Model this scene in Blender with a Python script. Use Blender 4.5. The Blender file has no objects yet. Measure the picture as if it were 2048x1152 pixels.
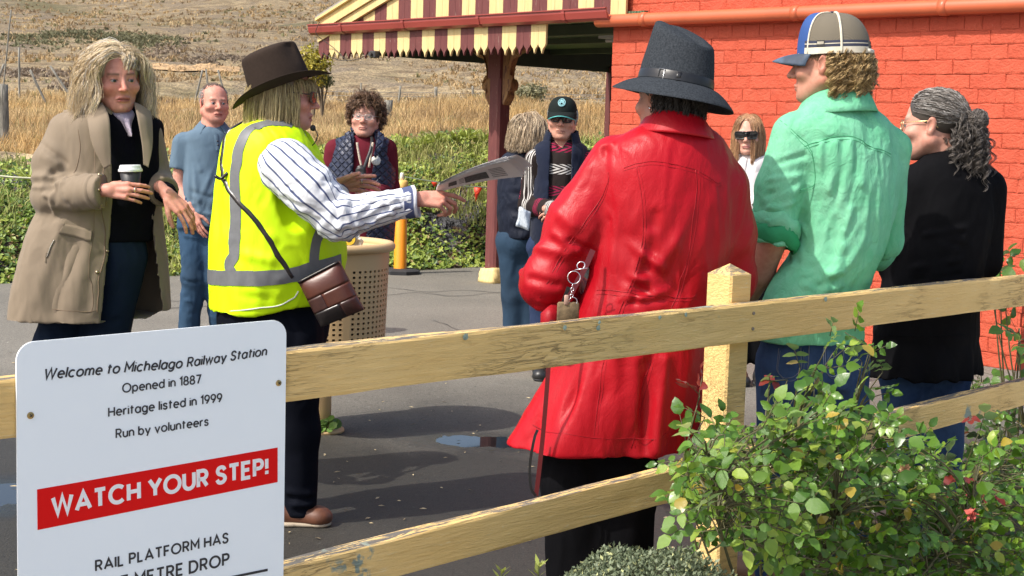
import bpy, bmesh, math, random
import numpy as np
from mathutils import Vector, Matrix
from mathutils.bvhtree import BVHTree
random.seed(7)
rng = np.random.default_rng(7)
R = math.radians
scene = bpy.context.scene
COL = scene.collection
# ------------------------------------------------------------------ camera
FPX = 2841.0            # focal length for a 2048 px wide frame
CAM = np.array([0.0, 0.0, 1.5])
PITCH = math.atan(315 / FPX)
ROLL = 0.030
_f = np.array([0, math.cos(PITCH), -math.sin(PITCH)])
_u0 = np.array([0, math.sin(PITCH), math.cos(PITCH)])
_r0 = np.array([1.0, 0, 0])
_r = math.cos(ROLL) * _r0 + math.sin(ROLL) * _u0
_u = -math.sin(ROLL) * _r0 + math.cos(ROLL) * _u0
cam_data = bpy.data.cameras.new('camera')
cam = bpy.data.objects.new('camera', cam_data)
COL.objects.link(cam)
cam_data.sensor_width = 36.0
cam_data.lens = 36.0 * FPX / 2048.0
cam_data.clip_start = 0.05
cam_data.clip_end = 3000
M4 = Matrix(((_r[0], _u[0], -_f[0], CAM[0]), (_r[1], _u[1], -_f[1], CAM[1]), (_r[2], _u[2], -_f[2], CAM[2]), (0, 0, 0, 1)))
cam.matrix_world = M4
scene.camera = cam
cam_data.dof.use_dof = False
# ------------------------------------------------------------------ light
SUN_AZ = math.atan2(-0.84, -0.54)      # direction towards the sun (x, y)
SUN_EL = R(50)
w = bpy.data.worlds.new('World')
scene.world = w
w.use_nodes = True
nt = w.node_tree
for n in list(nt.nodes):
 nt.nodes.remove(n)
wo = nt.nodes.new('ShaderNodeOutputWorld')
bg = nt.nodes.new('ShaderNodeBackground')
sk = nt.nodes.new('ShaderNodeTexSky')
sk.sky_type = 'NISHITA'
sk.sun_disc = False
sk.sun_elevation = SUN_EL
sk.sun_rotation = SUN_AZ
sk.air_density = 1.0
sk.dust_density = 4.0
sk.ozone_density = 1.0
bg.inputs['Strength'].default_value = 0.15
nt.links.new(sk.outputs[0], bg.inputs['Color'])
nt.links.new(bg.outputs[0], wo.inputs['Surface'])
sd = bpy.data.lights.new('sun', 'SUN')
sd.energy = 3.1
sd.angle = R(0.6)
sd.color = (1.0, 0.95, 0.87)
sun = bpy.data.objects.new('sun', sd)
COL.objects.link(sun)
_s = Vector((math.sin(SUN_AZ) * math.cos(SUN_EL), math.cos(SUN_AZ) * math.cos(SUN_EL), math.sin(SUN_EL)))
sun.rotation_euler = _s.to_track_quat('Z', 'Y').to_euler()
sun.location = (-6, -3, 9)
scene.view_settings.view_transform = 'Standard'
scene.view_settings.look = 'None'
scene.view_settings.exposure = 0.62
scene.view_settings.gamma = 1.0
scene.view_settings.use_curve_mapping = False
scene.render.engine = 'CYCLES'
scene.cycles.use_denoising = True
scene.cycles.max_bounces = 6
scene.cycles.diffuse_bounces = 3
scene.cycles.glossy_bounces = 3
scene.cycles.transmission_bounces = 4
scene.cycles.transparent_max_bounces = 6
# ------------------------------------------------------------------ place helpers
def ray(px, py):
 return _f + (px - 1024) / FPX * _r + (576 - py) / FPX * _u
def W(px, py, Y):
 """point at distance Y in front of the camera seen at photo position px, py"""
 d = ray(px, py)
 return CAM + d * (Y / d[1])
def G(px, py, z=0.0):
 d = ray(px, py)
 return CAM + d * ((z - CAM[2]) / d[2])
def S(Y):
 return FPX / Y
def nrm(v):
 v = np.asarray(v, float)
 return v / (np.linalg.norm(v, axis=-1, keepdims=True) + 1e-12)
# ------------------------------------------------------------------ objects
def link(o, parent=None):
 COL.objects.link(o)
 if parent is not None:
  o.parent = parent
 return o
def tag(o, label=None, cat=None, group=None, kind=None):
 if label: o['label'] = label
 if cat: o['category'] = cat
 if group: o['group'] = group
 if kind: o['kind'] = kind
 return o
def empty(name, loc, label=None, cat=None, group=None, kind=None):
 o = bpy.data.objects.new(name, None)
 o.location = tuple(float(c) for c in loc)
 o.empty_display_size = 0.1
 link(o)
 return tag(o, label, cat, group, kind)
def origin(parent):
 """world origin of a parent chain built only from translations"""
 p = np.zeros(3)
 while parent is not None:
  p += np.array(parent.location)
  parent = parent.parent
 return p
def mesh_data(name, V, F, mats, smooth=True, midx=None, attrs=None):
 me = bpy.data.meshes.new(name)
 V = np.asarray(V, dtype=np.float32)
 if isinstance(F, np.ndarray) and F.ndim == 2:
  n, k = F.shape
  me.vertices.add(len(V)); me.vertices.foreach_set('co', V.ravel())
  me.loops.add(n * k); me.loops.foreach_set('vertex_index', F.astype(np.int32).ravel())
  me.polygons.add(n)
  me.polygons.foreach_set('loop_start', np.arange(0, n * k, k, dtype=np.int32))
  me.update(calc_edges=True)
 else:
  me.from_pydata([tuple(map(float, v)) for v in V], [], [tuple(int(i) for i in f) for f in F])
  me.update()
 me.polygons.foreach_set('use_smooth', [bool(smooth)] * len(me.polygons))
 if not isinstance(mats, (list, tuple)):
  mats = [mats]
 for m in mats:
  me.materials.append(m)
 if midx is not None:
  me.polygons.foreach_set('material_index', np.asarray(midx, dtype=np.int32))
 if attrs:
  for k, a in attrs.items():
   a = np.asarray(a, dtype=np.float32)
   if a.ndim == 2:
    at = me.attributes.new(k, 'FLOAT_COLOR', 'POINT')
    c = np.ones((len(V), 4), dtype=np.float32); c[:, :3] = a[:, :3]
    at.data.foreach_set('color', c.ravel())
   else:
    at = me.attributes.new(k, 'FLOAT', 'POINT')
    at.data.foreach_set('value', a)
 me.update()
 return me
def mk(name, V, F, mats, parent=None, smooth=True, midx=None, attrs=None, local=False):
 """one mesh object; V in world space (shifted to the parent's origin) unless local"""
 V = np.asarray(V, dtype=np.float64)
 if parent is not None and not local:
  V = V - origin(parent)
 o = bpy.data.objects.new(name, mesh_data(name, V, F, mats, smooth, midx, attrs))
 return link(o, parent)
def thing(name, V, F, mats, label, cat, group=None, smooth=True, kind=None, base=None, **k):
 """top-level single mesh whose origin sits at its base"""
 V = np.asarray(V, float)
 if base is None:
  base = np.array([V[:, 0].mean(), V[:, 1].mean(), V[:, 2].min()])
 o = bpy.data.objects.new(name, mesh_data(name, V - base, F, mats, smooth, **k))
 o.location = tuple(base)
 link(o)
 return tag(o, label, cat, group, kind)
class MB:
 """collects pieces of one mesh"""
 def __init__(s):
  s.V = []; s.F = []; s.M = []; s.n = 0; s.C = []
 def add(s, V, F, m=0, col=None):
  V = np.asarray(V, float)
  s.V.append(V)
  s.F += [tuple(int(i) + s.n for i in f) for f in F]
  s.M += [m] * len(F)
  s.C.append(np.tile(np.asarray(col if col is not None else (1, 1, 1), float), (len(V), 1)) if np.ndim(col) < 2 else np.asarray(col))
  s.n += len(V)
  return s
 def box(s, c, size, rz=0.0, m=0, bevel=0.0):
  x, y, z = [d / 2 for d in size]
  if bevel > 0:
   b = min(bevel, x * .9, y * .9, z * .9)
   V = []
   for sx in (-1, 1):
    for sy in (-1, 1):
     for sz in (-1, 1):
      V += [(sx * x, sy * (y - b), sz * (z - b)), (sx * (x - b), sy * y, sz * (z - b)), (sx * (x - b), sy * (y - b), sz * z)]
   bm = bmesh.new()
   for v in V: bm.verts.new(v)
   bmesh.ops.convex_hull(bm, input=bm.verts)
   bm.verts.index_update()
   V = [v.co[:] for v in bm.verts]; F = [[v.index for v in f.verts] for f in bm.faces]
   bm.free()
  else:
   V = [(sx * x, sy * y, sz * z) for sx in (-1, 1) for sy in (-1, 1) for sz in (-1, 1)]
   F = [(0, 1, 3, 2), (4, 6, 7, 5), (0, 4, 5, 1), (2, 3, 7, 6), (0, 2, 6, 4), (1, 5, 7, 3)]
  V = np.array(V)
  cs, sn = math.cos(rz), math.sin(rz)
  V = np.stack([V[:, 0] * cs - V[:, 1] * sn, V[:, 0] * sn + V[:, 1] * cs, V[:, 2]], 1) + np.asarray(c, float)
  return s.add(V, F, m)
 def tube(s, pts, r, seg=8, m=0, cap=True):
  V, F = tube(pts, r, seg, cap)
  return s.add(V, F, m)
 def out(s):
  return np.concatenate(s.V), s.F, s.M
 def build(s, name, mats, parent=None, smooth=False):
  V, F, M = s.out()
  return mk(name, V, F, mats, parent, smooth, M)
 def build_thing(s, name, mats, label, cat, group=None, smooth=False, kind=None, base=None):
  V, F, M = s.out()
  return thing(name, V, F, mats, label, cat, group, smooth, kind, base, midx=M)
def frames(P):
 P = np.asarray(P, float)
 T = np.gradient(P, axis=0)
 T = nrm(T)
 ref = np.array([0, 0, 1.0]) if abs(T[0][2]) < .9 else np.array([1.0, 0, 0])
 N = np.zeros_like(P)
 n = ref - T[0] * np.dot(ref, T[0]); n = n / np.linalg.norm(n)
 for i in range(len(P)):
  n = n - T[i] * np.dot(n, T[i]); n = n / (np.linalg.norm(n) + 1e-12)
  N[i] = n
 return T, N, np.cross(T, N)
def tube(pts, r, seg=8, cap=True, flat=1.0):
 P = np.asarray(pts, float)
 T, N, B = frames(P)
 r = np.broadcast_to(np.asarray(r, float), (len(P),))
 a = np.linspace(0, 2 * math.pi, seg, endpoint=False)
 V = (P[:, None] + r[:, None, None] * (np.cos(a)[None, :, None] * N[:, None] + flat * np.sin(a)[None, :, None] * B[:, None])).reshape(-1, 3)
 F = []
 for i in range(len(P) - 1):
  for j in range(seg):
   k = (j + 1) % seg
   F.append((i * seg + j, i * seg + k, (i + 1) * seg + k, (i + 1) * seg + j))
 if cap:
  F.append(tuple(range(seg - 1, -1, -1)))
  F.append(tuple((len(P) - 1) * seg + j for j in range(seg)))
 return V, F
def smooth_path(pts, n=24):
 """Catmull-Rom through pts"""
 P = np.asarray(pts, float)
 P = np.vstack([2 * P[0] - P[1], P, 2 * P[-1] - P[-2]])
 m = len(P) - 3
 out = []
 for t in np.linspace(0, m, n):
  i = min(int(t), m - 1); u = t - i
  a, b, c, d = P[i], P[i + 1], P[i + 2], P[i + 3]
  out.append(.5 * (2 * b + (c - a) * u + (2 * a - 5 * b + 4 * c - d) * u * u + (3 * b - a - 3 * c + d) * u ** 3))
 return np.array(out)
def grid_faces(nu, nv, close_u=False):
 F = []
 for i in range(nu if close_u else nu - 1):
  i2 = (i + 1) % nu
  for j in range(nv - 1):
   F.append((i * nv + j, i2 * nv + j, i2 * nv + j + 1, i * nv + j + 1))
 return F
# vectorised value noise -------------------------------------------------
_perm = np.random.default_rng(3).random((64, 64, 64)).astype(np.float32)
def vnoise(P):
 P = np.asarray(P, dtype=np.float64)
 i = np.floor(P).astype(int); f = P - i
 f = f * f * (3 - 2 * f)
 i &= 63; j = (i + 1) & 63
 x0, y0, z0 = i[..., 0], i[..., 1], i[..., 2]; x1, y1, z1 = j[..., 0], j[..., 1], j[..., 2]
 fx, fy, fz = f[..., 0], f[..., 1], f[..., 2]
 def L(a, b, t): return a + (b - a) * t
 c = L(L(L(_perm[x0, y0, z0], _perm[x1, y0, z0], fx), L(_perm[x0, y1, z0], _perm[x1, y1, z0], fx), fy),
   L(L(_perm[x0, y0, z1], _perm[x1, y0, z1], fx), L(_perm[x0, y1, z1], _perm[x1, y1, z1], fx), fy), fz)
 return c * 2 - 1
def fbm(P, o=3):
 s = 0; a = 1
 P = np.asarray(P, float)
 for k in range(o):
  s = s + a * vnoise(P + 17.3 * k); P = P * 2.03; a *= .5
 return s
# ------------------------------------------------------------------ materials
MATS = {}
class NT:
 def __init__(s, name):
  s.m = bpy.data.materials.new(name); s.m.use_nodes = True
  s.t = s.m.node_tree; s.t.nodes.clear()
  s.o = s.n('ShaderNodeOutputMaterial')
  s.b = s.n('ShaderNodeBsdfPrincipled')
  s.l(s.b.outputs[0], s.o.inputs[0])
  s.tc = s.n('ShaderNodeTexCoord')
  MATS[name] = s.m
 def n(s, t, **k):
  x = s.t.nodes.new(t)
  for a, v in k.items(): setattr(x, a, v)
  return x
 def l(s, a, b): s.t.links.new(a, b)
 def set(s, **k):
  for a, v in k.items():
   i = s.b.inputs[a.replace('_', ' ')]
   if hasattr(v, 'node'): s.l(v, i)
   else: i.default_value = v if not (isinstance(v, tuple) and len(v) == 3 and i.type == 'RGBA') else (*v, 1)
  return s
 def obj(s, scale=(1, 1, 1), rot=(0, 0, 0), src='Object'):
  mp = s.n('ShaderNodeMapping')
  mp.inputs['Scale'].default_value = scale; mp.inputs['Rotation'].default_value = rot
  s.l(s.tc.outputs[src], mp.inputs[0])
  return mp.outputs[0]
 def along(s, ang, scale):
  """object space turned so that x runs along direction ang, then stretched"""
  mp = s.n('ShaderNodeMapping'); mp.vector_type = 'TEXTURE'
  mp.inputs['Rotation'].default_value = (0, 0, ang); mp.inputs['Scale'].default_value = tuple(1 / q for q in scale)
  s.l(s.tc.outputs['Object'], mp.inputs[0])
  return mp.outputs[0]
 def noise(s, scale=5, detail=3, rough=.5, dist=0, vec=None, out=0):
  x = s.n('ShaderNodeTexNoise')
  x.inputs['Scale'].default_value = scale; x.inputs['Detail'].default_value = detail
  x.inputs['Roughness'].default_value = rough; x.inputs['Distortion'].default_value = dist
  s.l(vec if vec is not None else s.tc.outputs['Object'], x.inputs['Vector'])
  return x.outputs[out]
 def vor(s, scale=5, vec=None, feature='F1', out='Distance', rnd=1):
  x = s.n('ShaderNodeTexVoronoi'); x.feature = feature
  x.inputs['Scale'].default_value = scale; x.inputs['Randomness'].default_value = rnd
  s.l(vec if vec is not None else s.tc.outputs['Object'], x.inputs['Vector'])
  return x.outputs[out]
 def wave(s, scale, dist=2, detail=2, vec=None, axis='X'):
  x = s.n('ShaderNodeTexWave'); x.bands_direction = axis
  x.inputs['Scale'].default_value = scale; x.inputs['Distortion'].default_value = dist; x.inputs['Detail'].default_value = detail
  s.l(vec if vec is not None else s.tc.outputs['Object'], x.inputs['Vector'])
  return x.outputs['Fac']
 def ramp(s, fac, stops, interp='LINEAR'):
  x = s.n('ShaderNodeValToRGB'); x.color_ramp.interpolation = interp
  e = x.color_ramp.elements
  while len(e) < len(stops): e.new(.5)
  for i, (p, c) in enumerate(stops):
   e[i].position = p
   c = (c, c, c) if not isinstance(c, tuple) else c
   e[i].color = (*c, 1)
  s.l(fac, x.inputs[0])
  return x.outputs[0]
 def mix(s, f, a, b, mode='MIX'):
  x = s.n('ShaderNodeMix', data_type='RGBA', blend_type=mode)
  for i, v in ((0, f), (6, a), (7, b)):
   if hasattr(v, 'node'): s.l(v, x.inputs[i])
   else: x.inputs[i].default_value = (*v, 1) if isinstance(v, tuple) else v
  return x.outputs[2]
 def math(s, op, a, b=0.0, c=None, clamp=False):
  x = s.n('ShaderNodeMath', operation=op); x.use_clamp = clamp
  for i, v in enumerate((a, b) if c is None else (a, b, c)):
   if hasattr(v, 'node'): s.l(v, x.inputs[i])
   else: x.inputs[i].default_value = v
  return x.outputs[0]
 def attr(s, name, out='Color'):
  x = s.n('ShaderNodeAttribute'); x.attribute_name = name
  return x.outputs[out]
 def bump(s, h, strength=.3, dist=.01, normal=None):
  x = s.n('ShaderNodeBump'); x.inputs['Strength'].default_value = strength; x.inputs['Distance'].default_value = dist
  s.l(h, x.inputs['Height'])
  if normal is not None: s.l(normal, x.inputs['Normal'])
  return x.outputs[0]
 def hsv(s, col, h=.5, sat=1., v=1.):
  x = s.n('ShaderNodeHueSaturation')
  for k, q in (('Hue', h), ('Saturation', sat), ('Value', v)):
   if hasattr(q, 'node'): s.l(q, x.inputs[k])
   else: x.inputs[k].default_value = q
  if hasattr(col, 'node'): s.l(col, x.inputs['Color'])
  else: x.inputs['Color'].default_value = (*col, 1)
  return x.outputs[0]
def simple(name, col, rough=.6, vary=.12, vscale=6, bump=.0, bscale=60, bdist=.002, metal=0., spec=.5, **k):
 if name in MATS: return MATS[name]
 s = NT(name)
 nz = s.noise(vscale, 4)
 a = tuple(c * (1 - vary) for c in col); b = tuple(min(1, c * (1 + vary)) for c in col)
 s.set(Base_Color=s.mix(s.ramp(nz, [(.3, 0.), (.7, 1.)]), a, b), Roughness=rough, Metallic=metal, Specular_IOR_Level=spec)
 if bump: s.set(Normal=s.bump(s.noise(bscale, 3), bump, bdist))
 for q, v in k.items(): s.set(**{q: v})
 return s.m
def fabric(name, col, rough=.85, vary=.1, wrinkle=.45, wscale=9, weave=260, sheen=.0, wdist=.012, spec=None, stretch=(1, 1, .55)):
 """cloth: soft creases, fine weave, slight fading"""
 if name in MATS: return MATS[name]
 s = NT(name)
 spec = (.25 if max(col) > .05 else .06) if spec is None else spec
 big = s.noise(3, 4)
 a = tuple(c * (1 - vary) for c in col); b = tuple(min(1, c * (1 + vary)) for c in col)
 s.set(Base_Color=s.mix(s.ramp(big, [(.3, 0.), (.7, 1.)]), a, b), Roughness=rough, Specular_IOR_Level=spec, Sheen_Weight=sheen)
 wr = s.noise(wscale, 3, .45, 1.2, vec=s.obj(stretch))
 cr = s.ramp(s.math('ABSOLUTE', s.math('SUBTRACT', s.noise(wscale * .7, 2, .5, .8, vec=s.obj((1, 1, .7), (.4, .5, .3))), .5)), [(0., 0.), (.16, 1.)])
 h = s.math('ADD', wr, s.math('MULTIPLY', cr, .25))
 nb = s.bump(h, wrinkle, wdist)
 s.set(Normal=s.bump(s.noise(weave, 1), .18, .0012, nb))
 return s.m
# ------------------------------------------------------------------ implicit shapes
def smin(a, b, k):
 h = np.clip(.5 + .5 * (b - a) / k, 0, 1)
 return b + (a - b) * h - k * h * (1 - h)
def smax(a, b, k):
 return -smin(-a, -b, k)
def U(k, *fs):
 def g(P):
  d = fs[0](P)
  for f in fs[1:]: d = smin(d, f(P), k)
  return d
 return g
def cut(f, g, k=.006):
 return lambda P: smax(f(P), -g(P), k)
def both(f, g, k=.004):
 return lambda P: smax(f(P), g(P), k)
def ell(c, r, M=None):
 c = np.asarray(c, float); r = np.asarray(r, float)
 def g(P):
  q = P - c
  if M is not None: q = q @ M
  k0 = np.linalg.norm(q / r, axis=1); k1 = np.linalg.norm(q / r ** 2, axis=1) + 1e-9
  return np.where(k0 < .2, -r.min() * (1 - k0), k0 * (k0 - 1) / k1)
 return g
def cone(a, b, ra, rb):
 a = np.asarray(a, float); b = np.asarray(b, float); ab = b - a; L2 = ab @ ab + 1e-12
 def g(P):
  q = P - a
  t = np.clip((q @ ab) / L2, 0, 1)
  return np.linalg.norm(q - t[:, None] * ab, axis=1) - (ra + (rb - ra) * t)
 return g
def chain(pts, rs, k=.02):
 return U(k, *[cone(pts[i], pts[i + 1], rs[i], rs[i + 1]) for i in range(len(pts) - 1)])
def plane(p, n):
 p = np.asarray(p, float); n = nrm(n)
 return lambda P: (P - p) @ n
def shell(f, t):
 return lambda P: np.abs(f(P) + t / 2) - t / 2
def xf(f, o, M):
 """f in local coordinates; columns of M are the local axes in world"""
 o = np.asarray(o, float); M = np.asarray(M, float)
 return lambda P: f((P - o) @ M)
def axes(a):
 """columns right, facing, up for a facing angle in degrees: 0 away from camera, 90 photo right, 180 to camera"""
 a = R(a)
 return np.array([[math.cos(a), math.sin(a), 0], [-math.sin(a), math.cos(a), 0], [0, 0, 1]])
def rotx(a):
 c, s = math.cos(R(a)), math.sin(R(a)); return np.array([[1, 0, 0], [0, c, -s], [0, s, c]])
def roty(a):
 c, s = math.cos(R(a)), math.sin(R(a)); return np.array([[c, 0, s], [0, 1, 0], [-s, 0, c]])
def rotz(a):
 c, s = math.cos(R(a)), math.sin(R(a)); return np.array([[c, -s, 0], [s, c, 0], [0, 0, 1]])
def loft(keys, ang, mod=None, top=True, n=2.0):
 """stack of ellipses: keys (z, x, y, r_side, r_front) in world, turned to facing angle ang"""
 K = np.array(sorted(keys), float)
 zz = np.linspace(K[0, 0], K[-1, 0], 160)
 D = smooth_path(K, 240)
 o = np.argsort(D[:, 0]); D = D[o]
 T = np.stack([np.interp(zz, D[:, 0], D[:, i]) for i in range(1, 5)], 1)
 M = axes(ang)[:2, :2]
 z0, z1 = zz[0], zz[-1]
 def g(P):
  z = P[:, 2]
  t = np.clip((z - z0) / (z1 - z0), 0, 1) * 159
  i = np.minimum(t.astype(int), 158); u = (t - i)[:, None]
  q = T[i] * (1 - u) + T[i + 1] * u
  l = (P[:, :2] - q[:, :2]) @ M
  a, b = l[:, 0] / q[:, 2], l[:, 1] / q[:, 3]
  rr = (np.abs(a) ** n + np.abs(b) ** n) ** (1 / n) if n != 2 else np.sqrt(a * a + b * b)
  if mod is not None:
   rr = rr / (1 + mod(np.arctan2(l[:, 0], l[:, 1]), z))
  d = (rr - 1) * np.minimum(q[:, 2], q[:, 3])
  return np.maximum(d, np.maximum(z0 - z, z - z1))
 return g
def keys_px(Y, rows, ang, dy=0.0):
 """rows (py, px centre, half width px, front radius m) -> loft keys; half width is what the photo shows"""
 out = []
 c, s = abs(math.cos(R(ang))), abs(math.sin(R(ang)))
 for row in rows:
  py, px, hw, rf = row[:4]
  off = row[4] if len(row) > 4 else 0
  p = W(px, py, Y + dy + off)
  h = hw / S(Y)
  if c > .6:
   rs = math.sqrt(max(h * h - (rf * s) ** 2, (.4 * h) ** 2)) / c
   out.append((p[2], p[0], p[1], rs, rf))
  else:                       # seen from the side: the half width is the front radius, rf the side radius
   rfr = math.sqrt(max(h * h - (rf * c) ** 2, (.4 * h) ** 2)) / s
   out.append((p[2], p[0], p[1], rf, rfr))
 return out
def nets(f, lo, hi, h, smooth=2):
 """mesh the zero level of f inside the box lo..hi at cell size h"""
 lo = np.asarray(lo, float); hi = np.asarray(hi, float)
 B = 4
 nb = np.maximum(np.ceil((hi - lo) / (h * B)).astype(int), 1)
 bc = np.stack(np.meshgrid(*[lo[i] + (np.arange(nb[i]) + .5) * h * B - .5 * h for i in range(3)], indexing='ij'), -1).reshape(-1, 3)
 cd = f(bc)
 act = np.abs(cd) < h * B * 2.2
 n = nb * B
 vals = np.repeat(np.repeat(np.repeat(cd.reshape(nb), B, 0), B, 1), B, 2).astype(np.float32)
 ai = np.argwhere(act.reshape(nb))
 off = np.stack(np.meshgrid(*[np.arange(B)] * 3, indexing='ij'), -1).reshape(-1, 3)
 idx = (ai[:, None] * B + off[None]).reshape(-1, 3)
 for s in range(0, len(idx), 400000):
  q = idx[s:s + 400000]
  vals[q[:, 0], q[:, 1], q[:, 2]] = f(lo + q * h)
 vals[0] = np.maximum(vals[0], h); vals[-1] = np.maximum(vals[-1], h)
 vals[:, 0] = np.maximum(vals[:, 0], h); vals[:, -1] = np.maximum(vals[:, -1], h)
 vals[:, :, 0] = np.maximum(vals[:, :, 0], h); vals[:, :, -1] = np.maximum(vals[:, :, -1], h)
 ins = vals < 0
 c = np.zeros((n[0] - 1, n[1] - 1, n[2] - 1), np.int8)
 for a in (0, 1):
  for b in (0, 1):
   for d in (0, 1):
    c += ins[a:n[0] - 1 + a, b:n[1] - 1 + b, d:n[2] - 1 + d]
 A = np.argwhere((c > 0) & (c < 8))
 cid = np.full(c.shape, -1, np.int64); cid[A[:, 0], A[:, 1], A[:, 2]] = np.arange(len(A))
 pos = np.zeros((len(A), 3)); cnt = np.zeros(len(A))
 C8 = [(a, b, d) for a in (0, 1) for b in (0, 1) for d in (0, 1)]
 for p in C8:
  for ax in range(3):
   if p[ax]: continue
   q = list(p); q[ax] = 1
   v0 = vals[A[:, 0] + p[0], A[:, 1] + p[1], A[:, 2] + p[2]]; v1 = vals[A[:, 0] + q[0], A[:, 1] + q[1], A[:, 2] + q[2]]
   x = (v0 < 0) != (v1 < 0)
   t = np.where(x, v0 / np.where(x, v0 - v1, 1), 0)
   e = np.tile(np.array(p, float), (len(A), 1)); e[:, ax] += t
   pos += np.where(x[:, None], e, 0); cnt += x
 V = lo + (A + pos / cnt[:, None]) * h
 Fs = []
 for ax in range(3):
  a1, a2 = (ax + 1) % 3, (ax + 2) % 3
  sl0 = [slice(None)] * 3; sl1 = [slice(None)] * 3
  sl0[ax] = slice(0, -1); sl1[ax] = slice(1, None)
  d = ins[tuple(sl0)].astype(np.int8) - ins[tuple(sl1)].astype(np.int8)
  E = np.argwhere(d != 0)
  E = E[(E[:, a1] > 0) & (E[:, a2] > 0) & (E[:, a1] < n[a1] - 1) & (E[:, a2] < n[a2] - 1)]
  if not len(E): continue
  sg = d[E[:, 0], E[:, 1], E[:, 2]]
  def cell(o1, o2):
   q = E.copy(); q[:, a1] += o1; q[:, a2] += o2
   return cid[q[:, 0], q[:, 1], q[:, 2]]
  Q = np.stack([cell(-1, -1), cell(0, -1), cell(0, 0), cell(-1, 0)], 1)
  Q[sg < 0] = Q[sg < 0][:, ::-1]
  Fs.append(Q)
 F = np.concatenate(Fs)
 F = F[(F >= 0).all(1)]
 V = relax(V, F, smooth)
 return V, F
def relax(V, F, it, lam=.5):
 if not it: return V
 e = np.concatenate([F[:, [0, 1]], F[:, [1, 2]], F[:, [2, 3]], F[:, [3, 0]]])
 e = np.concatenate([e, e[:, ::-1]])
 cnt = np.bincount(e[:, 0], minlength=len(V))[:, None] + 1e-9
 for _ in range(it):
  s = np.stack([np.bincount(e[:, 0], weights=V[e[:, 1], i], minlength=len(V)) for i in range(3)], 1)
  V = V + lam * (s / cnt - V)
 return V
def normals(V, F):
 a, b, c, d = (V[F[:, i]] for i in range(4))
 n = np.cross(c - a, d - b)
 N = np.zeros_like(V)
 for i in range(4):
  for k in range(3):
   N[:, k] += np.bincount(F[:, i], weights=n[:, k], minlength=len(V))
 return nrm(N)
def seg_dist(P, pts):
 best = np.full(len(P), 9.);
 for a, b in zip(pts[:-1], pts[1:]):
  a = np.asarray(a, float); b = np.asarray(b, float); ab = b - a
  t = np.clip(((P - a) @ ab) / (ab @ ab + 1e-12), 0, 1)
  best = np.minimum(best, np.linalg.norm(P - a - t[:, None] * ab, axis=1))
 return best
def fold_disp(V, N, folds):
 """folds: list of (points, width, height); ridges (height>0) and valleys (height<0) along 3-D lines"""
 D = np.zeros(len(V))
 for pts, wd, hgt in folds:
  d = seg_dist(V, pts)
  D += hgt * np.exp(-(d / wd) ** 2) * 1.25 - .5 * hgt * np.exp(-(d / (2.2 * wd)) ** 2)
 return V + N * D[:, None]
def crumple(V, N, amp=.006, sc=(9, 9, 5), seed=0, ridge=True, zmask=None):
 q = V * np.array(sc) + seed * 7.7
 wob = np.stack([fbm(q * .5 + 3, 2), fbm(q * .5 + 11, 2), fbm(q * .5 + 23, 2)], 1)
 n = fbm(q + wob * 1.1, 3)
 if ridge:
  n = (.45 - 2 * np.abs(n)) * .75 + n * .3
  m_ = fbm(V * np.array(sc) * 2.3 + wob * 1.6 + seed * 3.1, 2)
  gate = np.clip(.5 + fbm(q * .6 + 31, 2) * 1.6, 0, 1)
  n = n * 1.2 + gate * (.3 - 1.6 * np.abs(m_)) * .30
 a = amp if zmask is None else amp * zmask(V)
 return V + N * (a * n)[:, None]
def bvh_of(V, F):
 return BVHTree.FromPolygons([tuple(v) for v in V], [tuple(map(int, f)) for f in F])
def strip(bvh, pts, width, off=.003, n=60, k=5, thick=True):
 """a band of cloth or tape laid on a surface along pts (snapped to it)"""
 P = smooth_path(pts, n) if len(pts) > 2 else np.linspace(pts[0], pts[-1], n)
 Q = []; Ns = []
 for p in P:
  l, nn, i, d = bvh.find_nearest(Vector(p))
  Q.append(l); Ns.append(nn)
 Q = np.array(Q); Ns = np.array(Ns)
 for _ in range(2):
  Ns[1:-1] = (Ns[:-2] + Ns[1:-1] * 2 + Ns[2:]) / 4; Q[1:-1] = (Q[:-2] + Q[1:-1] * 2 + Q[2:]) / 4
 T = nrm(np.gradient(Q, axis=0)); Ns = nrm(Ns); B = nrm(np.cross(T, Ns))
 wv = np.broadcast_to(np.asarray(width, float), (n,)) if np.ndim(width) == 0 else np.interp(np.linspace(0, 1, n), np.linspace(0, 1, len(width)), width)
 V = []
 for i in range(n):
  for s in np.linspace(-.5, .5, k):
   p = Q[i] + B[i] * s * wv[i] + Ns[i] * .01
   l, nn, ii, d = bvh.find_nearest(Vector(p))
   l = np.array(l)
   e = 0.0 if (thick and abs(s) > .49) else off
   V.append(l + nrm(np.array(nn) + Ns[i]) * e)
 return np.array(V), grid_faces(n, k)
def seam(bvh, pts, r=.0022, off=0.0, n=60):
 P = smooth_path(pts, n) if len(pts) > 2 else np.linspace(pts[0], pts[-1], n)
 Q = []
 for p in P:
  l, nn, i, d = bvh.find_nearest(Vector(p))
  Q.append(np.array(l) + np.array(nn) * off)
 Q = np.array(Q)
 for _ in range(3): Q[1:-1] = (Q[:-2] + 2 * Q[1:-1] + Q[2:]) / 4
 return tube(Q, r, 5)
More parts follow.
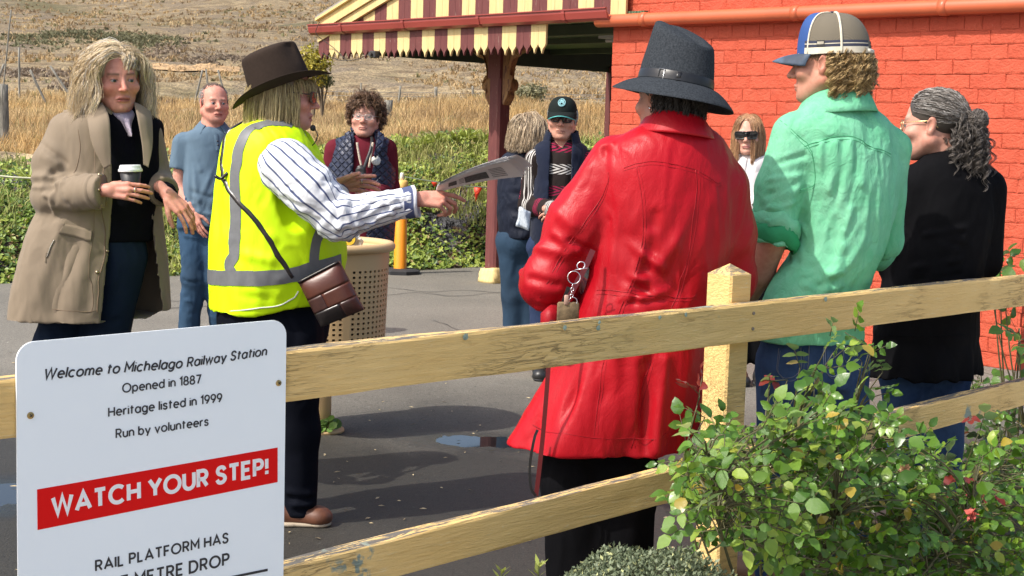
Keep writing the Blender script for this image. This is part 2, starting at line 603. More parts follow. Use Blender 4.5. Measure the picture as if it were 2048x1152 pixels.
# ================================================================== THE SETTING
# platform edge and bank profile ---------------------------------------------
_ep = [G(-500, 590), G(0, 566), G(400, 548), G(800, 541), G(1000, 531), G(1220, 521), G(1600, 505), G(2400, 480)]
_eX = np.array([p[0] for p in _ep]); _eY = np.array([p[1] for p in _ep])
def edgeY(X): return np.interp(X, _eX, _eY)
_bx = np.array([-9, -6., -4.6, -2.4, -1.0, 0., 1.2, 4.]); _bh = np.array([.95, 1.02, 1.05, 1.24, 1.46, 1.44, 1.3, 1.15])
BANK = 3.3
def bankH(X): return np.interp(X, _bx, _bh)
def ground_z(X, Y):
 X = np.asarray(X, float); Y = np.asarray(Y, float)
 s = Y - edgeY(X)
 t = np.clip(s / BANK, 0, 1)
 b = bankH(X) * (1 - (1 - t) ** 1.6)
 P = np.stack([X, Y, np.zeros_like(X)], -1)
 bumps = .10 * fbm(P * .9, 3) * np.clip(s / .6, 0, 1)
 f = np.clip(s - BANK, 0, 40)
 h = np.clip(Y - 58, 0, None)
 z = -.03 + b + bumps + f * .028 + np.where(h > 0, .105 * h + 4.e-5 * h * h, 0) + np.clip(h / 60, 0, 1) * (1.6 * fbm(P * .035, 3) + .0)
 z = z + np.clip((Y - 20) / 20, 0, 1) * .18 * fbm(P * .35 + 5, 2) + np.clip((X + 40) / 120, -.5, 2) * np.clip(h / 100, 0, 1) * 2.5
 return z
def ground_at(px, py):
 d = ray(px, py)
 for t in np.geomspace(12, 900, 900):
  p = CAM + d * (t / d[1])
  if p[2] < ground_z(np.array([p[0]]), np.array([p[1]]))[0]: return p
 return CAM + d * (300 / d[1])
ys = np.concatenate([np.linspace(-25, 11, 14), np.linspace(11.5, 22, 90), np.geomspace(22.2, 1100, 150)])
us = np.linspace(-1, 1, 141)
TX = us[None, :] * (9 + .72 * np.abs(ys)[:, None] + .0); TY = np.repeat(ys[:, None], len(us), 1)
TZ = ground_z(TX, TY)
TV = np.stack([TX, TY, TZ], -1).reshape(-1, 3)
n_u = len(us)
ii = np.arange(len(ys) - 1)[:, None] * n_u + np.arange(n_u - 1)[None, :]
TF = np.stack([ii, ii + 1, ii + n_u + 1, ii + n_u], -1).reshape(-1, 4)
sb = (TY - edgeY(TX)).reshape(-1)
m = NT('terrain')
vec = m.tc.outputs['Object']
n1 = m.noise(.05, 5, .6, .5); n2 = m.noise(.9, 4, .6, .3, vec=m.obj((.6, 1, 1))); n3 = m.noise(7, 3, .6); n4 = m.noise(.22, 4, .6, 1)
dry = m.mix(m.ramp(n2, [(.32, 0.), (.62, 1.)]), (.24, .17, .10), (.52, .40, .225))
dry = m.mix(m.ramp(n3, [(.38, 0.), (.62, 1.)]), m.hsv(dry, .5, .9, .62), m.hsv(dry, .5, 1, 1.12))
heath = m.mix(m.ramp(n3, [(.35, 0.), (.65, 1.)]), (.17, .13, .09), (.40, .32, .22))
grn = m.mix(n3, (.07, .085, .035), (.20, .19, .09))
far = m.mix(m.ramp(n4, [(.48, 0.), (.62, 1.)]), dry, heath)
far = m.mix(m.ramp(n1, [(.55, 0.), (.66, 1.)]), far, m.mix(.6, far, grn))
soil = m.mix(m.ramp(m.noise(3.2, 4), [(.45, 0.), (.55, 1.)]), (.105, .105, .11), (.22, .14, .08))
soil = m.mix(m.ramp(n3, [(.4, 0.), (.6, 1.)]), m.hsv(soil, .5, 1, .6), soil)
far = m.mix(m.attr('heath', 'Fac'), far, m.hsv(far, .5, .95, .72))
col = m.mix(m.attr('bank', 'Fac'), far, soil)
m.set(Base_Color=col, Roughness=.95, Specular_IOR_Level=.1, Normal=m.bump(m.math('ADD', m.noise(.7, 6, .7), m.math('MULTIPLY', n3, .3)), 1.0, .5))
bankmask = np.clip(1 - (sb - BANK - .2) / .5, 0, 1)
o = mk('terrain_hill', TV, TF, m.m, smooth=True, attrs={'bank': bankmask, 'heath': np.clip((TY.reshape(-1) - 48) / 40, 0, 1)})
tag(o, kind='structure')
# asphalt platform -------------------------------------------------------------
m = NT('asphalt')
ag = m.vor(230, feature='F1'); ag2 = m.noise(120, 2, .7)
base = m.mix(m.ramp(ag2, [(.3, 0.), (.7, 1.)]), (.10, .092, .076), (.29, .27, .225))
spk = m.noise(34, 3, .75)
base = m.mix(m.ramp(spk, [(.36, 0.), (.46, 1.), (.56, 1.)]), m.hsv(base, .5, 1, .62), base)
base = m.mix(m.ramp(spk, [(.66, 0.), (.70, 1.)]), base, (.48, .46, .42))
stain = m.noise(.8, 5, .6, .5)
base = m.mix(m.ramp(stain, [(.35, 0.), (.7, 1.)]), m.hsv(base, .5, 1, .78), base)
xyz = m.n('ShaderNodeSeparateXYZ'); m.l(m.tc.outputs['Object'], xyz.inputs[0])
near_line = m.math('ADD', xyz.outputs['Y'], m.math('MULTIPLY', m.math('SUBTRACT', m.noise(.7, 4, .6), .5), 3.2))
near_dark = m.ramp(m.math('MULTIPLY_ADD', near_line, -.45, 3.85, clamp=True), [(0., 0.), (1., 1.)])  # asphalt turns darker and smoother towards the camera, with a ragged edge
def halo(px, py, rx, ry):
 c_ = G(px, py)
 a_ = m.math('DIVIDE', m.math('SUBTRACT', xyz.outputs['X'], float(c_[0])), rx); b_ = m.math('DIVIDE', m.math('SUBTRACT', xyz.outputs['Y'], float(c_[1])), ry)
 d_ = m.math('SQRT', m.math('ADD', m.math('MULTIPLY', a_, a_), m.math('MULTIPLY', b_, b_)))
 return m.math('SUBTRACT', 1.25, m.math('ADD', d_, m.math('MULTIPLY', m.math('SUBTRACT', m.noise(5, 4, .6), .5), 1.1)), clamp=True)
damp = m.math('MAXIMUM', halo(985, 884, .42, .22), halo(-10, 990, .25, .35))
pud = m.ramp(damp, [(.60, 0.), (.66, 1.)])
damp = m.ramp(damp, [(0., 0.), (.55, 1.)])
base2 = m.mix(near_dark, base, m.hsv(base, .5, 1.2, .17))
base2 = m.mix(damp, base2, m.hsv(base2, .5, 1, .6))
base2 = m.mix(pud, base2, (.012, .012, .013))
m.set(Base_Color=base2, Roughness=m.mix(pud, m.mix(damp, m.mix(near_dark, (.9, .9, .9), (.66, .66, .66)), (.30, .30, .30)), (.03, .03, .03)), Specular_IOR_Level=.5)
bn = m.n('ShaderNodeBump'); bn.inputs['Distance'].default_value = .006
m.l(m.math('ADD', ag2, m.math('MULTIPLY', m.noise(14, 3), .8)), bn.inputs['Height']); m.l(m.math('MULTIPLY_ADD', pud, -.5, .5), bn.inputs['Strength'])
m.set(Normal=bn.outputs[0])
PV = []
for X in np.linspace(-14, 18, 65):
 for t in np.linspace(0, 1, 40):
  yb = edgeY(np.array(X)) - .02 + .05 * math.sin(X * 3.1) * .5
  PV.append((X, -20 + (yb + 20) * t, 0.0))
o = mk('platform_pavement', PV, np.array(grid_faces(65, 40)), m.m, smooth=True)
tag(o, kind='structure')
# unseen pale gravel sheet, added to bounce light onto sign and rails
m = NT('bounce_gravel'); g_ = m.noise(90, 3, .7)
m.set(Base_Color=m.mix(g_, (.30, .27, .22), (.46, .42, .36)), Roughness=.95, Normal=m.bump(g_, .6, .01))
fq = np.array([(575 - 1024) / FPX * 3.0, 3.0]); fdv = nrm([.7456, .6664]); fnv = np.array([fdv[1], -fdv[0]])
PV = [(*(fq + fdv * t + fnv * o_), .005) for t in (-9, 14) for o_ in (.42, 14)]
o = mk('bounce_ground', PV, [(0, 1, 3, 2)], m.m, smooth=False); tag(o, kind='structure')
# cracks: thin recessed-looking tar lines laid on the pavement
tar = simple('tar_crack', (.03, .03, .03), .8)
mb = MB()
for pts in ([(780, 575), (850, 583), (930, 580), (1010, 586)], [(775, 590), (840, 585), (905, 592), (1000, 584)],
   [(250, 626), (330, 617), (420, 612)], [(0, 632), (60, 628), (150, 634)], [(330, 600), (400, 607)], [(860, 640), (930, 660), (1010, 655)]):
 P = smooth_path([G(*q, .005) for q in pts], 30)
 P[:, 1] += .03 * fbm(P * 6, 2); P[:, 0] += .03 * fbm(P * 6 + 9, 2)
 wv = .006 + .006 * np.abs(fbm(P * 4, 2))
 V = []
 for i, p in enumerate(P):
  V += [p + (0, -wv[i], 0), p + (0, wv[i], 0)]
 mb.add(V, [(2 * i, 2 * i + 2, 2 * i + 3, 2 * i + 1) for i in range(len(P) - 1)])
o = mb.build('pavement_cracks', tar); tag(o, kind='structure')
# litter: dry leaves and grass bits on the pavement
m = simple('dry_litter', (.42, .34, .2), .9, .4, 40)
mb = MB()
r2 = np.random.default_rng(5)
for i in range(260):
 px, py = r2.uniform(20, 1350), r2.uniform(700, 1140)
 c = G(px, py, .006)
 if c[1] < 4.3: continue
 a = r2.uniform(0, 6.3); L = r2.uniform(.006, .02) ; wd = r2.uniform(.002, .006)
 d = np.array([math.cos(a), math.sin(a), 0]); e = np.array([-d[1], d[0], 0])
 mb.add([c - d * L, c + e * wd + (0, 0, .003), c + d * L, c - e * wd], [(0, 1, 2, 3)])
o = mb.build('leaf_litter', m); tag(o, 'scattered dry leaf bits on the dark asphalt', 'litter', kind='stuff')
# bank ground cover ---------------------------------------------------------------
def leafcards(P, N, size, col, name, matl, label, cat, rg, aspect=.7, fold=.25):
 """many small folded leaves (4 triangles each) as one mesh"""
 n = len(P)
 d = nrm(np.cross(N, nrm(rg.normal(size=(n, 3)))))
 b = np.cross(N, d)
 L = size[:, None]
 p0 = P; p3 = P + d * L
 mid = P + d * L * .5
 p1 = mid + b * L * aspect * .5 + N * L * fold * .5; p2 = mid - b * L * aspect * .5 + N * L * fold * .5
 V = np.stack([p0, p1, p3, p2], 1).reshape(-1, 3)
 k = np.arange(n)[:, None] * 4
 F = np.concatenate([k + np.array([[0, 2, 1]]), k + np.array([[0, 3, 2]])])
 C = np.repeat(col, 4, 0)
 o = mk(name, V, F, matl, smooth=False, attrs={'Col': C})
 tag(o, label, cat, kind='stuff')
 return o
def leaf_mat(name, rough=.45, trans=.25):
 if name in MATS: return MATS[name]
 s = NT(name)
 c = s.attr('Col')
 s.set(Base_Color=c, Roughness=rough, Specular_IOR_Level=.35)
 tr = s.n('ShaderNodeBsdfTranslucent'); s.l(s.hsv(c, .49, 1.1, 1.5), tr.inputs[0])
 mx = s.n('ShaderNodeMixShader'); mx.inputs[0].default_value = trans
 s.l(s.b.outputs[0], mx.inputs[1]); s.l(tr.outputs[0], mx.inputs[2]); s.l(mx.outputs[0], s.o.inputs[0])
 return s.m
rg = np.random.default_rng(11)
n = 130000
X = rg.uniform(-7.5, 5.5, n); s_ = rg.uniform(-.025, 1, n) ** 1.0 * BANK
Y = edgeY(X) + s_
P = np.stack([X, Y, ground_z(X, Y)], 1)
q = P * np.array([1, 1, .5])
dens = fbm(q * .75 + 2, 3)
bare = np.exp(-(((X + .62) / .38) ** 2 + ((s_ - 1.0) / .75) ** 2))           # earth scar behind the outstretched arm
mat_ = np.exp(-(((X + 1.15) / .7) ** 2 + ((s_ - 2.35) / .55) ** 2)) + np.exp(-(((X + 4.9) / .7) ** 2 + ((s_ - 2.6) / .8) ** 2)) + .6 * np.exp(-(((X + 5.6) / .5) ** 2 + ((s_ - 1.4) / .8) ** 2))
keep = (dens > -.62) & (rg.random(n) > 1.35 * bare + 1.05 * mat_)
keep &= ~((s_ > BANK * .86) & (rg.random(n) < .75))
P = P[keep]; k = len(P)
clump = fbm(P * np.array([3.2, 3.2, 3.2]), 3)
P[:, 2] += np.abs(clump) * .10 + rg.random(k) * .03
slope = nrm(np.stack([rg.normal(0, .55, k), -.55 + rg.normal(0, .5, k), np.full(k, .75)], 1))
g1 = np.array([.17, .26, .045]); g2 = np.array([.40, .46, .09]); g3 = np.array([.07, .12, .03])
t = np.clip(.5 + .6 * fbm(P * 1.3 + 4, 3) + rg.normal(0, .22, k), 0, 1)[:, None]
colr = g1 * (1 - t) + g2 * t
u_ = (rg.random(k) < .3)[:, None]; colr = np.where(u_, g3 * 1.3, colr)
u_ = (rg.random(k) < .05)[:, None]; colr = np.where(u_, np.array([.34, .27, .10]), colr)
leafcards(P, slope, rg.uniform(.03, .07, k), colr, 'ground_cover', leaf_mat('ground_cover_leaf'), 'creeping green ground cover on the bank behind the platform', 'ground cover', rg)
n = 5200
X = rg.uniform(-7.5, 4.5, n); s_ = rg.uniform(0.0, 1.0, n) * BANK; Y = edgeY(X) + s_
P = np.stack([X, Y, ground_z(X, Y)], 1)
gk = fbm(P * .9 + 12, 3) > .05
P = P[gk]
tg = rg.random((len(P), 1)); GC = np.array([.20, .25, .06]) * (1 - tg) + np.array([.46, .44, .17]) * tg
BANK_GRASS = (P, GC)
# brighter rosettes along the crest of the bank
mb = MB(); C = []
for (px, py) in ((840, 268), (800, 262), (868, 285), (900, 282), (930, 262), (118, 365), (125, 378), (60, 362), (700, 285), (1010, 262), (965, 300)):
 Y0 = 17.0
 c = W(px, py, Y0); c[1] = edgeY(c[0]) + 2.7; c[2] = float(ground_z(c[0], c[1])) + .05
 if px < 150: c = W(px, py, 14.0)
 for i in range(26):
  a = rg.uniform(0, 6.28); el = rg.uniform(.2, 1.2); L = rg.uniform(.10, .24)
  d = np.array([math.cos(a) * math.cos(el), math.sin(a) * math.cos(el), math.sin(el)]); e = np.array([-math.sin(a), math.cos(a), 0]) * .022
  mb.add([c - e * .6, c + e * .6, c + d * L * .6 + e + (0, 0, .01), c + d * L - (0, 0, L * .12), c + d * L * .6 - e + (0, 0, .01)], [(0, 1, 2, 3, 4)], col=np.array([.34, .40, .10]) * rg.uniform(.7, 1.2))
V, F, M_ = mb.out()
o = mk('bank_plant_rosettes', V, F, leaf_mat('ground_cover_leaf'), smooth=False, attrs={'Col': np.concatenate(mb.C)})
tag(o, 'pale green leafy rosettes along the crest of the bank', 'plants', kind='stuff')
# dry grass -------------------------------------------------------------------------
def grass(P, h, nb, wd, cols, name, label, rg, lean=.35):
 n = len(P); k = n * nb
 base = np.repeat(P, nb, 0) + np.stack([rg.normal(0, 1, k), rg.normal(0, 1, k), np.zeros(k)], 1) * np.repeat(h, nb)[:, None] * .28
 H = np.repeat(h, nb) * rg.uniform(.5, 1.15, k)
 ln = np.stack([rg.normal(.05, lean, k), rg.normal(0, lean, k), np.ones(k)], 1)
 tip = base + nrm(ln) * H[:, None]
 mid = base + nrm(ln * np.array([.5, .5, 1])) * H[:, None] * .55
 e = np.stack([np.ones(k), rg.normal(0, .5, k), np.zeros(k)], 1) * (np.repeat(wd, nb) * .5)[:, None]
 V = np.stack([base - e, base + e, mid + e * .8, tip, mid - e * .8], 1).reshape(-1, 3)
 i = np.arange(k)[:, None] * 5
 F = np.concatenate([i + np.array([[0, 1, 2]]), i + np.array([[0, 2, 4]]), i + np.array([[4, 2, 3]])])
 C = np.repeat(np.repeat(cols, nb, 0) * rg.uniform(.7, 1.25, (k, 1)), 5, 0)
 o = mk(name, V, F, leaf_mat('dry_grass_blade', .8, .2), smooth=False, attrs={'Col': C})
 return tag(o, label, 'grass', kind='stuff')
gold = np.array([.52, .35, .15]); straw = np.array([.58, .43, .22]); brown = np.array([.32, .22, .115]); olive = np.array([.24, .22, .09])
def gcols(P, rg, f=.5):
 t = np.clip(.55 + .9 * fbm(P * np.array([.5, 1.1, 0]) * f, 3) + rg.normal(0, .15, len(P)), 0, 1)[:, None]
 c = brown * (1 - t) + gold * t
 u = np.clip(fbm(P * .3 + 9, 2) * 1.5, 0, 1)[:, None]
 c = c * (1 - u) + straw * u
 v = (rg.random(len(P)) < .08)[:, None]
 return np.where(v, olive, c)
n = 16000
Y = rg.uniform(0, 1, n) ** 1.4 * 42 + 17.2
X = rg.uniform(-.44, .42, n) * (Y + 2)
kp = Y > edgeY(X) + BANK - .25
X, Y = X[kp], Y[kp]
P = np.stack([X, Y, ground_z(X, Y) - .02], 1)
tl = .20 + .16 * np.clip(fbm(P * .4, 2) + .5, 0, 1.4)
tl = tl * np.where(Y < edgeY(X) + BANK + 1.5, .75, 1.0) * np.clip(.8 + Y / 90, .8, 1.4)
grass(P, tl, 9, .004 + Y * .0003, gcols(P, rg), 'dry_grass_field', 'golden dry grass of the field behind the bank', rg)
n = 26000
Y = 50 + rg.uniform(0, 1, n) ** 1.5 * 260
X = rg.uniform(-.43, .30, n) * Y
P = np.stack([X, Y, ground_z(X, Y) - .05], 1)
mask = fbm(P * np.array([.12, .2, 0]), 3) > -.35
P = P[mask]
cc = gcols(P, rg, .15) * .74 + .03
grass(P, rg.uniform(.13, .30, len(P)) * (1 + P[:, 1] / 260), 5, .02 + P[:, 1] * .0007, cc, 'hillside_grass_tussocks', 'pale dry tussocks scattered over the hillside', rg, .6)
grass(BANK_GRASS[0], rg.uniform(.10, .26, len(BANK_GRASS[0])), 7, np.full(len(BANK_GRASS[0]), .010), BANK_GRASS[1], 'bank_grass', 'rough green and yellow grass tufts among the bank ground cover', rg, .7)
# dark scrub streaks on the hill
n = 1500
cx = rg.choice(8, n)
ctr = [(60, 75, 260), (150, 72, 260), (235, 80, 220), (300, 78, 240), (70, 150, 95), (200, 168, 85), (330, 110, 150), (420, 118, 150)]
V0 = []; cg = [ground_at(a_, b_) for a_, b_, _ in ctr]
for i in range(n):
 px, py, Y0 = ctr[cx[i]]
 p0 = cg[cx[i]]; yy = p0[1] * (1 + rg.normal(0, .02)); xx = (px + rg.normal(0, 38) - 1024) / FPX * yy
 V0.append((xx, yy, float(ground_z(xx, yy))))
P = np.array(V0)
cc = np.where((cx < 4)[:, None], np.array([.16, .155, .085]), np.array([.23, .18, .13])) * rg.uniform(.7, 1.3, (n, 1))
grass(P, rg.uniform(.2, .42, n) * (.4 + P[:, 1] / 220), 6, .03 + P[:, 1] * .0009, cc, 'hillside_scrub', 'dark low scrub in streaks across the hillside', rg, .8)
# earth cut on the hill (orange clay scar)
m = simple('clay_earth', (.40, .26, .13), .95, .3, 1.2, 1., 3, .3)
V = []
for i, px in enumerate(np.linspace(285, 470, 40)):
 for j, dz in enumerate((0, .5, 1.0, 1.35)):
  if i == 0 and j == 0: gp0 = ground_at(378, 146)
  if j == 0: gp_ = np.array([(px - 1024) / FPX * gp0[1], gp0[1] * (1 + .004 * math.sin(i * .35)), 0])
  yy = gp_[1] + j * .012 * gp_[1]; X0 = gp_[0] * yy / gp_[1]
  V.append((X0, yy, float(ground_z(X0, yy)) + .08 + dz * .0010 * gp_[1] * (.6 + .5 * float(fbm(np.array([[i * .7, j, 1.]]), 2)[0])) * min(1, i / 5, (39 - i) / 5)))
o = mk('clay_scar', V, grid_faces(40, 4), m, smooth=False); tag(o, kind='structure')
# field fences ----------------------------------------------------------------------
m_grey = NT('weathered_wood')
g = m_grey.noise(6, 5, .6, 1, vec=m_grey.obj((6, 6, .6)))
m_grey.set(Base_Color=m_grey.mix(m_grey.ramp(g, [(.35, 0.), (.65, 1.)]), (.10, .095, .08), (.34, .32, .27)), Roughness=.9, Normal=m_grey.bump(g, .8, .02))
def field_post(px, ytop, Y, r, label, sink=.3, tilt=0, group=None):
 top = W(px, ytop, Y); b = np.array([top[0] - tilt, top[1], float(ground_z(top[0], top[1])) - sink])
 P = np.linspace(b, top, 7)
 V, F = tube(P, r * (1 + .05 * np.sin(np.arange(7) * 2.)), 9)
 V += .12 * r * fbm(V * 9, 2)[:, None]
 return thing('fence_post', V, F, m_grey.m, label, 'fence post', group, base=b + (0, 0, sink))
field_post(6, 168, 19.0, .075, 'thick grey timber fence post at the left edge of the photo')
field_post(777, 200, 27.0, .085, 'weathered grey timber post behind the navy quilted vest and maroon top')
for i, (px, yt, Y) in enumerate(((588, 165, 62), (722, 166, 62), (801, 172, 60), (872, 174, 60), (945, 172, 62), (1078, 174, 58))):
 field_post(px, yt, Y, (.04, .035, .05, .07, .045, .12)[i], ('thin far fence post left of the veranda gutter end', 'thin far fence post above the head of the person in maroon', 'thin far fence post just right of the weathered timber post',
    'pale far fence post left of the veranda post', 'slim far fence post beside the veranda post', 'stout grey strainer post seen under the veranda roof')[i], tilt=(0, 0, .1, 0, -.05, 0)[i])
for i, (px, yt, Y, tl) in enumerate(((22, 20, 62, .4), (38, 95, 45, 0), (60, 140, 40, -.6), (100, 132, 40, -1.0), (8, 128, 40, .5), (405, 140, 48, .4), (412, 138, 50, -.2), (436, 140, 50, -.5))):
 field_post(px, yt, Y, .035, 'thin crooked stake on the hillside, ' + ('tallest, near the left edge', 'short and upright, left of the trench coat', 'leaning right, left of the trench coat', 'leaning right, nearest the trench coat', 'leaning at the left edge',
    'left of three behind the blue polo shirt', 'middle of three behind the blue polo shirt', 'right of three behind the blue polo shirt')[i], tilt=tl)
mw = simple('fence_wire', (.25, .23, .2), .5, metal=.6)
mb = MB()
for dz in (182, 190):
 P = [W(px, dz + .012 * (px - 560), 61) for px in np.linspace(480, 1230, 30)]
 mb.tube(P, .012, 4)
mb.build_thing('wire_fence', mw, 'thin wire strands of the far field fence', 'wire fence')
# shrubs on the field ------------------------------------------------------------------
def shrub(px, py, Y, rx, rz, ncol, name, label, nl=1500, size=.1, seed=1):
 r3 = np.random.default_rng(seed)
 c = W(px, py, Y); gz = float(ground_z(c[0], c[1]))
 root = empty(name, (c[0], c[1], gz), label, 'shrub')
 mb = MB()
 for i in range(9):
  a = r3.uniform(0, 6.28); e = c + np.array([math.cos(a) * rx * .7, math.sin(a) * rx * .7, r3.uniform(-.2, .8) * rz])
  P = smooth_path([(c[0], c[1], gz - .1), (c[0] + .2 * (e[0] - c[0]), c[1] + .2 * (e[1] - c[1]), gz + .4 * (e[2] - gz)), e], 8)
  mb.tube(P, np.linspace(.035, .008, 8), 5)
 mb.build('stem', simple('shrub_bark', (.16, .12, .08), .9), root, True)
 d = nrm(r3.normal(size=(nl, 3))); rr = r3.random(nl) ** .45
 rad = 1 + .35 * fbm(d * 2.2 + seed, 3)
 P = c + d * (rr * rad)[:, None] * np.array([rx, rx, rz])
 N = nrm(d + r3.normal(0, .6, (nl, 3)) + (0, 0, .4))
 t = np.clip(.5 + .7 * fbm(P * 3.5 / rx, 2) + r3.normal(0, .15, nl), 0, 1)[:, None]
 C = np.array(ncol[0]) * (1 - t) + np.array(ncol[1]) * t
 L = r3.uniform(.6, 1.2, nl)[:, None] * size
 dd = nrm(np.cross(N, nrm(r3.normal(size=(nl, 3))))); bb = np.cross(N, dd)
 V = np.stack([P, P + dd * L * .5 + bb * L * .3 + N * L * .1, P + dd * L, P + dd * L * .5 - bb * L * .3 + N * L * .1], 1).reshape(-1, 3)
 k = np.arange(nl)[:, None] * 4
 mk('foliage', V, np.concatenate([k + np.array([[0, 1, 2]]), k + np.array([[0, 2, 3]])]), leaf_mat('shrub_leaf'), root, False, attrs={'Col': np.repeat(C, 4, 0)})
shrub(628, 128, 34, .42, .42, ((.16, .15, .02), (.46, .40, .06)), 'yellow_shrub', 'yellow-green shrub behind the brown hat brim', 1700, .09, 2)
shrub(645, 160, 34.5, .25, .18, ((.07, .09, .03), (.16, .17, .06)), 'green_shrub', 'small dark green shrub under the yellow-green shrub', 700, .08, 3)
shrub(1060, 186, 52, .7, .35, ((.14, .14, .07), (.26, .24, .13)), 'grey_shrub', 'grey-green bush beside the strainer post under the veranda', 900, .14, 4)
# ================================================================== THE STATION BUILDING
A2 = W(1223, 150, 12.1)[:2]; B2 = W(2039, 700, 9.4)[:2]
wd_ = nrm(B2 - A2)                       # along the wall, towards the photo's right and the camera
WL = float(np.linalg.norm(B2 - A2))
wn_ = np.array([wd_[1], -wd_[0]])        # out of the wall, towards the camera
if wn_ @ A2 > 0: wn_ = -wn_
def wp(s, z, off=0.0):
 p = A2 + wd_ * s + wn_ * off
 return np.array([p[0], p[1], z])
station = empty('station_building', (*A2, 0), 'orange-red painted brick station building with striped cream and maroon veranda', 'building')
m = NT('painted_brick')
nz = m.noise(2.2, 5, .6); fine = m.noise(60, 4, .65); inf = m.n('ShaderNodeObjectInfo')
c = m.mix(m.ramp(nz, [(.3, 0.), (.7, 1.)]), (.47, .074, .036), (.54, .098, .049))
c = m.mix(m.math('MULTIPLY', inf.outputs['Random'], .5), c, (.46, .066, .033))
c = m.mix(m.ramp(m.noise(18, 5, .7), [(.66, 0.), (.74, 1.)]), c, (.58, .17, .10))
big_ = m.noise(1.1, 6, .65, .6)
c = m.mix(m.math('MULTIPLY', m.ramp(big_, [(.42, 0.), (.68, 1.)]), .55), c, (.50, .125, .075))
c = m.mix(m.math('MULTIPLY', m.ramp(m.noise(5, 6, .75, .8), [(.60, 0.), (.72, 1.)]), .5), c, (.33, .055, .032))
c = m.mix(m.ramp(m.noise(46, 4, .7), [(.72, 0.), (.75, 1.)]), c, (.62, .40, .30))
m.set(Base_Color=c, Roughness=.68, Specular_IOR_Level=.25, Normal=m.bump(m.math('ADD', m.math('MULTIPLY', fine, .6), m.noise(14, 5, .65)), .8, .014))
brick_m = m.m
H_W = 3.4
wallobj = MB()
th = .35
def quadbox(s0, s1, z0, z1, o0, o1):
 V = [wp(s, z, o) for s in (s0, s1) for o in (o0, o1) for z in (z0, z1)]
 F = [(0, 1, 3, 2), (4, 6, 7, 5), (0, 4, 5, 1), (2, 3, 7, 6), (0, 2, 6, 4), (1, 5, 7, 3)]
 return V, F
wallobj.add(*quadbox(.012, WL - .012, 0, H_W, -.0045, -.35))
wallobj.add(*quadbox(.012, .35, 0, H_W, -.351, -6))
wallobj.add(*quadbox(WL - .35, WL - .012, 0, H_W, -.351, -6))
wall = wallobj.build('brick_wall', brick_m, station)
# bricks: stretcher courses with a header course now and then, each a mesh of its own
course = .0985; bl = .262
r4 = np.random.default_rng(21)
variants = {}
def brick_mesh(L, v, side=False):
 key = (round(L, 2), v)
 if key in variants: return variants[key]
 rr = np.random.default_rng(v * 13 + int(L * 100))
 nx = 7 if L > .2 else 5; nzv = 4
 g = .0042 ; hh = course / 2 - .0026
 V = []; F = []
 xs = np.concatenate([[-L / 2 + g / 2], np.linspace(-L / 2 + g / 2 + .009, L / 2 - g / 2 - .009, nx - 2), [L / 2 - g / 2]]); zs = np.array([-hh, -hh + .008, hh - .008, hh])
 off = rr.uniform(0, 100)
 for x in xs:
  for z in zs:
   edge = (x in (xs[0], xs[-1])) or (z in (zs[0], zs[-1]))
   o_ = (.0020 if not edge else -.0006) + .0026 * float(fbm(np.array([[x * 22 + off, z * 22, v]]), 2)[0])
   V.append((x + (.004 * rr.normal() if not edge else .0018 * rr.normal()), o_, z + (.002 * rr.normal() if edge else .003 * rr.normal())))
 F = [tuple(reversed(f)) for f in grid_faces(nx, nzv)]
 n0 = len(V)
 ring = [i * nzv for i in range(nx)] + [(nx - 1) * nzv + j for j in range(1, nzv)] + [i * nzv + nzv - 1 for i in range(nx - 2, -1, -1)] + [j for j in range(nzv - 2, 0, -1)]
 for i in ring: V.append((V[i][0], -.03, V[i][2]))
 for a in range(len(ring)):
  b = (a + 1) % len(ring)
  F.append((ring[a], ring[b], n0 + b, n0 + a))
 me = mesh_data('brick', V, F, brick_m, False)
 variants[key] = me
 return me
ry = math.atan2(wd_[1], wd_[0])
specs = []
for j in range(int(H_W / course)):
 z = (j + .5) * course
 header = (j % 5 == 3)
 L = bl / 2 if header else bl
 x = -(.5 * bl if j % 2 else .0) - (.25 * bl if header else 0)
 while x < WL:
  a, b = max(x, 0.0), min(x + L, WL)
  if b - a > .05: specs.append((.5 * (a + b), z, b - a))
  x += L
def bpx(s, z):
 p = wp(s, z) - CAM
 d = p @ _f
 return 1024 + FPX * (p @ _r) / d, 576 - FPX * (p @ _u) / d, d
def vis_score(s, z):
 x, y, d = bpx(s, z)
 if not (1200 < x < 2070 and -20 < y < 790): return -1
 hidden = (1240 < x < 1430 and 45 < y < 235) or (1200 < x < 1480 and y > 255 - 0) or (1540 < x < 1800 and y > 180) or (1590 < x < 1745 and 30 < y < 190) or (1800 < x < 1990 and y > 185)
 return (0 if hidden else 100) + 30 / d
specs.sort(key=lambda q: -vis_score(q[0], q[1]))
mbr = MB()
for k, (s, z, L) in enumerate(specs):
 me = brick_mesh(L if L < bl - .01 else bl, k % 5)
 tilt = r4.normal(0, .006)
 off = r4.normal(0, .002)
 if k < 300 and vis_score(s, z) > 0:
  o = bpy.data.objects.new('brick', me)
  p = wp(s, z, off - .0) - origin(wall)
  o.location = tuple(p); o.rotation_euler = (tilt, tilt * .5, ry + math.pi)
  link(o, wall)
 else:
  co = np.array([v.co for v in me.vertices])
  cs, sn = math.cos(ry + math.pi), math.sin(ry + math.pi)
  q = np.stack([co[:, 0] * cs - co[:, 1] * sn, co[:, 0] * sn + co[:, 1] * cs, co[:, 2]], 1) + wp(s, z, off)
  mbr.add(q, [tuple(p.vertices) for p in me.polygons])
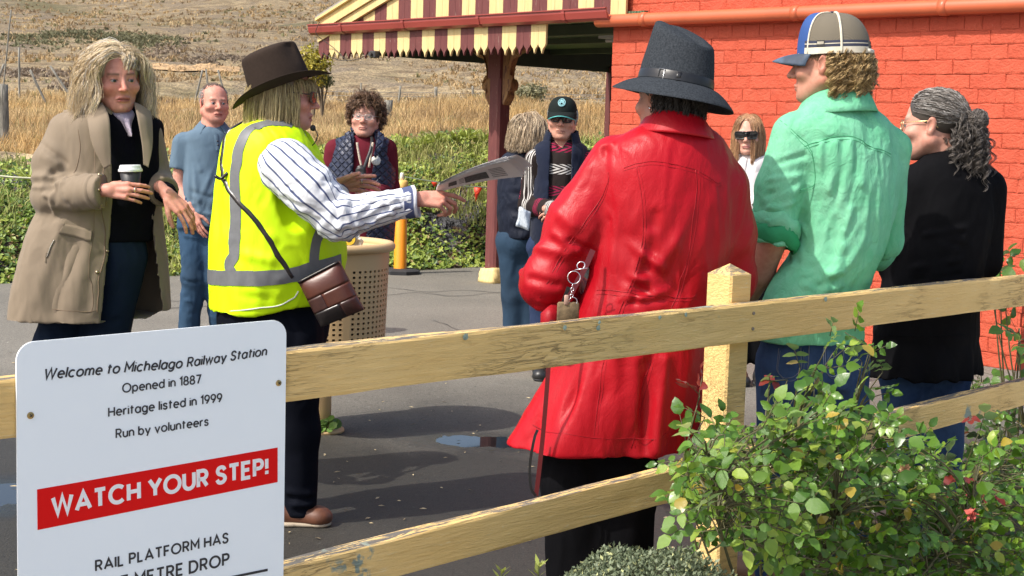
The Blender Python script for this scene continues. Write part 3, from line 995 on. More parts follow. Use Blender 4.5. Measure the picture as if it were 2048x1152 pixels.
# return faces of the wall ends
for side, s_end in ((-1, 0.0), (1, WL)):
 for j in range(int(H_W / course)):
  z = (j + .5) * course
  x = -(.13 if j % 2 else 0)
  while x < 2.2:
   a, b = max(x, 0), x + bl
   V, F = quadbox(s_end - .010 if side > 0 else s_end - .004, s_end + .004 if side > 0 else s_end + .010, z - course / 2 + .006, z + course / 2 - .006, -a - .004 - (.02 if a == 0 else 0), -b + .004)
   mbr.add(V, F); x += bl
o = mbr.build('brick_courses', brick_m, wall, False); o['kind'] = 'stuff'
# orange drain pipe along the wall
m_pipe = simple('pipe_paint', (.52, .12, .05), .4, .08, 3, .1, 30)
pz = W(1600, 26, 10.9)[2]
zl, zr = W(1215, 42, 12.05)[2], W(2048, 8, 9.4)[2]
P = np.array([wp(s, zl + (zr - zl) * (s + .1) / (WL + .1), .085) for s in np.linspace(-.10, WL + 1.0, 50)])
mb = MB(); mb.tube(P, .052, 16)
pipe = mb.build('drain_pipe', m_pipe, station, True)
for s in (.42, 1.9, 3.1):
 mb = MB(); z = zl + (zr - zl) * (s + .1) / (WL + .1)
 mb.tube([wp(s - .03, z, .085), wp(s + .03, z, .085)], .058, 16)
 mb.tube([wp(s, z, -.02), wp(s, z, .08)], .012, 6)
 mb.build('pipe_bracket', m_pipe, pipe, True)
# veranda ---------------------------------------------------------------------------------
Rg = W(1232, 26, 12.0); Lg = W(641, 64, 15.1)
GZ = .5 * (Rg[2] + Lg[2])
ed = nrm((Rg - Lg)[:2]); GL = float(np.linalg.norm((Rg - Lg)[:2]))
gn = np.array([ed[1], -ed[0]])
if gn @ Lg[:2] > 0: gn = -gn
def gp(s, z, off=0.0):
 p = Lg[:2] + ed * s + gn * off
 return np.array([p[0], p[1], z])
def slab(s0, s1, z0, z1, o0, o1):
 V = [gp(s, z, o) for s in (s0, s1) for o in (o0, o1) for z in (z0, z1)]
 return V, [(0, 1, 3, 2), (4, 6, 7, 5), (0, 4, 5, 1), (2, 3, 7, 6), (0, 2, 6, 4), (1, 5, 7, 3)]
def painted_wood(name, col, col2, under=(.30, .25, .2), worn=.62):
 s = NT(name)
 g = s.noise(8, 6, .65, 1.2, vec=s.obj((3, 3, .35))); f = s.noise(30, 5, .7, .5, vec=s.obj((2, 2, .25)))
 c = s.mix(s.ramp(g, [(.3, 0.), (.7, 1.)]), col, col2)
 c = s.mix(s.ramp(f, [(worn, 0.), (worn + .06, 1.)]), c, under)
 s.set(Base_Color=c, Roughness=.6, Specular_IOR_Level=.3, Normal=s.bump(f, .35, .004))
 return s.m
m_cream = painted_wood('cream_paint', (.62, .46, .20), (.72, .56, .28), (.40, .33, .2), .64)
m_maroon = painted_wood('maroon_paint', (.115, .035, .035), (.17, .055, .05), (.26, .17, .14), .62)
m_gutter = simple('gutter_paint', (.30, .055, .045), .35, .12, 2, .08, 20)
m_soffit = NT('green_ceiling')
wv = m_soffit.wave(5.0, 0, 0, vec=m_soffit.obj((1, 1, 1), (0, 0, -math.atan2(ed[1], ed[0]))), axis='X')
m_soffit.set(Base_Color=(.11, .16, .085), Roughness=.6, Normal=m_soffit.bump(wv, 1., .03)); m_soffit = m_soffit.m
m_dkgreen = simple('dark_green_paint', (.05, .065, .04), .6)
GT = GZ + .045; GB = GZ - .05
# gutter: quad profile with lip
prof = [(0.0, -.05), (.05, -.05), (.085, -.03), (.10, .02), (.10, .045), (.112, .045), (.112, .055), (.092, .055), (.09, .022), (.045, -.038), (.0, -.038)]
V = []; F = []
for s in np.linspace(-.06, GL - .0, 10):
 for (o_, z_) in prof: V.append(gp(s, GZ + z_, o_ + .02))
npf = len(prof)
for i in range(9):
 for j in range(npf - 1): F.append((i * npf + j, i * npf + j + 1, (i + 1) * npf + j + 1, (i + 1) * npf + j))
F.append(tuple(range(npf))); F.append(tuple(9 * npf + j for j in range(npf))[::-1])
gut = mk('gutter', V, F, m_gutter, station, False)
for s in (.12 * GL, .36 * GL, .62 * GL, .88 * GL):
 mb = MB()
 V = []; wds = (s - .02, s + .02)
 for sv in wds:
  for (o_, z_) in [(0.0, -.056), (.052, -.056), (.092, -.033), (.107, .02), (.107, .046)]: V.append(gp(sv, GZ + z_, o_ + .02))
 mb.add(V, [(i, i + 1, 6 + i, 5 + i) for i in range(4)]); mb.build('gutter_strap', m_gutter, gut)
# gable boards above the gutter
rake0 = GZ + .03; tan_r = math.tan(R(18)); s_r0 = .62
bw = .19
i = 0; s = .38
k = 0
while s < GL + .1:
 a, b = s, min(s + bw, GL + .12)
 za = rake0 + tan_r * max(0, a - s_r0 + .1); zb = rake0 + tan_r * max(0, b - s_r0 + .1)
 for h in range(2):
  a2 = a + (b - a) * h / 2 + .0015; b2 = a + (b - a) * (h + 1) / 2 - .0015
  z2, z3 = za + (zb - za) * h / 2, za + (zb - za) * (h + 1) / 2
  V = [gp(a2, GZ - .04, .012), gp(b2, GZ - .04, .012), gp(b2, z3, .012), gp(a2, z2, .012), gp(a2, GZ - .04, -.012), gp(b2, GZ - .04, -.012), gp(b2, z3, -.012), gp(a2, z2, -.012)]
  mk('gable_board', V, [(0, 1, 2, 3), (5, 4, 7, 6), (0, 4, 5, 1), (2, 6, 7, 3), (1, 5, 6, 2), (0, 3, 7, 4)], m_cream if k % 2 == 0 else m_maroon, station, False)
 k += 1; s += bw
# raking barge boards
def rake(o0, o1, d0, d1, name):
 """board running up the rake, between offsets d0..d1 measured square to the rake"""
 V = []
 for s in (.02, GL + .3):
  for d in (d0, d1):
   for o_ in (o0, o1):
    V.append(gp(s, rake0 + tan_r * (s - s_r0 + .12) + d, o_))
 mk(name, V, [(0, 1, 3, 2), (4, 6, 7, 5), (0, 4, 5, 1), (2, 3, 7, 6), (0, 2, 6, 4), (1, 5, 7, 3)], m_cream, station, False)
rake(.014, .05, 0.0, .085, 'barge_board'); rake(.014, .075, .088, .15, 'barge_board'); rake(.014, .055, .153, .215, 'barge_board'); rake(-.2, .09, .218, .245, 'barge_capping')
# roof sheet
V = []
for s in (-.02, GL + .4):
 for o_ in (.06, -6.5):
  for dz in (.25, .28): V.append(gp(s, rake0 + tan_r * (s - s_r0 + .12) + dz, o_))
mk('roof_sheet', V, [(0, 1, 3, 2), (4, 6, 7, 5), (0, 4, 5, 1), (2, 3, 7, 6), (0, 2, 6, 4), (1, 5, 7, 3)], simple('roof_iron', (.3, .28, .26), .5), station, False)
# valance boards with ogee points
def valance_board(s0, s1, zt, zb, mt):
 c = .5 * (s0 + s1); hw = .5 * (s1 - s0) - .0012
 out = [(-hw, zt), (-hw, zb + .090), (-hw * .96, zb + .078), (-hw * .72, zb + .062), (-hw * .36, zb + .046), (-hw * .14, zb + .022), (0, zb)]
 prof = out + [(-x, z) for x, z in out[-2::-1]]
 n = len(prof)
 V = [gp(c + x, z, .035) for x, z in prof] + [gp(c + x, z, .013) for x, z in prof]
 F = [tuple(range(n)), tuple(range(2 * n - 1, n - 1, -1))] + [(i, n + i, n + (i + 1) % n, (i + 1) % n) for i in range(n)]
 mk('valance_board', V, F, mt, station, False)
s = .02; k = 0
while s < GL * .78:
 for h in range(2):
  valance_board(s + h * bw / 2, s + (h + 1) * bw / 2, GB + .012, GB - .255 + .01 * r4.normal() * .3, m_maroon if k % 2 == 0 else m_cream)
 s += bw; k += 1
# return valance at the left end, ceiling, far beam, rafters
dp = -gn                                            # into the building
mb = MB(); mb.add(*slab(.03, .06, GB - .17, GB + .05, .0, -6.2)); mb.build('side_beam', m_dkgreen, station)
mb = MB(); mb.add(*slab(.06, GL + .3, GB + .05, GB + .075, -.014, -6.2)); mb.build('veranda_ceiling', m_soffit, station)
mb = MB(); mb.add(*slab(.04, GL, GB - .05, GB + .045, -.55, -.70)); mb.build('veranda_beam', m_dkgreen, station)
for o_ in (-1.9, -3.3, -4.7):
 mb = MB(); mb.add(*slab(.07, GL + .2, GB - .01, GB + .049, o_, o_ - .06)); mb.build('rafter', m_dkgreen, station)
m_tube = simple('light_fitting', (.45, .45, .43), .5)
mb = MB(); mb.add(*slab(GL - 1.35, GL - .2, GB - .03, GB + .03, -1.2, -1.32)); mb.tube([gp(GL - 1.3, GB - .05, -1.26), gp(GL - .25, GB - .05, -1.26)], .016, 8); mb.build('ceiling_light_fitting', m_tube, station)
# main veranda post with brackets
pb = G(989, 564)
post = empty('veranda_post', (0, 0, 0))
post.parent = station
post.location = tuple(pb - origin(station))
def octpost(c, z0, z1, hw, ch, ang, mt, name, parent):
 pr = [(-hw, -hw + ch), (-hw + ch, -hw), (hw - ch, -hw), (hw, -hw + ch), (hw, hw - ch), (hw - ch, hw), (-hw + ch, hw), (-hw, hw - ch)]
 cs, sn = math.cos(ang), math.sin(ang)
 V = []
 for z in (z0, z1):
  for x, y in pr: V.append((c[0] + x * cs - y * sn, c[1] + x * sn + y * cs, z))
 F = [tuple(range(7, -1, -1)), tuple(range(8, 16))] + [(i, (i + 1) % 8, 8 + (i + 1) % 8, 8 + i) for i in range(8)]
 return mk(name, V, F, mt, parent, False)
pang = math.atan2(ed[1], ed[0])
octpost(pb, .10, 2.0, .080, .02, pang, m_maroon, 'shaft', post)
octpost(pb, 2.0, GB + .06, .088, .004, pang, m_maroon, 'post_head', post)
# rough cream footing
bm = bmesh.new(); bmesh.ops.create_cube(bm, size=1.0); bmesh.ops.subdivide_edges(bm, edges=bm.edges, cuts=4, use_grid_fill=True)
V = np.array([v.co[:] for v in bm.verts]); F = [[v.index for v in f.verts] for f in bm.faces]; bm.free()
V = V * np.array([.27, .27, .15]); V[:, :2] *= (1 - .25 * (V[:, 2:3] / .15 + .5))
rr = np.linalg.norm(V[:, :2], axis=1, keepdims=True); V[:, :2] *= np.minimum(1, .165 / (rr + 1e-6))
V += .014 * np.stack([fbm(V * 14, 2), fbm(V * 14 + 5, 2), fbm(V * 14 + 9, 2)], 1)
cs, sn = math.cos(pang), math.sin(pang)
V = np.stack([V[:, 0] * cs - V[:, 1] * sn, V[:, 0] * sn + V[:, 1] * cs, V[:, 2]], 1) + np.array([pb[0], pb[1], .07])
mk('footing', V, F, painted_wood('footing_paint', (.62, .47, .19), (.74, .58, .27), (.22, .17, .12), .6), post, True)
# fretwork brackets either side: scrolled outline, thick board with raised rim
outl = [(0, 0), (0, -.02), (0, -.62), (.03, -.63), (.055, -.58), (.05, -.54), (.085, -.52), (.095, -.46), (.07, -.42), (.045, -.41), (.05, -.33), (.07, -.25), (.10, -.19), (.16, -.165), (.215, -.15), (.245, -.09), (.235, -.03), (.20, 0)]
m_brk = painted_wood('bracket_paint', (.20, .085, .045), (.36, .20, .075), (.10, .04, .03), .55)
for sg in (-1, 1):
 V = []
 so = smooth_path(np.array(outl + [outl[0]]), 60)[:-1]
 ctr = so.mean(0)
 for o_ in (.05, -.05):
  for x, z in so: V.append(np.array([*(pb[:2] + ed * sg * (.092 + x * 1.25) + gn * o_), GB - .02 + z]))
 n = len(so)
 inner = [(ctr + (q - ctr) * .68) for q in so]
 for x, z in inner: V.append(np.array([*(pb[:2] + ed * sg * (.092 + x * 1.25) + gn * .028), GB - .02 + z]))
 F = [(i, (i + 1) % n, 2 * n + (i + 1) % n, 2 * n + i) for i in range(n)] + [tuple(2 * n + i for i in range(n))] + [tuple(range(2 * n - 1, n - 1, -1))] + [(i, n + i, n + (i + 1) % n, (i + 1) % n) for i in range(n)]
 mk('fretwork_bracket', V, F, m_brk, post, False)
# slim far post
fp = gp(.05, 0, -4.4)
octpost(fp, 0, GB - .1, .05, .012, pang, m_maroon, 'far_veranda_post', station)
# cable and camera on the valance
mb = MB(); P = smooth_path([gp(.1, GB - .19, .05), gp(.45, GB - .27, .06), gp(.75, GB - .26, .06), gp(.95, GB - .2, .05)], 20); mb.tube(P, .004, 5)
P = smooth_path([gp(.18, GT + .03, .14), gp(.14, GZ - .05, .15), gp(.3, GB - .13, .06), gp(.55, GB - .27, .06)], 20); mb.tube(P, .004, 5)
mb.build('cable', simple('cable_black', (.04, .035, .03), .6), station, True)
mb = MB(); mb.box(gp(1.02, GB - .22, .06), (.09, .07, .07), pang, bevel=.008); mb.tube([gp(1.02, GB - .22, .08), gp(1.02, GB - .22, .125)], .02, 10); mb.build('security_camera', simple('camera_body', (.05, .05, .05), .4), station)
# ================================================================== FENCE, SIGN, STREET THINGS
F0 = np.array([(575 - 1024) / FPX * 3.0, 3.0]); fd = nrm([.7456, .6664]); fn = np.array([fd[1], -fd[0]])
def fpnt(t, z, off=0.0):
 p = F0 + fd * t + fn * off
 return np.array([p[0], p[1], z])
def on_fence(px, py, off=0.0):
 d = ray(px, py); n = np.array([fn[0], fn[1], 0]); p0 = fpnt(0, 0, off)
 return CAM + d * (((p0 - CAM) @ n) / (d @ n))
def ftz(px, py, off=0.0):
 p = on_fence(px, py, off)
 return float((p[:2] - F0) @ fd), float(p[2])
m = NT('fence_paint')
gv2 = m.along(math.atan2(fd[1], fd[0]), (.8, 7, 9))
gr = m.noise(9, 6, .65, .6, vec=gv2); fl = m.noise(16, 6, .72, .8, vec=gv2); bl_ = m.noise(2.5, 4)
c = m.mix(m.ramp(bl_, [(.3, 0.), (.7, 1.)]), (.80, .53, .195), (.86, .61, .255))
c = m.mix(m.ramp(gr, [(.28, 1.), (.40, 0.)]), c, (.67, .42, .155))
c = m.mix(m.ramp(fl, [(.61, 0.), (.65, 1.)]), c, (.84, .64, .32))
crk = m.ramp(m.math('ABSOLUTE', m.math('SUBTRACT', m.noise(7, 5, .6, .9, vec=gv2), .5)), [(0., 1.), (.010, 1.), (.018, 0.)])
crm = m.math('MULTIPLY', crk, m.ramp(m.noise(2.3, 3), [(.50, 0.), (.64, 1.)]))
c = m.mix(crm, c, (.46, .30, .13))
c = m.mix(m.ramp(m.math('ADD', fl, m.math('MULTIPLY', m.noise(1.1, 3), .5)), [(.96, 0.), (1.0, 1.)]), c, (.20, .165, .12))
geo = m.n('ShaderNodeNewGeometry'); sx = m.n('ShaderNodeSeparateXYZ'); m.l(geo.outputs['Normal'], sx.inputs[0])
upf = m.ramp(sx.outputs['Z'], [(.5, 0.), (.9, 1.)])
flake = m.ramp(m.math('ADD', m.noise(11, 6, .75, .8, vec=gv2), m.math('MULTIPLY', m.noise(3, 3), .25)), [(.585, 0.), (.64, 1.)])
c = m.mix(m.math('MULTIPLY', upf, flake), c, (.16, .145, .125))
c = m.mix(m.math('MULTIPLY', m.ramp(m.noise(3.1, 4, .6), [(.64, 0.), (.68, 1.)]), m.ramp(m.noise(30, 3), [(.5, 0.), (.56, 1.)])), c, (.30, .36, .30))
hgt = m.math('SUBTRACT', m.math('ADD', m.math('MULTIPLY', gr, 1.0), m.math('MULTIPLY', fl, .7)), m.math('MULTIPLY', crm, .8))
m.set(Base_Color=c, Roughness=.62, Specular_IOR_Level=.3, Normal=m.bump(hgt, .8, .009))
fence_m = m.m
fence = empty('timber_fence', (F0[0] + fd[0], F0[1] + fd[1], 0), 'cream painted post and rail timber fence across the foreground', 'fence')
def rail(ta, tb, top_a, top_b, h, th, name='rail', off=0.0):
 n = 90; V = []; prof = []
 for u, v in ((0, 0), (0, .06), (.0, .35), (0, .65), (0, .94), (.06, 1), (.5, 1), (.94, 1), (1, .94), (1, .5), (1, .06), (.94, 0), (.5, 0), (.06, 0)):
  prof.append((u, v))
 k = len(prof)
 for i in range(n):
  t = ta + (tb - ta) * i / (n - 1); zt = top_a + (top_b - top_a) * i / (n - 1)
  for j, (u, v) in enumerate(prof):
   nz = fbm(np.array([[t * 3, u * 2 + j * .7, v * 2]]), 2)[0] * .0022 + fbm(np.array([[t * 22, j * 1.7, 3]]), 2)[0] * .0011
   V.append(fpnt(t, zt - h * (1 - v) + (nz if v in (0, 1) else 0), off - th * u + (nz if u in (0, 1) else 0)))
 F = []
 for i in range(n - 1):
  for j in range(k):
   F.append((i * k + j, i * k + (j + 1) % k, (i + 1) * k + (j + 1) % k, (i + 1) * k + j))
 F.append(tuple(range(k - 1, -1, -1))); F.append(tuple((n - 1) * k + j for j in range(k)))
 return mk(name, V, F, fence_m, fence, False)
tA, zA = ftz(575, 702); tB, zB = ftz(2048, 552)
_, zA2 = ftz(575, 803); _, zB2 = ftz(2048, 612)
RH = .5 * ((zA - zA2) + (zB - zB2))
def ext(tA, zA, tB, zB, t): return zA + (zB - zA) * (t - tA) / (tB - tA)
rail(-1.6, 4.4, ext(tA, zA, tB, zB, -1.6), ext(tA, zA, tB, zB, 4.4), RH, .045)
tC, zC = ftz(573, 1129); tD, zD = ftz(1160, 985); tE, zE = ftz(2048, 762)
rail(-1.6, 4.4, ext(tD, zD, tE, zE, -1.6) , ext(tD, zD, tE, zE, 4.4), .092, .045)
def fpost(t, ztop, hw=.047):
 o_ = -.047 - hw
 V = []
 zs = [0, .3, .6, .9, ztop - .045, ztop - .030]
 for i, z in enumerate(zs):
  g = 1.0
  ch = .006
  for (x, y) in ((-hw + ch, -hw), (hw - ch, -hw), (hw, -hw + ch), (hw, hw - ch), (hw - ch, hw), (-hw + ch, hw), (-hw, hw - ch), (-hw, -hw + ch)):
   V.append(fpnt(t + x, z, o_ - y))
 n = len(zs); F = []
 for i in range(n - 1):
  for j in range(8): F.append((i * 8 + j, i * 8 + (j + 1) % 8, (i + 1) * 8 + (j + 1) % 8, (i + 1) * 8 + j))
 V.append(fpnt(t, ztop, o_)); a = len(V) - 1
 for j in range(8): F.append(((n - 1) * 8 + j, (n - 1) * 8 + (j + 1) % 8, a))
 return mk('post', V, F, fence_m, fence, False)
tp, zp = ftz(1462, 527, -.09)
for t in (tp - 2.9, tp, tp + 1.95): fpost(t, zp)
nail = simple('nail_steel', (.25, .22, .19), .5, metal=.8)
for z in (zA - .03, zA - .075):
 mb = MB()
 mb.tube([fpnt(tp, z + .012, -.002), fpnt(tp, z + .012, .0035)], .005, 8); mb.build('nail', nail, fence)
# lichen rosettes on the top rail
m_lich = simple('lichen', (.30, .38, .31), .95, .35, 60, .8, 90, .004)
for (px, py) in ((1128, 655), (1195, 655), (1197, 644), (1318, 634), (1370, 629), (1650, 588), (930, 658)):
 t, z = ftz(px, py)
 z0 = ext(tA, zA, tB, zB, t); z = min(z, z0 - .008)
 V = [fpnt(t, z, .0045)]
 rr = r4.uniform(.005, .010)
 for a in np.linspace(0, 6.283, 14, endpoint=False):
  V.append(fpnt(t + math.cos(a) * rr * r4.uniform(.7, 1.2), z + math.sin(a) * rr * r4.uniform(.7, 1.1), .0035))
 V = np.array(V)
 mk('lichen_patch', V, [(0, 1 + (i + 1) % 14, 1 + i) for i in range(14)], m_lich, fence, False)
# ------------------------------------------------------------------ white sign on the fence
SO = .006
tl, zl_ = ftz(33, 690, SO); tr_, zr_ = ftz(572, 641, SO)
sgn_t0, sgn_t1 = ftz(33, 760, SO)[0], ftz(572.5, 690, SO)[0]
ztl, ztr = ftz(60, 684, SO)[1], ftz(545, 641, SO)[1]
sw = sgn_t1 - sgn_t0; sh = .92
sign = empty('information_sign', fpnt((sgn_t0 + sgn_t1) / 2, ztl - sh, SO), 'white rounded sign with black lettering and red warning band screwed to the fence', 'sign')
m_white = simple('sign_white', (.88, .94, .97), .35, .02, 2)
m_black = simple('sign_black', (.02, .02, .025), .5)
m_red = simple('sign_red', (.74, .010, .009), .7, .04, spec=.1)
slope = (ztr - ztl) / (ftz(545, 641, SO)[0] - ftz(60, 684, SO)[0])
def sp(u, v, off=0.0):
 """u along the sign from its left edge, v up from its lower edge (metres), following its slight tilt"""
 return fpnt(sgn_t0 + u, ztl - sh + v + slope * u, SO + off)
def rrect(u0, v0, u1, v1, r, o0, o1, n=8):
 pts = []
 for (cx, cy, a0) in ((u1 - r, v1 - r, 0), (u0 + r, v1 - r, 90), (u0 + r, v0 + r, 180), (u1 - r, v0 + r, 270)):
  for k in range(n + 1):
   a = R(a0 + 90 * k / n); pts.append((cx + r * math.cos(a), cy + r * math.sin(a)))
 N = len(pts)
 V = [sp(u, v, o1) for u, v in pts] + [sp(u, v, o0) for u, v in pts]
 return V, [tuple(range(N)), tuple(range(2 * N - 1, N - 1, -1))] + [(i, N + i, N + (i + 1) % N, (i + 1) % N) for i in range(N)]
mk('panel', *rrect(0, 0, sw, sh, .035, -.004, 0.0), m_white, sign, False)
def uv_of(px, py):
 t, z = ftz(px, py, SO)
 return t - sgn_t0, z - (ztl - sh) - slope * (t - sgn_t0)
# a plain geometric sans drawn as strokes (cap height 1, x-height .68)
def _arc(cx, cy, rx, ry, a0, a1, n=14):
 return [(cx + rx * math.cos(R(a)), cy + ry * math.sin(R(a))) for a in np.linspace(a0, a1, n)]
_S = [(.57, .80), (.46, .96), (.29, 1.0), (.11, .93), (.05, .75), (.13, .59), (.30, .52), (.49, .43), (.58, .25), (.48, .06), (.29, 0), (.11, .05), (.01, .22)]
def _sm(pts, n=26): return [tuple(q) for q in smooth_path(np.array(pts), n)]
_bowl = _arc(.3, .34, .3, .34, 0, 360, 22)
GLY = {
 'A': ([[(0, 0), (.42, 1), (.84, 0)], [(.15, .30), (.69, .30)]], .84), 'C': ([_arc(.5, .5, .49, .5, 46, 314, 22)], .90), 'D': ([[(0, 0), (0, 1), (.30, 1)] + _arc(.30, .5, .46, .5, 90, -90) + [(0, 0)]], .78),
 'E': ([[(.54, 1), (0, 1), (0, 0), (.54, 0)], [(0, .52), (.47, .52)]], .56), 'F': ([[(.52, 1), (0, 1), (0, 0)], [(0, .50), (.45, .50)]], .52), 'H': ([[(0, 0), (0, 1)], [(.68, 0), (.68, 1)], [(0, .5), (.68, .5)]], .68),
 'I': ([[(0, 0), (0, 1)]], .0), 'L': ([[(0, 1), (0, 0), (.48, 0)]], .50), 'M': ([[(0, 0), (0, 1), (.42, .34), (.84, 1), (.84, 0)]], .84), 'N': ([[(0, 0), (0, 1), (.68, 0), (.68, 1)]], .68), 'O': ([_arc(.5, .5, .5, .5, 0, 360, 28)], 1.0),
 'P': ([[(0, 0), (0, 1), (.32, 1)] + _arc(.32, .735, .265, .265, 90, -90) + [(0, .47)]], .60), 'R': ([[(0, 0), (0, 1), (.32, 1)] + _arc(.32, .735, .265, .265, 90, -90) + [(0, .47)], [(.30, .47), (.60, 0)]], .62),
 'S': ([_sm(_S)], .60), 'T': ([[(0, 1), (.66, 1)], [(.33, 1), (.33, 0)]], .66), 'U': ([[(0, 1), (0, .34)] + _arc(.34, .34, .34, .34, 180, 360) + [(.68, 1)]], .68), 'W': ([[(0, 1), (.28, 0), (.57, 1), (.86, 0), (1.14, 1)]], 1.14),
 'Y': ([[(0, 1), (.37, .44), (.74, 1)], [(.37, .44), (.37, 0)]], .74), '!': ([[(.02, 1), (.02, .36)], [(.02, .22), (.02, .0)]], .04), '1': ([[(0, .80), (.24, 1), (.24, 0)]], .26), '7': ([[(0, 1), (.56, 1), (.20, 0)]], .56),
 '8': ([_arc(.29, .745, .235, .255, 0, 360, 20), _arc(.29, .255, .29, .255, 0, 360, 22)], .58), '9': ([_arc(.29, .69, .29, .31, 0, 360, 22), [(.57, .60), (.46, .32), (.22, 0)]], .58),
 'a': ([_bowl, [(.6, .68), (.6, 0)]], .60), 'b': ([[(0, 1.02), (0, 0)], _bowl], .60), 'c': ([_arc(.32, .34, .32, .34, 48, 312, 18)], .58), 'd': ([_bowl, [(.6, 1.02), (.6, 0)]], .60), 'e': ([[(.02, .35), (.63, .35)] + _arc(.325, .34, .31, .34, 4, 312, 18)], .63),
 'g': ([_bowl, [(.6, .68), (.6, -.02)] + _arc(.31, -.02, .29, .26, 0, -150, 10)], .60), 'h': ([[(0, 1.02), (0, 0)], [(0, .36)] + _arc(.26, .40, .26, .28, 180, 0) + [(.52, 0)]], .52), 'i': ([[(0, .68), (0, 0)], [(0, .93), (0, .88)]], .0), 'l': ([[(0, 1.02), (0, 0)]], .0),
 'm': ([[(0, .68), (0, 0)], [(0, .38)] + _arc(.215, .42, .215, .26, 180, 0) + [(.43, 0)], [(.43, .38)] + _arc(.645, .42, .215, .26, 180, 0) + [(.86, 0)]], .86), 'n': ([[(0, .68), (0, 0)], [(0, .36)] + _arc(.26, .40, .26, .28, 180, 0) + [(.52, 0)]], .52),
 'o': ([_arc(.335, .34, .335, .34, 0, 360, 24)], .67), 'p': ([[(0, .68), (0, -.28)], _bowl], .60), 'r': ([[(0, .68), (0, 0)], [(0, .34)] + _arc(.27, .38, .27, .29, 180, 78, 9)], .33), 's': ([_sm([(x * .78, y * .68) for x, y in _S])], .47), 't': ([[(.15, .93), (.15, 0)], [(0, .68), (.36, .68)]], .36),
 'u': ([[(0, .68), (0, .29)] + _arc(.26, .29, .26, .29, 180, 360) + [(.52, .68)], [(.52, .68), (.52, 0)]], .52), 'v': ([[(0, .68), (.29, 0), (.58, .68)]], .58), 'w': ([[(0, .68), (.2, 0), (.42, .68), (.64, 0), (.84, .68)]], .84), 'y': ([[(0, .68), (.30, .02)], [(.60, .68), (.20, -.27)]], .60)}
def lettering(txt, pa, pb, mt, name, weight=.14, shear=0.0, gap=.20):
 """one line of lettering between the photo points pa and pb of its baseline"""
 ua, va = uv_of(*pa); ub, vb = uv_of(*pb)
 x = 0.0; strokes = []
 for ch in txt:
  if ch == ' ': x += .40; continue
  st, adv = GLY[ch]
  strokes += [[(px_ + x + shear * py_, py_) for px_, py_ in s_] for s_ in st]
  x += adv + gap + weight * .45
 Wd = x - gap - weight * .45
 L = math.hypot(ub - ua, vb - va); sc = L / (Wd + weight)
 du, dv = (ub - ua) / L, (vb - va) / L
 mb = MB()
 for k, s_ in enumerate(strokes):
  P = np.array([q for i, q in enumerate(s_) if i == 0 or math.dist(q, s_[i - 1]) > 1e-4], float); closed = np.linalg.norm(P[0] - P[-1]) < 1e-6
  T = np.diff(P, axis=0); T /= np.linalg.norm(T, axis=1, keepdims=True) + 1e-9
  N = np.stack([-T[:, 1], T[:, 0]], 1)
  n = len(P); off = np.zeros_like(P); ln = np.ones(n)
  for i in range(n):
   a = N[i - 1] if (i > 0 or closed) else N[0]
   b = N[i] if i < n - 1 else (N[0] if closed else N[-1])
   if i == 0 and closed: a = N[-1]
   m_ = a + b; m_ /= np.linalg.norm(m_) + 1e-9
   off[i] = m_ / max(.45, m_ @ b)
  h_ = .0010 + .00004 * (k % 7)
  V = []
  for i in range(n):
   for sd_, z in ((-1, 0.0), (-.96, h_), (.96, h_), (1, 0.0)):
    q = (P[i] + off[i] * sd_ * weight / 2 + weight / 2 * np.array([1, 0])) * sc
    V.append(sp(ua + du * q[0] - dv * q[1], va + dv * q[0] + du * q[1], z + .0002))
  F = []
  for i in range(n - 1):
   for j in range(3): F.append((i * 4 + j, i * 4 + 4 + j, i * 4 + 5 + j, i * 4 + 1 + j))
  if not closed: F += [(0, 1, 2, 3), tuple((n - 1) * 4 + j for j in (3, 2, 1, 0))]
  mb.add(V, F)
 return mb.build(name, mt, sign, False)
lettering('Welcome to Michelago', (86, 758), (364, 735), m_black, 'lettering', .175, .20, .19)
lettering('Railway Station', (373, 734), (533, 710), m_black, 'lettering', .175, .20, .19)
lettering('Opened in 1887', (244, 785), (402, 766), m_black, 'lettering', .165, 0, .19)
lettering('Heritage listed in 1999', (216, 833), (444, 803), m_black, 'lettering', .165, 0, .19)
lettering('Run by volunteers', (231, 876), (417, 850), m_black, 'lettering', .165, 0, .19)
uq = [uv_of(74, 979), uv_of(555, 895), uv_of(555, 964), uv_of(75, 1060)]
u0 = .5 * (uq[0][0] + uq[3][0]); u1 = .5 * (uq[1][0] + uq[2][0]); v1 = .5 * (uq[0][1] + uq[1][1]); v0 = .5 * (uq[2][1] + uq[3][1])
V = [sp(u, v, o_) for o_ in (.0007, .0) for u, v in uq]
mk('red_banner', V, [(3, 2, 1, 0), (4, 5, 6, 7), (0, 1, 5, 4), (1, 2, 6, 5), (2, 3, 7, 6), (3, 0, 4, 7)], m_red, sign, False)
m_lw = simple('lettering_white', (.85, .85, .85), .4, .02)
lettering('WATCH YOUR STEP!', (102, 1030), (537, 947), m_lw, 'banner_lettering', .255, 0, .19)
lettering('RAIL PLATFORM HAS', (190, 1142), (457, 1084), m_black, 'lettering', .185, 0, .23)
lettering('ONE METRE DROP', (191, 1187), (459, 1128), m_black, 'lettering', .185, 0, .23)
uq = [uv_of(150, 1216), uv_of(535, 1137), uv_of(535, 1142), uv_of(150, 1221)]
mk('rule_line', [sp(u, v, .001) for u, v in uq], [(3, 2, 1, 0)], m_black, sign, False)
brass = simple('screw_brass', (.42, .30, .12), .35, metal=.9)
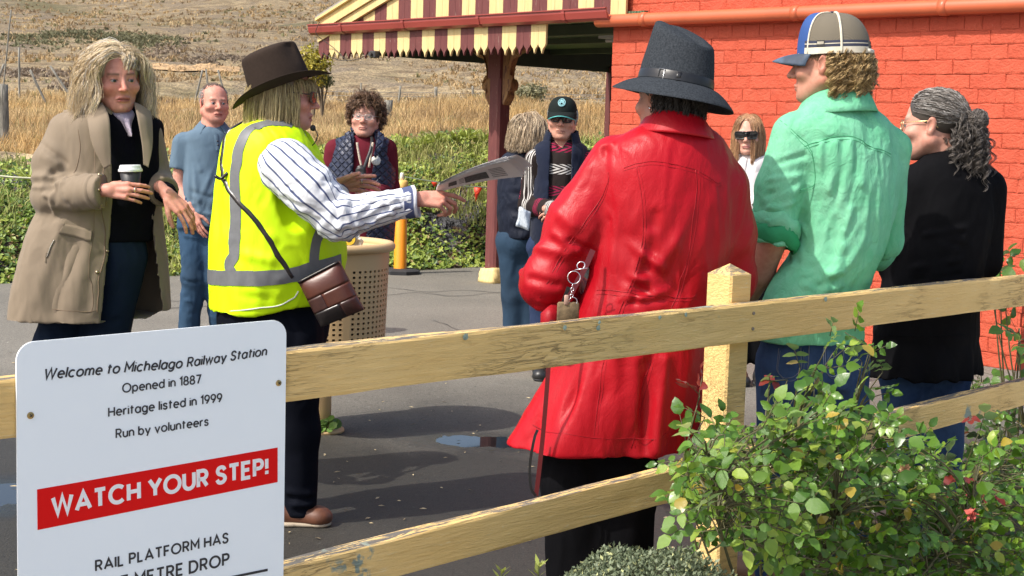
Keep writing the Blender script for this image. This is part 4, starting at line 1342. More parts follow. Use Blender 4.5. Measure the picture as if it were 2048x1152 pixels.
for (px, py) in ((61, 831), (557, 766)):
 u, v = uv_of(px, py)
 a = np.linspace(0, 6.283, 16, endpoint=False)
 V = [sp(u, v, .004)] + [sp(u + math.cos(q) * .0062, v + math.sin(q) * .0062, .0022) for q in a] + [sp(u + math.cos(q) * .0068, v + math.sin(q) * .0068, 0) for q in a]
 s_ = mk('screw', V, [(0, 1 + i, 1 + (i + 1) % 16) for i in range(16)] + [(1 + i, 17 + i, 17 + (i + 1) % 16, 1 + (i + 1) % 16) for i in range(16)], brass, sign, False)
 mb = MB()
 for q in (.6, 2.17):
  d = (math.cos(q) * .004, math.sin(q) * .004); e = (-math.sin(q) * .0008, math.cos(q) * .0008)
  mb.add([sp(u + a_ * d[0] + b_ * e[0], v + a_ * d[1] + b_ * e[1], .0045) for a_, b_ in ((-1, -1), (1, -1), (1, 1), (-1, 1))], [(0, 1, 2, 3)])
 mb.build('screw_slot', m_black, s_)
# ------------------------------------------------------------------ litter bin
bc = G(648, 862); bc = np.array([bc[0], bc[1] - .0, 0])
BR = .305; bz0 = .33; bz1 = W(700, 492, bc[1] - .1)[2]
sand = simple('bin_sand_paint', (.56, .38, .19), .42, .05, 3, .1, 200)
bin_ = empty('litter_bin', bc, 'sand coloured perforated metal litter bin behind the person in the hi-vis vest', 'bin')
nc, nr = 60, 19; V = []; F = []
za, zb = bz0 + .03, bz1 - .10
pitch_z = (zb - za) / nr
mb = MB()
def cyl(a, z, r): return (bc[0] + r * math.cos(a), bc[1] + r * math.sin(a), z)
def rad(z): return BR * (.94 + .06 * (z - bz0) / (bz1 - bz0))
da = 2 * math.pi / nc
for i in range(nc):
 for j in range(nr):
  a0 = i * da; z0 = za + j * pitch_z
  solid = (i % 10) == 9
  f = .27
  q = [(a0, z0), (a0 + da, z0), (a0 + da, z0 + pitch_z), (a0, z0 + pitch_z)]
  if solid:
   mb.add([cyl(a, z, rad(z)) for a, z in q], [(0, 1, 2, 3)])
  else:
   h = [(a0 + da * f, z0 + pitch_z * f), (a0 + da * (1 - f), z0 + pitch_z * f), (a0 + da * (1 - f), z0 + pitch_z * (1 - f)), (a0 + da * f, z0 + pitch_z * (1 - f))]
   Vv = [cyl(a, z, rad(z)) for a, z in q] + [cyl(a, z, rad(z)) for a, z in h] + [cyl(a, z, rad(z) - .006) for a, z in h]
   mb.add(Vv, [(0, 1, 5, 4), (1, 2, 6, 5), (2, 3, 7, 6), (3, 0, 4, 7), (4, 5, 9, 8), (5, 6, 10, 9), (6, 7, 11, 10), (7, 4, 8, 11)])
mb.build('perforated_body', sand, bin_)
def ringmesh(prof, seg=64):
 V = [];
 for i in range(seg):
  a = 2 * math.pi * i / seg
  for r, z in prof: V.append(cyl(a, z, r))
 k = len(prof); F = []
 for i in range(seg):
  for j in range(k - 1): F.append((i * k + j, ((i + 1) % seg) * k + j, ((i + 1) % seg) * k + j + 1, i * k + j + 1))
 return V, F
mk('top_band', *ringmesh([(rad(zb), zb), (rad(bz1) , bz1 - .02)]), sand, bin_, True)
mk('base_band', *ringmesh([(.05, bz0), (rad(bz0), bz0), (rad(za), za)]), sand, bin_, True)
rp = [(BR + .006 + .022 * math.cos(q) , bz1 - .005 + .022 * math.sin(q)) for q in np.linspace(-1.8, math.pi + .6, 14)] + [(BR - .05, bz1 - .012), (BR - .055, bz1 - .1)]
mk('rim', *ringmesh(rp), sand, bin_, True)
dark = simple('bin_liner', (.06, .045, .03), .7)
mk('liner', *ringmesh([(BR - .03, bz1 - .03), (BR - .03, bz0 + .02), (0.001, bz0 + .02)]), dark, bin_, True)
mb = MB(); mb.tube([bc + (0, 0, .012), bc + (0, 0, bz0 + .01)], .034, 14); mb.tube([bc + (0, 0, .0), bc + (0, 0, .014)], .10, 14); mb.build('pedestal', sand, bin_, True)
# paper bag with a yellow round print poking out
pw = simple('paper_bag', (.62, .58, .5), .8, .1, 20, .4, 30, .01)
c = W(704, 482, bc[1] - .14); rb = np.random.default_rng(4)
V = []
for u in np.linspace(-1, 1, 8):
 for v in np.linspace(0, 1, 7):
  V.append(c + np.array([u * .05 * (1 - .25 * v) + .008 * rb.normal() * v, .012 * math.sin(u * 4) + .008 * rb.normal(), -.09 + v * .125 + .012 * rb.normal() * (v == 1) - .02 * u * v]))
ob = thing('paper_bag', V, grid_faces(8, 7), pw, 'crumpled pale paper bag with yellow print sticking out of the bin', 'bag', smooth=True)
sm = ob.modifiers.new('thickness', 'SOLIDIFY'); sm.thickness = .012
yl = simple('print_yellow', (.75, .5, .03), .6)
for r0, r1, mt in ((0.0, .016, m_black), (.016, .03, yl), (.03, .034, m_black)):
 V = [];
 for q in np.linspace(0, 6.283, 25):
  V += [W(698, 478, c[1] - .022) + np.array([r * math.cos(q), 0, r * math.sin(q)]) for r in (r0, r1)]
 mk('printed_ring', V, [(2 * i, 2 * i + 1, 2 * i + 3, 2 * i + 2) for i in range(24)], mt, ob, False)
# ------------------------------------------------------------------ orange bollards with rope and flags
m_or = simple('bollard_orange', (.85, .30, .015), .4, .06, 4)
m_or.node_tree.nodes['Principled BSDF'].inputs['Subsurface Weight'].default_value = 0.0
m_yl = simple('bollard_top', (.80, .52, .16), .45, .08); m_cr = simple('bollard_cap', (.74, .70, .60), .5)
m_rub = simple('rubber_black', (.025, .025, .027), .8)
bo = G(800, 547)
boll = empty('warning_bollard', bo, 'orange plastic bollard on a black rubber base at the platform edge', 'bollard')
sc_ = S(bo[1])
hb = W(800, 345, bo[1])[2]
mb = MB(); mb.tube(np.array([bo + (0, 0, z) for z in (.04, .06, hb * .83, hb * .84)]), [.072, .066, .060, .054], 18); mb.build('tube', m_or, boll, True)
mb = MB(); mb.tube(np.array([bo + (0, 0, z) for z in (hb * .80, hb * .91, hb * .925)]), [.066, .065, .05], 18); mb.build('collar', m_yl, boll, True)
mb = MB(); mb.tube(np.array([bo + (0, 0, z) for z in (hb * .92, hb * .985, hb)]), [.024, .022, .014], 12); mb.build('cap', m_cr, boll, True)
V = []
for r_, z_ in ((.21, 0.0), (.21, .035), (.17, .05), (.07, .055)):
 for q in np.linspace(0, 2 * math.pi, 8, endpoint=False): V.append(bo + np.array([r_ * math.cos(q + .39) * 1.02, r_ * math.sin(q + .39), z_]))
F = [(i * 8 + j, i * 8 + (j + 1) % 8, (i + 1) * 8 + (j + 1) % 8, (i + 1) * 8 + j) for i in range(3) for j in range(8)] + [tuple(24 + j for j in range(8)), tuple(range(7, -1, -1))]
mk('base', V, F, m_rub, boll, False)
m_rope = simple('rope', (.62, .62, .42), .8)
Yr = bo[1]
P = smooth_path([W(-150, 335, 13.2), W(0, 352, 13.3), W(75, 357, 13.4), W(330, 368, 13.8), W(560, 372, 14.3), W(790, 352, Yr)], 60)
V, F = tube(P, .009, 6); thing('barrier_rope', V, F, m_rope, 'pale rope strung from the left edge along the bank to the bollard', 'rope')
P = smooth_path([W(800, 352, Yr), W(860, 362, Yr), W(955, 374, Yr + .1), W(1100, 372, Yr + .3), W(1400, 350, Yr + .6)], 40)
V, F = tube(P, .006, 6); thing('flag_string', V, F, simple('string_dark', (.18, .22, .15), .8), 'dark string with pennants running right from the bollard', 'string')
P = smooth_path([W(-20, 550, 12.9), W(10, 560, 12.9), W(30, 572, 12.8)], 12)
V, F = tube(P, .008, 6); thing('loose_rope_end', V, F, m_rope, 'short pale rope end lying at the foot of the bank at left', 'rope')
m_fl = simple('flag_orange_red', (.85, .06, .02), .5, .06)
for (pts, lab) in (([(948, 374), (966, 374), (957, 390), (951, 404)], 'orange-red triangular pennant left of the veranda post'), ([(862, 362), (876, 364), (872, 370), (868, 374)], 'orange-red pennant mostly hidden by the outstretched hand')):
 a, b, c, d = [W(*q, Yr + .12) for q in pts]
 V = [a, b, c + (0, .012, 0), d, .5 * (a + d) + np.array([0, -.006, 0])]
 V = V + [v + np.array([0, .004, 0]) for v in V]
 thing('pennant_flag', V, [(0, 4, 3, 2, 1), (6, 7, 8, 9, 5), (0, 1, 6, 5), (1, 2, 7, 6), (2, 3, 8, 7), (3, 4, 9, 8), (4, 0, 5, 9)], m_fl, lab, 'flag')
# ------------------------------------------------------------------ plants in front of the fence
def leaf_mesh(v, wdt=.62, fold=.22, curl=.18):
 """one serrated oval leaflet, unit length along +y"""
 rr = np.random.default_rng(v + 50)
 n = 7; V = []; F = []
 for i in range(n):
  t = i / (n - 1)
  wv = wdt * .5 * (math.sin(math.pi * min(1, t ** .82)) ** .8 if 0 < t < 1 else 0)
  zc = -curl * (t - .3) ** 2 + .04 * rr.normal()
  se = 1 + (.07 if i % 2 else -.05)
  V += [(-wv * se, t, zc + fold * wv), (0, t + (.03 if i == n - 1 else 0), zc), (wv * se, t, zc + fold * wv * rr.uniform(.6, 1.2))]
 for i in range(n - 1):
  a = 3 * i
  F += [(a, a + 1, a + 4, a + 3), (a + 1, a + 2, a + 5, a + 4)]
 return np.array(V), F
def rose_mat(name, obj_random=True):
 if name in MATS: return MATS[name]
 s = NT(name)
 if obj_random:
  inf = s.n('ShaderNodeObjectInfo')
  c = s.ramp(inf.outputs['Random'], [(0., (.06, .145, .025)), (.35, (.11, .23, .04)), (.7, (.19, .32, .055)), (.955, (.30, .41, .08)), (.985, (.42, .42, .09)), (1., (.42, .30, .06))])
 else:
  c = s.attr('Col')
 c = s.hsv(c, .495, 1.05, .86)
 geo = s.n('ShaderNodeNewGeometry')
 c = s.mix(geo.outputs['Backfacing'], c, s.hsv(c, .5, .7, 1.35))
 s.set(Base_Color=c, Roughness=.33, Specular_IOR_Level=.5, Normal=s.bump(s.noise(90, 2), .25, .003))
 tr = s.n('ShaderNodeBsdfTranslucent'); s.l(s.hsv(c, .48, 1.15, 1.6), tr.inputs[0])
 mx = s.n('ShaderNodeMixShader'); mx.inputs[0].default_value = .28
 s.l(s.b.outputs[0], mx.inputs[1]); s.l(tr.outputs[0], mx.inputs[2]); s.l(mx.outputs[0], s.o.inputs[0])
 return s.m
LM = [leaf_mesh(v, (.62, .7, .56, .66)[v], (.25, .12, .35, .05)[v], (.2, .35, .1, .45)[v]) for v in range(4)]
def in_poly(x, y, poly):
 c = False; j = len(poly) - 1
 for i in range(len(poly)):
  if (poly[i][1] > y) != (poly[j][1] > y) and x < (poly[j][0] - poly[i][0]) * (y - poly[i][1]) / (poly[j][1] - poly[i][1] + 1e-9) + poly[i][0]: c = not c
  j = i
 return c
def rose_bush(name, label, poly, yfun, ncl, size, base, seed, nsingle=300, red=(), cat='rose bush', yr=(.12, .95), bark=(.09, .085, .035), dark=1.0, extra=None):
 r5 = np.random.default_rng(seed)
 root = empty(name, base, label, cat)
 xs = [p[0] for p in poly]; ys_ = [p[1] for p in poly]
 leaves = []; stems = MB()
 cents = []
 tries = 0
 while len(cents) < ncl and tries < ncl * 40:
  tries += 1
  x, y = r5.uniform(min(xs), max(xs)), r5.uniform(min(ys_), max(ys_))
  if not in_poly(x, y, poly): continue
  Y = yfun(x) - r5.uniform(*yr)
  cents.append((x, y, W(x, y, Y)))
 if extra:
  for (x, y, dy) in extra: cents.append((x, y, W(x, y, yfun(x) - dy)))
 canes = []
 for i in range(13):
  x, y, e = cents[r5.integers(len(cents))]
  b = np.array(base) + np.array([r5.normal(0, .07), r5.normal(0, .05), 0])
  mid = .5 * (b + e) + np.array([(e[0] - b[0]) * .18, (e[1] - b[1]) * .1 - .02, .05])
  P = smooth_path([b, mid, e], 14)
  canes.append(P); stems.tube(P, np.linspace(.0055, .002, 14), 6)
 CP = np.concatenate(canes)
 for (x, y, c) in cents:
  d2 = np.linalg.norm(CP - c, axis=1) + (CP[:, 2] > c[2]) * .15
  q = CP[np.argmin(d2)]
  dirv = nrm(c - q + np.array([0, 0, .03]) + r5.normal(0, .04, 3))
  if np.linalg.norm(c - q) < .35: stems.tube(smooth_path([q, .5 * (q + c) + (0, 0, .02), c], 6), np.linspace(.003, .0015, 6), 4)
  out = nrm(dirv * .5 + r5.normal(0, .55, 3) + np.array([-.1, -.35, -.05]))
  up = nrm(np.array([-.35, -.55, .95]) + r5.normal(0, .35, 3))
  up = nrm(up - out * (up @ out)); side = np.cross(out, up)
  L = size * r5.uniform(.55, 1.18)
  reach = L * 2.1
  stems.tube([c, c + out * reach * .85], np.array([.0014, .0009]), 4)
  isred = any(math.hypot(x - rx_, y - ry_) < rr_ for rx_, ry_, rr_ in red)
  sub = [(0.25, 1, .75), (.25, -1, .75), (.6, 1, .95), (.6, -1, .95), (.85, 0, 1.1)]
  if r5.random() < .25: sub = sub[2:]
  for (t, sd_, k) in sub:
   p = c + out * reach * t
   d = out if sd_ == 0 else nrm(out * .45 + side * sd_)
   d = nrm(d + np.array([0, 0, -.22]) + r5.normal(0, .10, 3))
   nn = nrm(up + r5.normal(0, .22, 3)); nn = nrm(nn - d * (nn @ d)); xx = np.cross(d, nn)
   leaves.append((p, xx, d, nn, L * k * r5.uniform(.85, 1.1), r5.integers(4), isred, (x, y)))
 stems.build('stems', simple('rose_stem_' + name, bark, .6, .3, 30), root, True)
 leaves.sort(key=lambda l: l[0][1] + 3 * (not (1300 < l[7][0] < 2060 and l[7][1] < 1170)))
 mats_o = rose_mat('rose_leaf'); mats_m = rose_mat('rose_leaf_mass', False); red_m = MATS.get('rose_leaf_red') or simple('rose_leaf_red', (.22, .05, .035), .4, .3, 40)
 mb_V = []; mb_F = []; mb_C = []; n0 = 0
 meshes = [mesh_data('leaf', V, F, mats_o, True) for V, F in LM]; meshes_r = [mesh_data('leaf', V, F, red_m, True) for V, F in LM]
 ro = np.array(base)
 stops = np.array([(.06, .145, .025), (.11, .23, .04), (.19, .32, .055), (.30, .41, .08)])
 for k, (p, xx, d, nn, L, v, isr, _) in enumerate(leaves):
  if k < nsingle:
   o = bpy.data.objects.new('leaf', meshes_r[v] if isr else meshes[v])
   M = Matrix(((xx[0] * L, d[0] * L, nn[0] * L, p[0] - ro[0]), (xx[1] * L, d[1] * L, nn[1] * L, p[1] - ro[1]), (xx[2] * L, d[2] * L, nn[2] * L, p[2] - ro[2]), (0, 0, 0, 1)))
   link(o, root); o.matrix_local = M
  else:
   V, F = LM[v]
   mb_V.append(p + (V[:, :1] * xx + V[:, 1:2] * d + V[:, 2:] * nn) * L)
   mb_F += [tuple(i + n0 for i in f) for f in F]; n0 += len(V)
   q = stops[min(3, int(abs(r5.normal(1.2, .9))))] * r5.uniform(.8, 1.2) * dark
   if isr: q = np.array((.22, .05, .035))
   elif r5.random() < .03: q = np.array((.36, .30, .06))
   mb_C.append(np.tile(q, (len(V), 1)))
 if mb_V:
  o = mk('foliage', np.concatenate(mb_V), mb_F, mats_m, root, True, attrs={'Col': np.concatenate(mb_C)}); o['kind'] = 'stuff'
 return root
def fY(x):
 a = (x - 1024) / FPX
 t = (F0[0] - a * F0[1]) / (a * fd[1] - fd[0]); return F0[1] + fd[1] * t
poly1 = [(1352, 945), (1358, 900), (1400, 865), (1470, 855), (1530, 820), (1580, 830), (1620, 800), (1690, 815), (1760, 830), (1800, 870), (1850, 890), (1900, 920), (1960, 900), (2060, 915), (2060, 1175), (1560, 1175), (1520, 1100), (1440, 1070), (1390, 1040), (1356, 990)]
ex = [(1400, 790, .35), (1395, 810, .35), (1410, 835, .4)]
for q in np.linspace(0, 1, 8):
 ex += [(1655 + 12 * math.sin(q * 9), 690 + 110 * q, .45), (1735 + 14 * math.sin(q * 7 + 2), 690 + 120 * q, .5)]
ex += [(1690, 665, .5), (1710, 662, .5), (1660, 672, .45), (1600, 735, .4), (1575, 760, .4), (1640, 720, .45), (1540, 770, .35), (1765, 745, .5), (1940, 830, .6), (1985, 820, .6), (1960, 860, .6)]
bY = fY(1650) - .5
rose_bush('rose_bush', 'large leafy green rose bush in front of the fence at lower right', poly1, fY, 980, .041, (W(1600, 900, bY)[0], bY, 0), 31, 300,
   red=((1400, 790, 24), (1950, 825, 30), (1930, 960, 22), (1575, 772, 18)), extra=ex)
# withered rose and hip
m_dead = simple('withered_petal', (.55, .12, .09), .7, .4, 60)
r6 = np.random.default_rng(77)
def withered(px, py, Y, r, mt, name, label):
 c = W(px, py, Y); V = []; F = []
 for i in range(22):
  d = nrm(r6.normal(size=3)); e = nrm(np.cross(d, r6.normal(size=3))); f = np.cross(d, e); L = r * r6.uniform(.6, 1.2); k = len(V)
  V += [c, c + d * L * .6 + e * L * .35, c + d * L + f * L * .2, c + d * L * .6 - e * L * .35]; F.append((k, k + 1, k + 2, k + 3))
 thing(name, V, F, mt, label, 'rose', smooth=False)
withered(1943, 1030, 3.75, .022, m_dead, 'withered_rose', 'small withered coral rose low in the bush near the right edge')
withered(1808, 940, 3.6, .018, simple('dry_rose_hip', (.45, .27, .14), .8), 'dried_rose_hip', 'dried brown rose head on a bare stalk in the middle of the bush')
# darker shrubs beyond the fence at the right
poly2 = [(1950, 880), (1990, 850), (2060, 830), (2060, 960), (1960, 960)]
rose_bush('dark_rose_bush', 'dark green rose bush behind the lower rail at the right edge', poly2, lambda x: fY(x) + 1.5, 60, .06, (W(2010, 900, fY(2010) + 1.0)[0], fY(2010) + 1.0, 0), 32, 0, yr=(.2, .8), dark=.55)
poly3 = [(1888, 775), (1920, 750), (1960, 742), (2020, 765), (2010, 800), (1895, 800)]
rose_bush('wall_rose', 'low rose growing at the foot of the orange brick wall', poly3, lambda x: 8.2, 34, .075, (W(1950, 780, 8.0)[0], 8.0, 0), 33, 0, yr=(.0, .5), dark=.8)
poly4 = [(2030, 640), (2055, 600), (2060, 700), (2035, 690)]
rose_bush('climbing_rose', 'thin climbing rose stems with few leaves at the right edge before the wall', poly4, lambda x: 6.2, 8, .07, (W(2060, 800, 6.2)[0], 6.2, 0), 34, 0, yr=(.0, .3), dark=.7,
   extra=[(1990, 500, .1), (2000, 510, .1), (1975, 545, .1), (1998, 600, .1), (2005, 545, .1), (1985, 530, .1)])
# clipped hedge at the bottom of the frame
r7 = np.random.default_rng(8)
hc_ = W(1300, 1150, 3.25)
hedge = empty('box_hedge', (hc_[0], hc_[1], 0), 'low clipped grey-green hedge at the bottom beside the rose bush', 'hedge')
n = 16000
d = nrm(r7.normal(size=(n, 3))); d[:, 2] = np.abs(d[:, 2])
htop = W(1300, 1088, 3.35)[2]
rad_ = np.array([.27, .24, .20])
P = np.array([hc_[0], hc_[1], htop - .20]) + d * rad_ * (.82 + .22 * r7.random((n, 1)) + .10 * fbm(d * 3, 2)[:, None])
N = nrm(d + r7.normal(0, .7, (n, 3)) + (0, 0, .3))
t = r7.random(n)[:, None]
C = np.array((.075, .10, .055)) * (1 - t) + np.array((.21, .25, .15)) * t
u = (r7.random(n) < .05)[:, None]; C = np.where(u, np.array((.48, .50, .24)), C)
L = r7.uniform(.008, .017, n)[:, None]
dd = nrm(np.cross(N, nrm(r7.normal(size=(n, 3)))) + np.array([0, 0, .6])); bb = nrm(np.cross(N, dd))
V = np.stack([P, P + dd * L * .5 + bb * L * .25, P + dd * L, P + dd * L * .5 - bb * L * .25], 1).reshape(-1, 3)
k = np.arange(n)[:, None] * 4
o = mk('foliage', V, np.concatenate([k + np.array([[0, 1, 2]]), k + np.array([[0, 2, 3]])]), leaf_mat('hedge_leaf', .5, .15), hedge, False, attrs={'Col': np.repeat(C, 4, 0)}); o['kind'] = 'stuff'
mb = MB()
for i in range(30):
 e = np.array([hc_[0], hc_[1], htop - .2]) + nrm(r7.normal(size=3)) * rad_ * .85
 mb.tube(smooth_path([(hc_[0] + .02 * r7.normal(), hc_[1] + .02 * r7.normal(), 0), .5 * (e + np.array([hc_[0], hc_[1], .2])), e], 6), np.linspace(.008, .003, 6), 5)
mb.build('stems', simple('hedge_stem', (.13, .10, .07), .9), hedge, True)
# weeds
def weed(c, n, L, name, label, seed, col=(.12, .22, .045)):
 rw = np.random.default_rng(seed); V = []; F = []; C = []
 for i in range(n):
  a = rw.uniform(0, 6.28); el = rw.uniform(.3, 1.35); l = L * rw.uniform(.5, 1)
  d = np.array([math.cos(a) * math.cos(el), math.sin(a) * math.cos(el), math.sin(el)])
  p = c + d * l
  nn = nrm(np.array([0, -.4, 1]) + rw.normal(0, .4, 3)); x = nrm(np.cross(nn, d)); y = np.cross(nn, x); k = len(V); s = L * .28 * rw.uniform(.6, 1.1)
  ring = [p + (x * math.cos(q) + y * math.sin(q)) * s for q in np.linspace(0, 6.28, 9)[:-1]]
  V += [p - nn * s * .2] + ring; F += [(k, k + 1 + j, k + 1 + (j + 1) % 8) for j in range(8)]
  C += [np.array(col) * rw.uniform(.7, 1.4)] * 9
  e = nrm(np.cross(d, (0, 0, 1))) * .002; k = len(V)
  V += [c - e, c + e, p + e, p - e]; F.append((k, k + 1, k + 2, k + 3)); C += [np.array(col) * .9] * 4
 o = thing(name, V, F, leaf_mat('weed_leaf'), label, 'weed', smooth=False, base=np.asarray(c), attrs={'Col': np.array(C)})
weed(G(652, 866), 26, .09, 'weed_clump', 'round-leaved weeds growing round the foot of the bin', 5)
def sprig(px, py, Y, label, seed):
 rw = np.random.default_rng(seed); top = W(px, py, Y); V = []; F = []; C = []
 base = np.array([top[0], top[1], 0.0])
 vv, ff = tube(np.linspace(base, top, 6), np.linspace(.004, .002, 6), 5); V += list(vv); F += ff; C += [(.12, .14, .05)] * len(vv)
 for i in range(22):
  z = top[2] - rw.random() ** 1.5 * .14; c = np.array([top[0], top[1], z]); a = rw.uniform(0, 6.28)
  d = nrm([math.cos(a), math.sin(a), .9]); x = nrm(np.cross(d, (0, 0, 1))) * .005; L = rw.uniform(.02, .035); k = len(V)
  V += [c, c + d * L * .5 + x, c + d * L, c + d * L * .5 - x]; F.append((k, k + 1, k + 2, k + 3)); C += [np.array((.28, .32, .08)) * rw.uniform(.6, 1.2)] * 4
 thing('shrub_sprig', V, F, leaf_mat('weed_leaf'), label, 'sprig', smooth=False, base=base, attrs={'Col': np.array(C)})
sprig(1003, 1138, 3.1, 'small green sprig at the bottom edge under the lower rail', 1)
sprig(1077, 1132, 3.1, 'small green sprig at the bottom edge beside the black trousers', 2)
# ================================================================== PEOPLE: SHARED BUILDERS
def skin_mat():
 if 'skin' in MATS: return MATS['skin']
 s = NT('skin')
 c = s.attr('Col')
 c = s.mix(s.ramp(s.noise(55, 4, .6), [(.35, 0.), (.65, 1.)]), s.hsv(c, .497, 1.06, .93), s.hsv(c, .502, .97, 1.05))
 s.set(Base_Color=s.mix(1.0, c, (.90, .78, .72), 'MULTIPLY'), Roughness=.52, Specular_IOR_Level=.28, Subsurface_Weight=.12, Subsurface_Radius=(.012, .005, .003), Subsurface_Scale=.5, Normal=s.bump(s.noise(220, 2), .12, .001))
 return s.m
def eye_mat():
 if 'eye' in MATS: return MATS['eye']
 s = NT('eye'); s.set(Base_Color=s.attr('Col'), Roughness=.12); return s.m
def head_frame(px, py, Y, yaw, pitch=0, tilt=0):
 """origin at eye level in the middle of the head; axes right, face, up. pitch>0 looks up, tilt>0 leans to own right"""
 return W(px, py, Y), axes(yaw) @ rotx(pitch) @ roty(tilt)
def head_sdf(wide=1.0, jaw=1.0, nose=1.0, fat=0.0, brow=1.0, lips=1.0, open_eyes=True, ears=True, mouth=0.0):
 X = lambda *p: np.array(p) * np.array([wide, 1, 1])
 parts = [ell((0, -.020, .036), (.077 * wide, .097, .083)), ell((0, .022, -.022), (.064 * wide + fat * .3, .068, .088)),
    ell((0, .046, -.080), (.042 * jaw + fat * .4, .040, .034 + fat * .2))]
 for s in (-1, 1):
  parts.append(cone(X(s * .054 * jaw, -.004, -.052), X(s * .020 * jaw, .058, -.096), .022 + fat * .5, .017 + fat * .3))
  parts.append(ell(X(s * .044, .056, -.026), (.023 + fat * .4, .022 + fat * .3, .020)))
 f = U(.022, *parts)
 f = U(.014, f, ell((0, .076, -.098), (.019 * jaw, .014, .013)))
 br = cone(X(-.036, .071, .021), X(.036, .071, .021), .0115 * brow, .0115 * brow)
 f = U(.012, f, br)
 for s in (-1, 1):
  f = cut(f, ell(X(s * .031, .0955, .001), (.0175, .0135, .0105)), .010)
 f = U(.010, f, cone((0, .079, .012), (0, .097 + .006 * nose, -.022), .0075, .0095 * nose))
 f = U(.008, f, ell((0, .103 + .004 * nose, -.030), (.0115 * nose, .0125, .0095)))
 for s in (-1, 1): f = U(.005, f, ell((s * .0125 * nose, .0945, -.0335), (.0068, .0085, .0068)))
 for s in (-1, 1): f = cut(f, ell((s * .0062 * nose, .1035, -.0395), (.0032, .005, .0032)), .003)
 f = U(.007, f, ell((0, .0835, -.0665), (.028, .0100 * lips, .0115)))
 f = U(.005, f, ell((0, .0905, -.0610), (.0235, .0060 * lips, .0042)), ell((0, .0893, -.0722 - mouth), (.0200, .0064 * lips, .0046)))
 f = cut(f, U(.002, cone((0, .0985, -.0665 - mouth / 2), (.0270, .084, -.0700 - mouth / 2), .0018 + mouth * .45, .0014), cone((0, .0985, -.0665 - mouth / 2), (-.0270, .084, -.0700 - mouth / 2), .0018 + mouth * .45, .0014)), .0025)
 for s in (-1, 1):
  c = X(s * .0312, .0735, .0)
  if open_eyes:
   ball = ell(c, (.0138, .0132, .0130))
   slot = ell(c + (0, .010, -.0008), (.0122, .014, .0036))
   f = U(.003, f, cut(ball, slot, .0015))
   f = cut(f, slot, .0012)
  else:
   f = U(.003, f, ell(c, (.0138, .0125, .0115)))
 if ears:
  for s in (-1, 1):
   M = axes(0) @ rotz(-s * 22) @ roty(s * 6) @ rotx(8)
   ear = ell(X(s * .079, -.012, -.004), (.0075, .0175, .031), M)
   ear = U(.006, ear, ell(X(s * .0765, -.006, -.028), (.007, .009, .010)))
   ear = cut(ear, ell(X(s * .087, -.008, -.002), (.0075, .0095, .018), M), .004)
   f = U(.005, f, ear)
 return f
def skin_colour(L, tone, lip=(.40, .12, .11), blush=.25, stubble=0.0, browc=None, wide=1.0, socket_shade=.30, lipw=1.0, mouth=0.0):
 """paint complexion: lips, cheeks, brows, lids; shade painted into sockets and creases"""
 x, y, z = np.abs(L[:, 0]) / wide, L[:, 1], L[:, 2]
 C = np.tile(np.array(tone), (len(L), 1))
 def blend(mask, col):
  nonlocal C
  C = C * (1 - mask[:, None]) + np.array(col) * mask[:, None]
 red = np.array(tone) * np.array([1.06, .70, .66])
 front = np.clip((y - .03) / .03, 0, 1)
 blend(blush * np.exp(-(((x - .043) / .022) ** 2 + ((z + .032) / .022) ** 2)) * front, red)
 blend(blush * 1.1 * np.exp(-((x / .014) ** 2 + ((z + .030) / .016) ** 2)) * np.clip((y - .085) / .01, 0, 1), red)
 blend(blush * .8 * np.exp(-(((x - .08) / .012) ** 2)) * (y < .02), red)
 if stubble: blend(stubble * np.clip((y + .01) / .03, 0, 1) * np.clip((-.045 - z) / .02, 0, 1), np.array(tone) * .72)
 blend(socket_shade * np.exp(-(((x - .031) / .019) ** 2 + ((z + .002) / .012) ** 2)) * front, np.array(tone) * np.array([.72, .6, .6]))  # eye sockets darkened: shade painted into the skin colour
 lm = np.exp(-((np.maximum(x - .014, 0) / .0095) ** 2 + ((z + .0666 + .08 * x + mouth / 2) / (.0085 * lipw + mouth * .5)) ** 4)) * np.clip((y - .080) / .006, 0, 1)
 blend(.85 * lm, lip)
 blend(.8 * np.exp(-((x / .025) ** 6 + ((z + .0668 + .10 * x + mouth / 2) / (.0017 + mouth * .3)) ** 2)) * np.clip((y - .080) / .006, 0, 1), np.array(lip) * .35)  # crease shade painted along the mouth line
 nl = np.exp(-(((x - (.0235 + .30 * np.maximum(-.040 - z, 0))) / .0035) ** 2)) * np.clip((-.036 - z) / .006, 0, 1) * np.clip((z + .072) / .008, 0, 1) * front
 blend(.38 * nl, np.array(tone) * np.array([.66, .5, .48]))  # smile folds drawn in as painted shade
 ex = (x - .0312)
 arc = .0042 * np.sqrt(np.clip(1 - (ex / .0150) ** 2, 0, 1))
 blend(.75 * np.exp(-(((z - arc - .0006) / .0024) ** 2)) * (np.abs(ex) < .0150) * np.clip((y - .07) / .01, 0, 1), (.06, .035, .03))
 if browc is not None:
  bz = .0235 - .10 * np.maximum(ex - .006, 0) * .6 - .03 * np.maximum(-ex, 0)
  blend(.85 * np.exp(-((z - bz) / .0046) ** 2) * np.clip((.021 - np.abs(ex)) / .004, 0, 1) * front, browc)
 return C
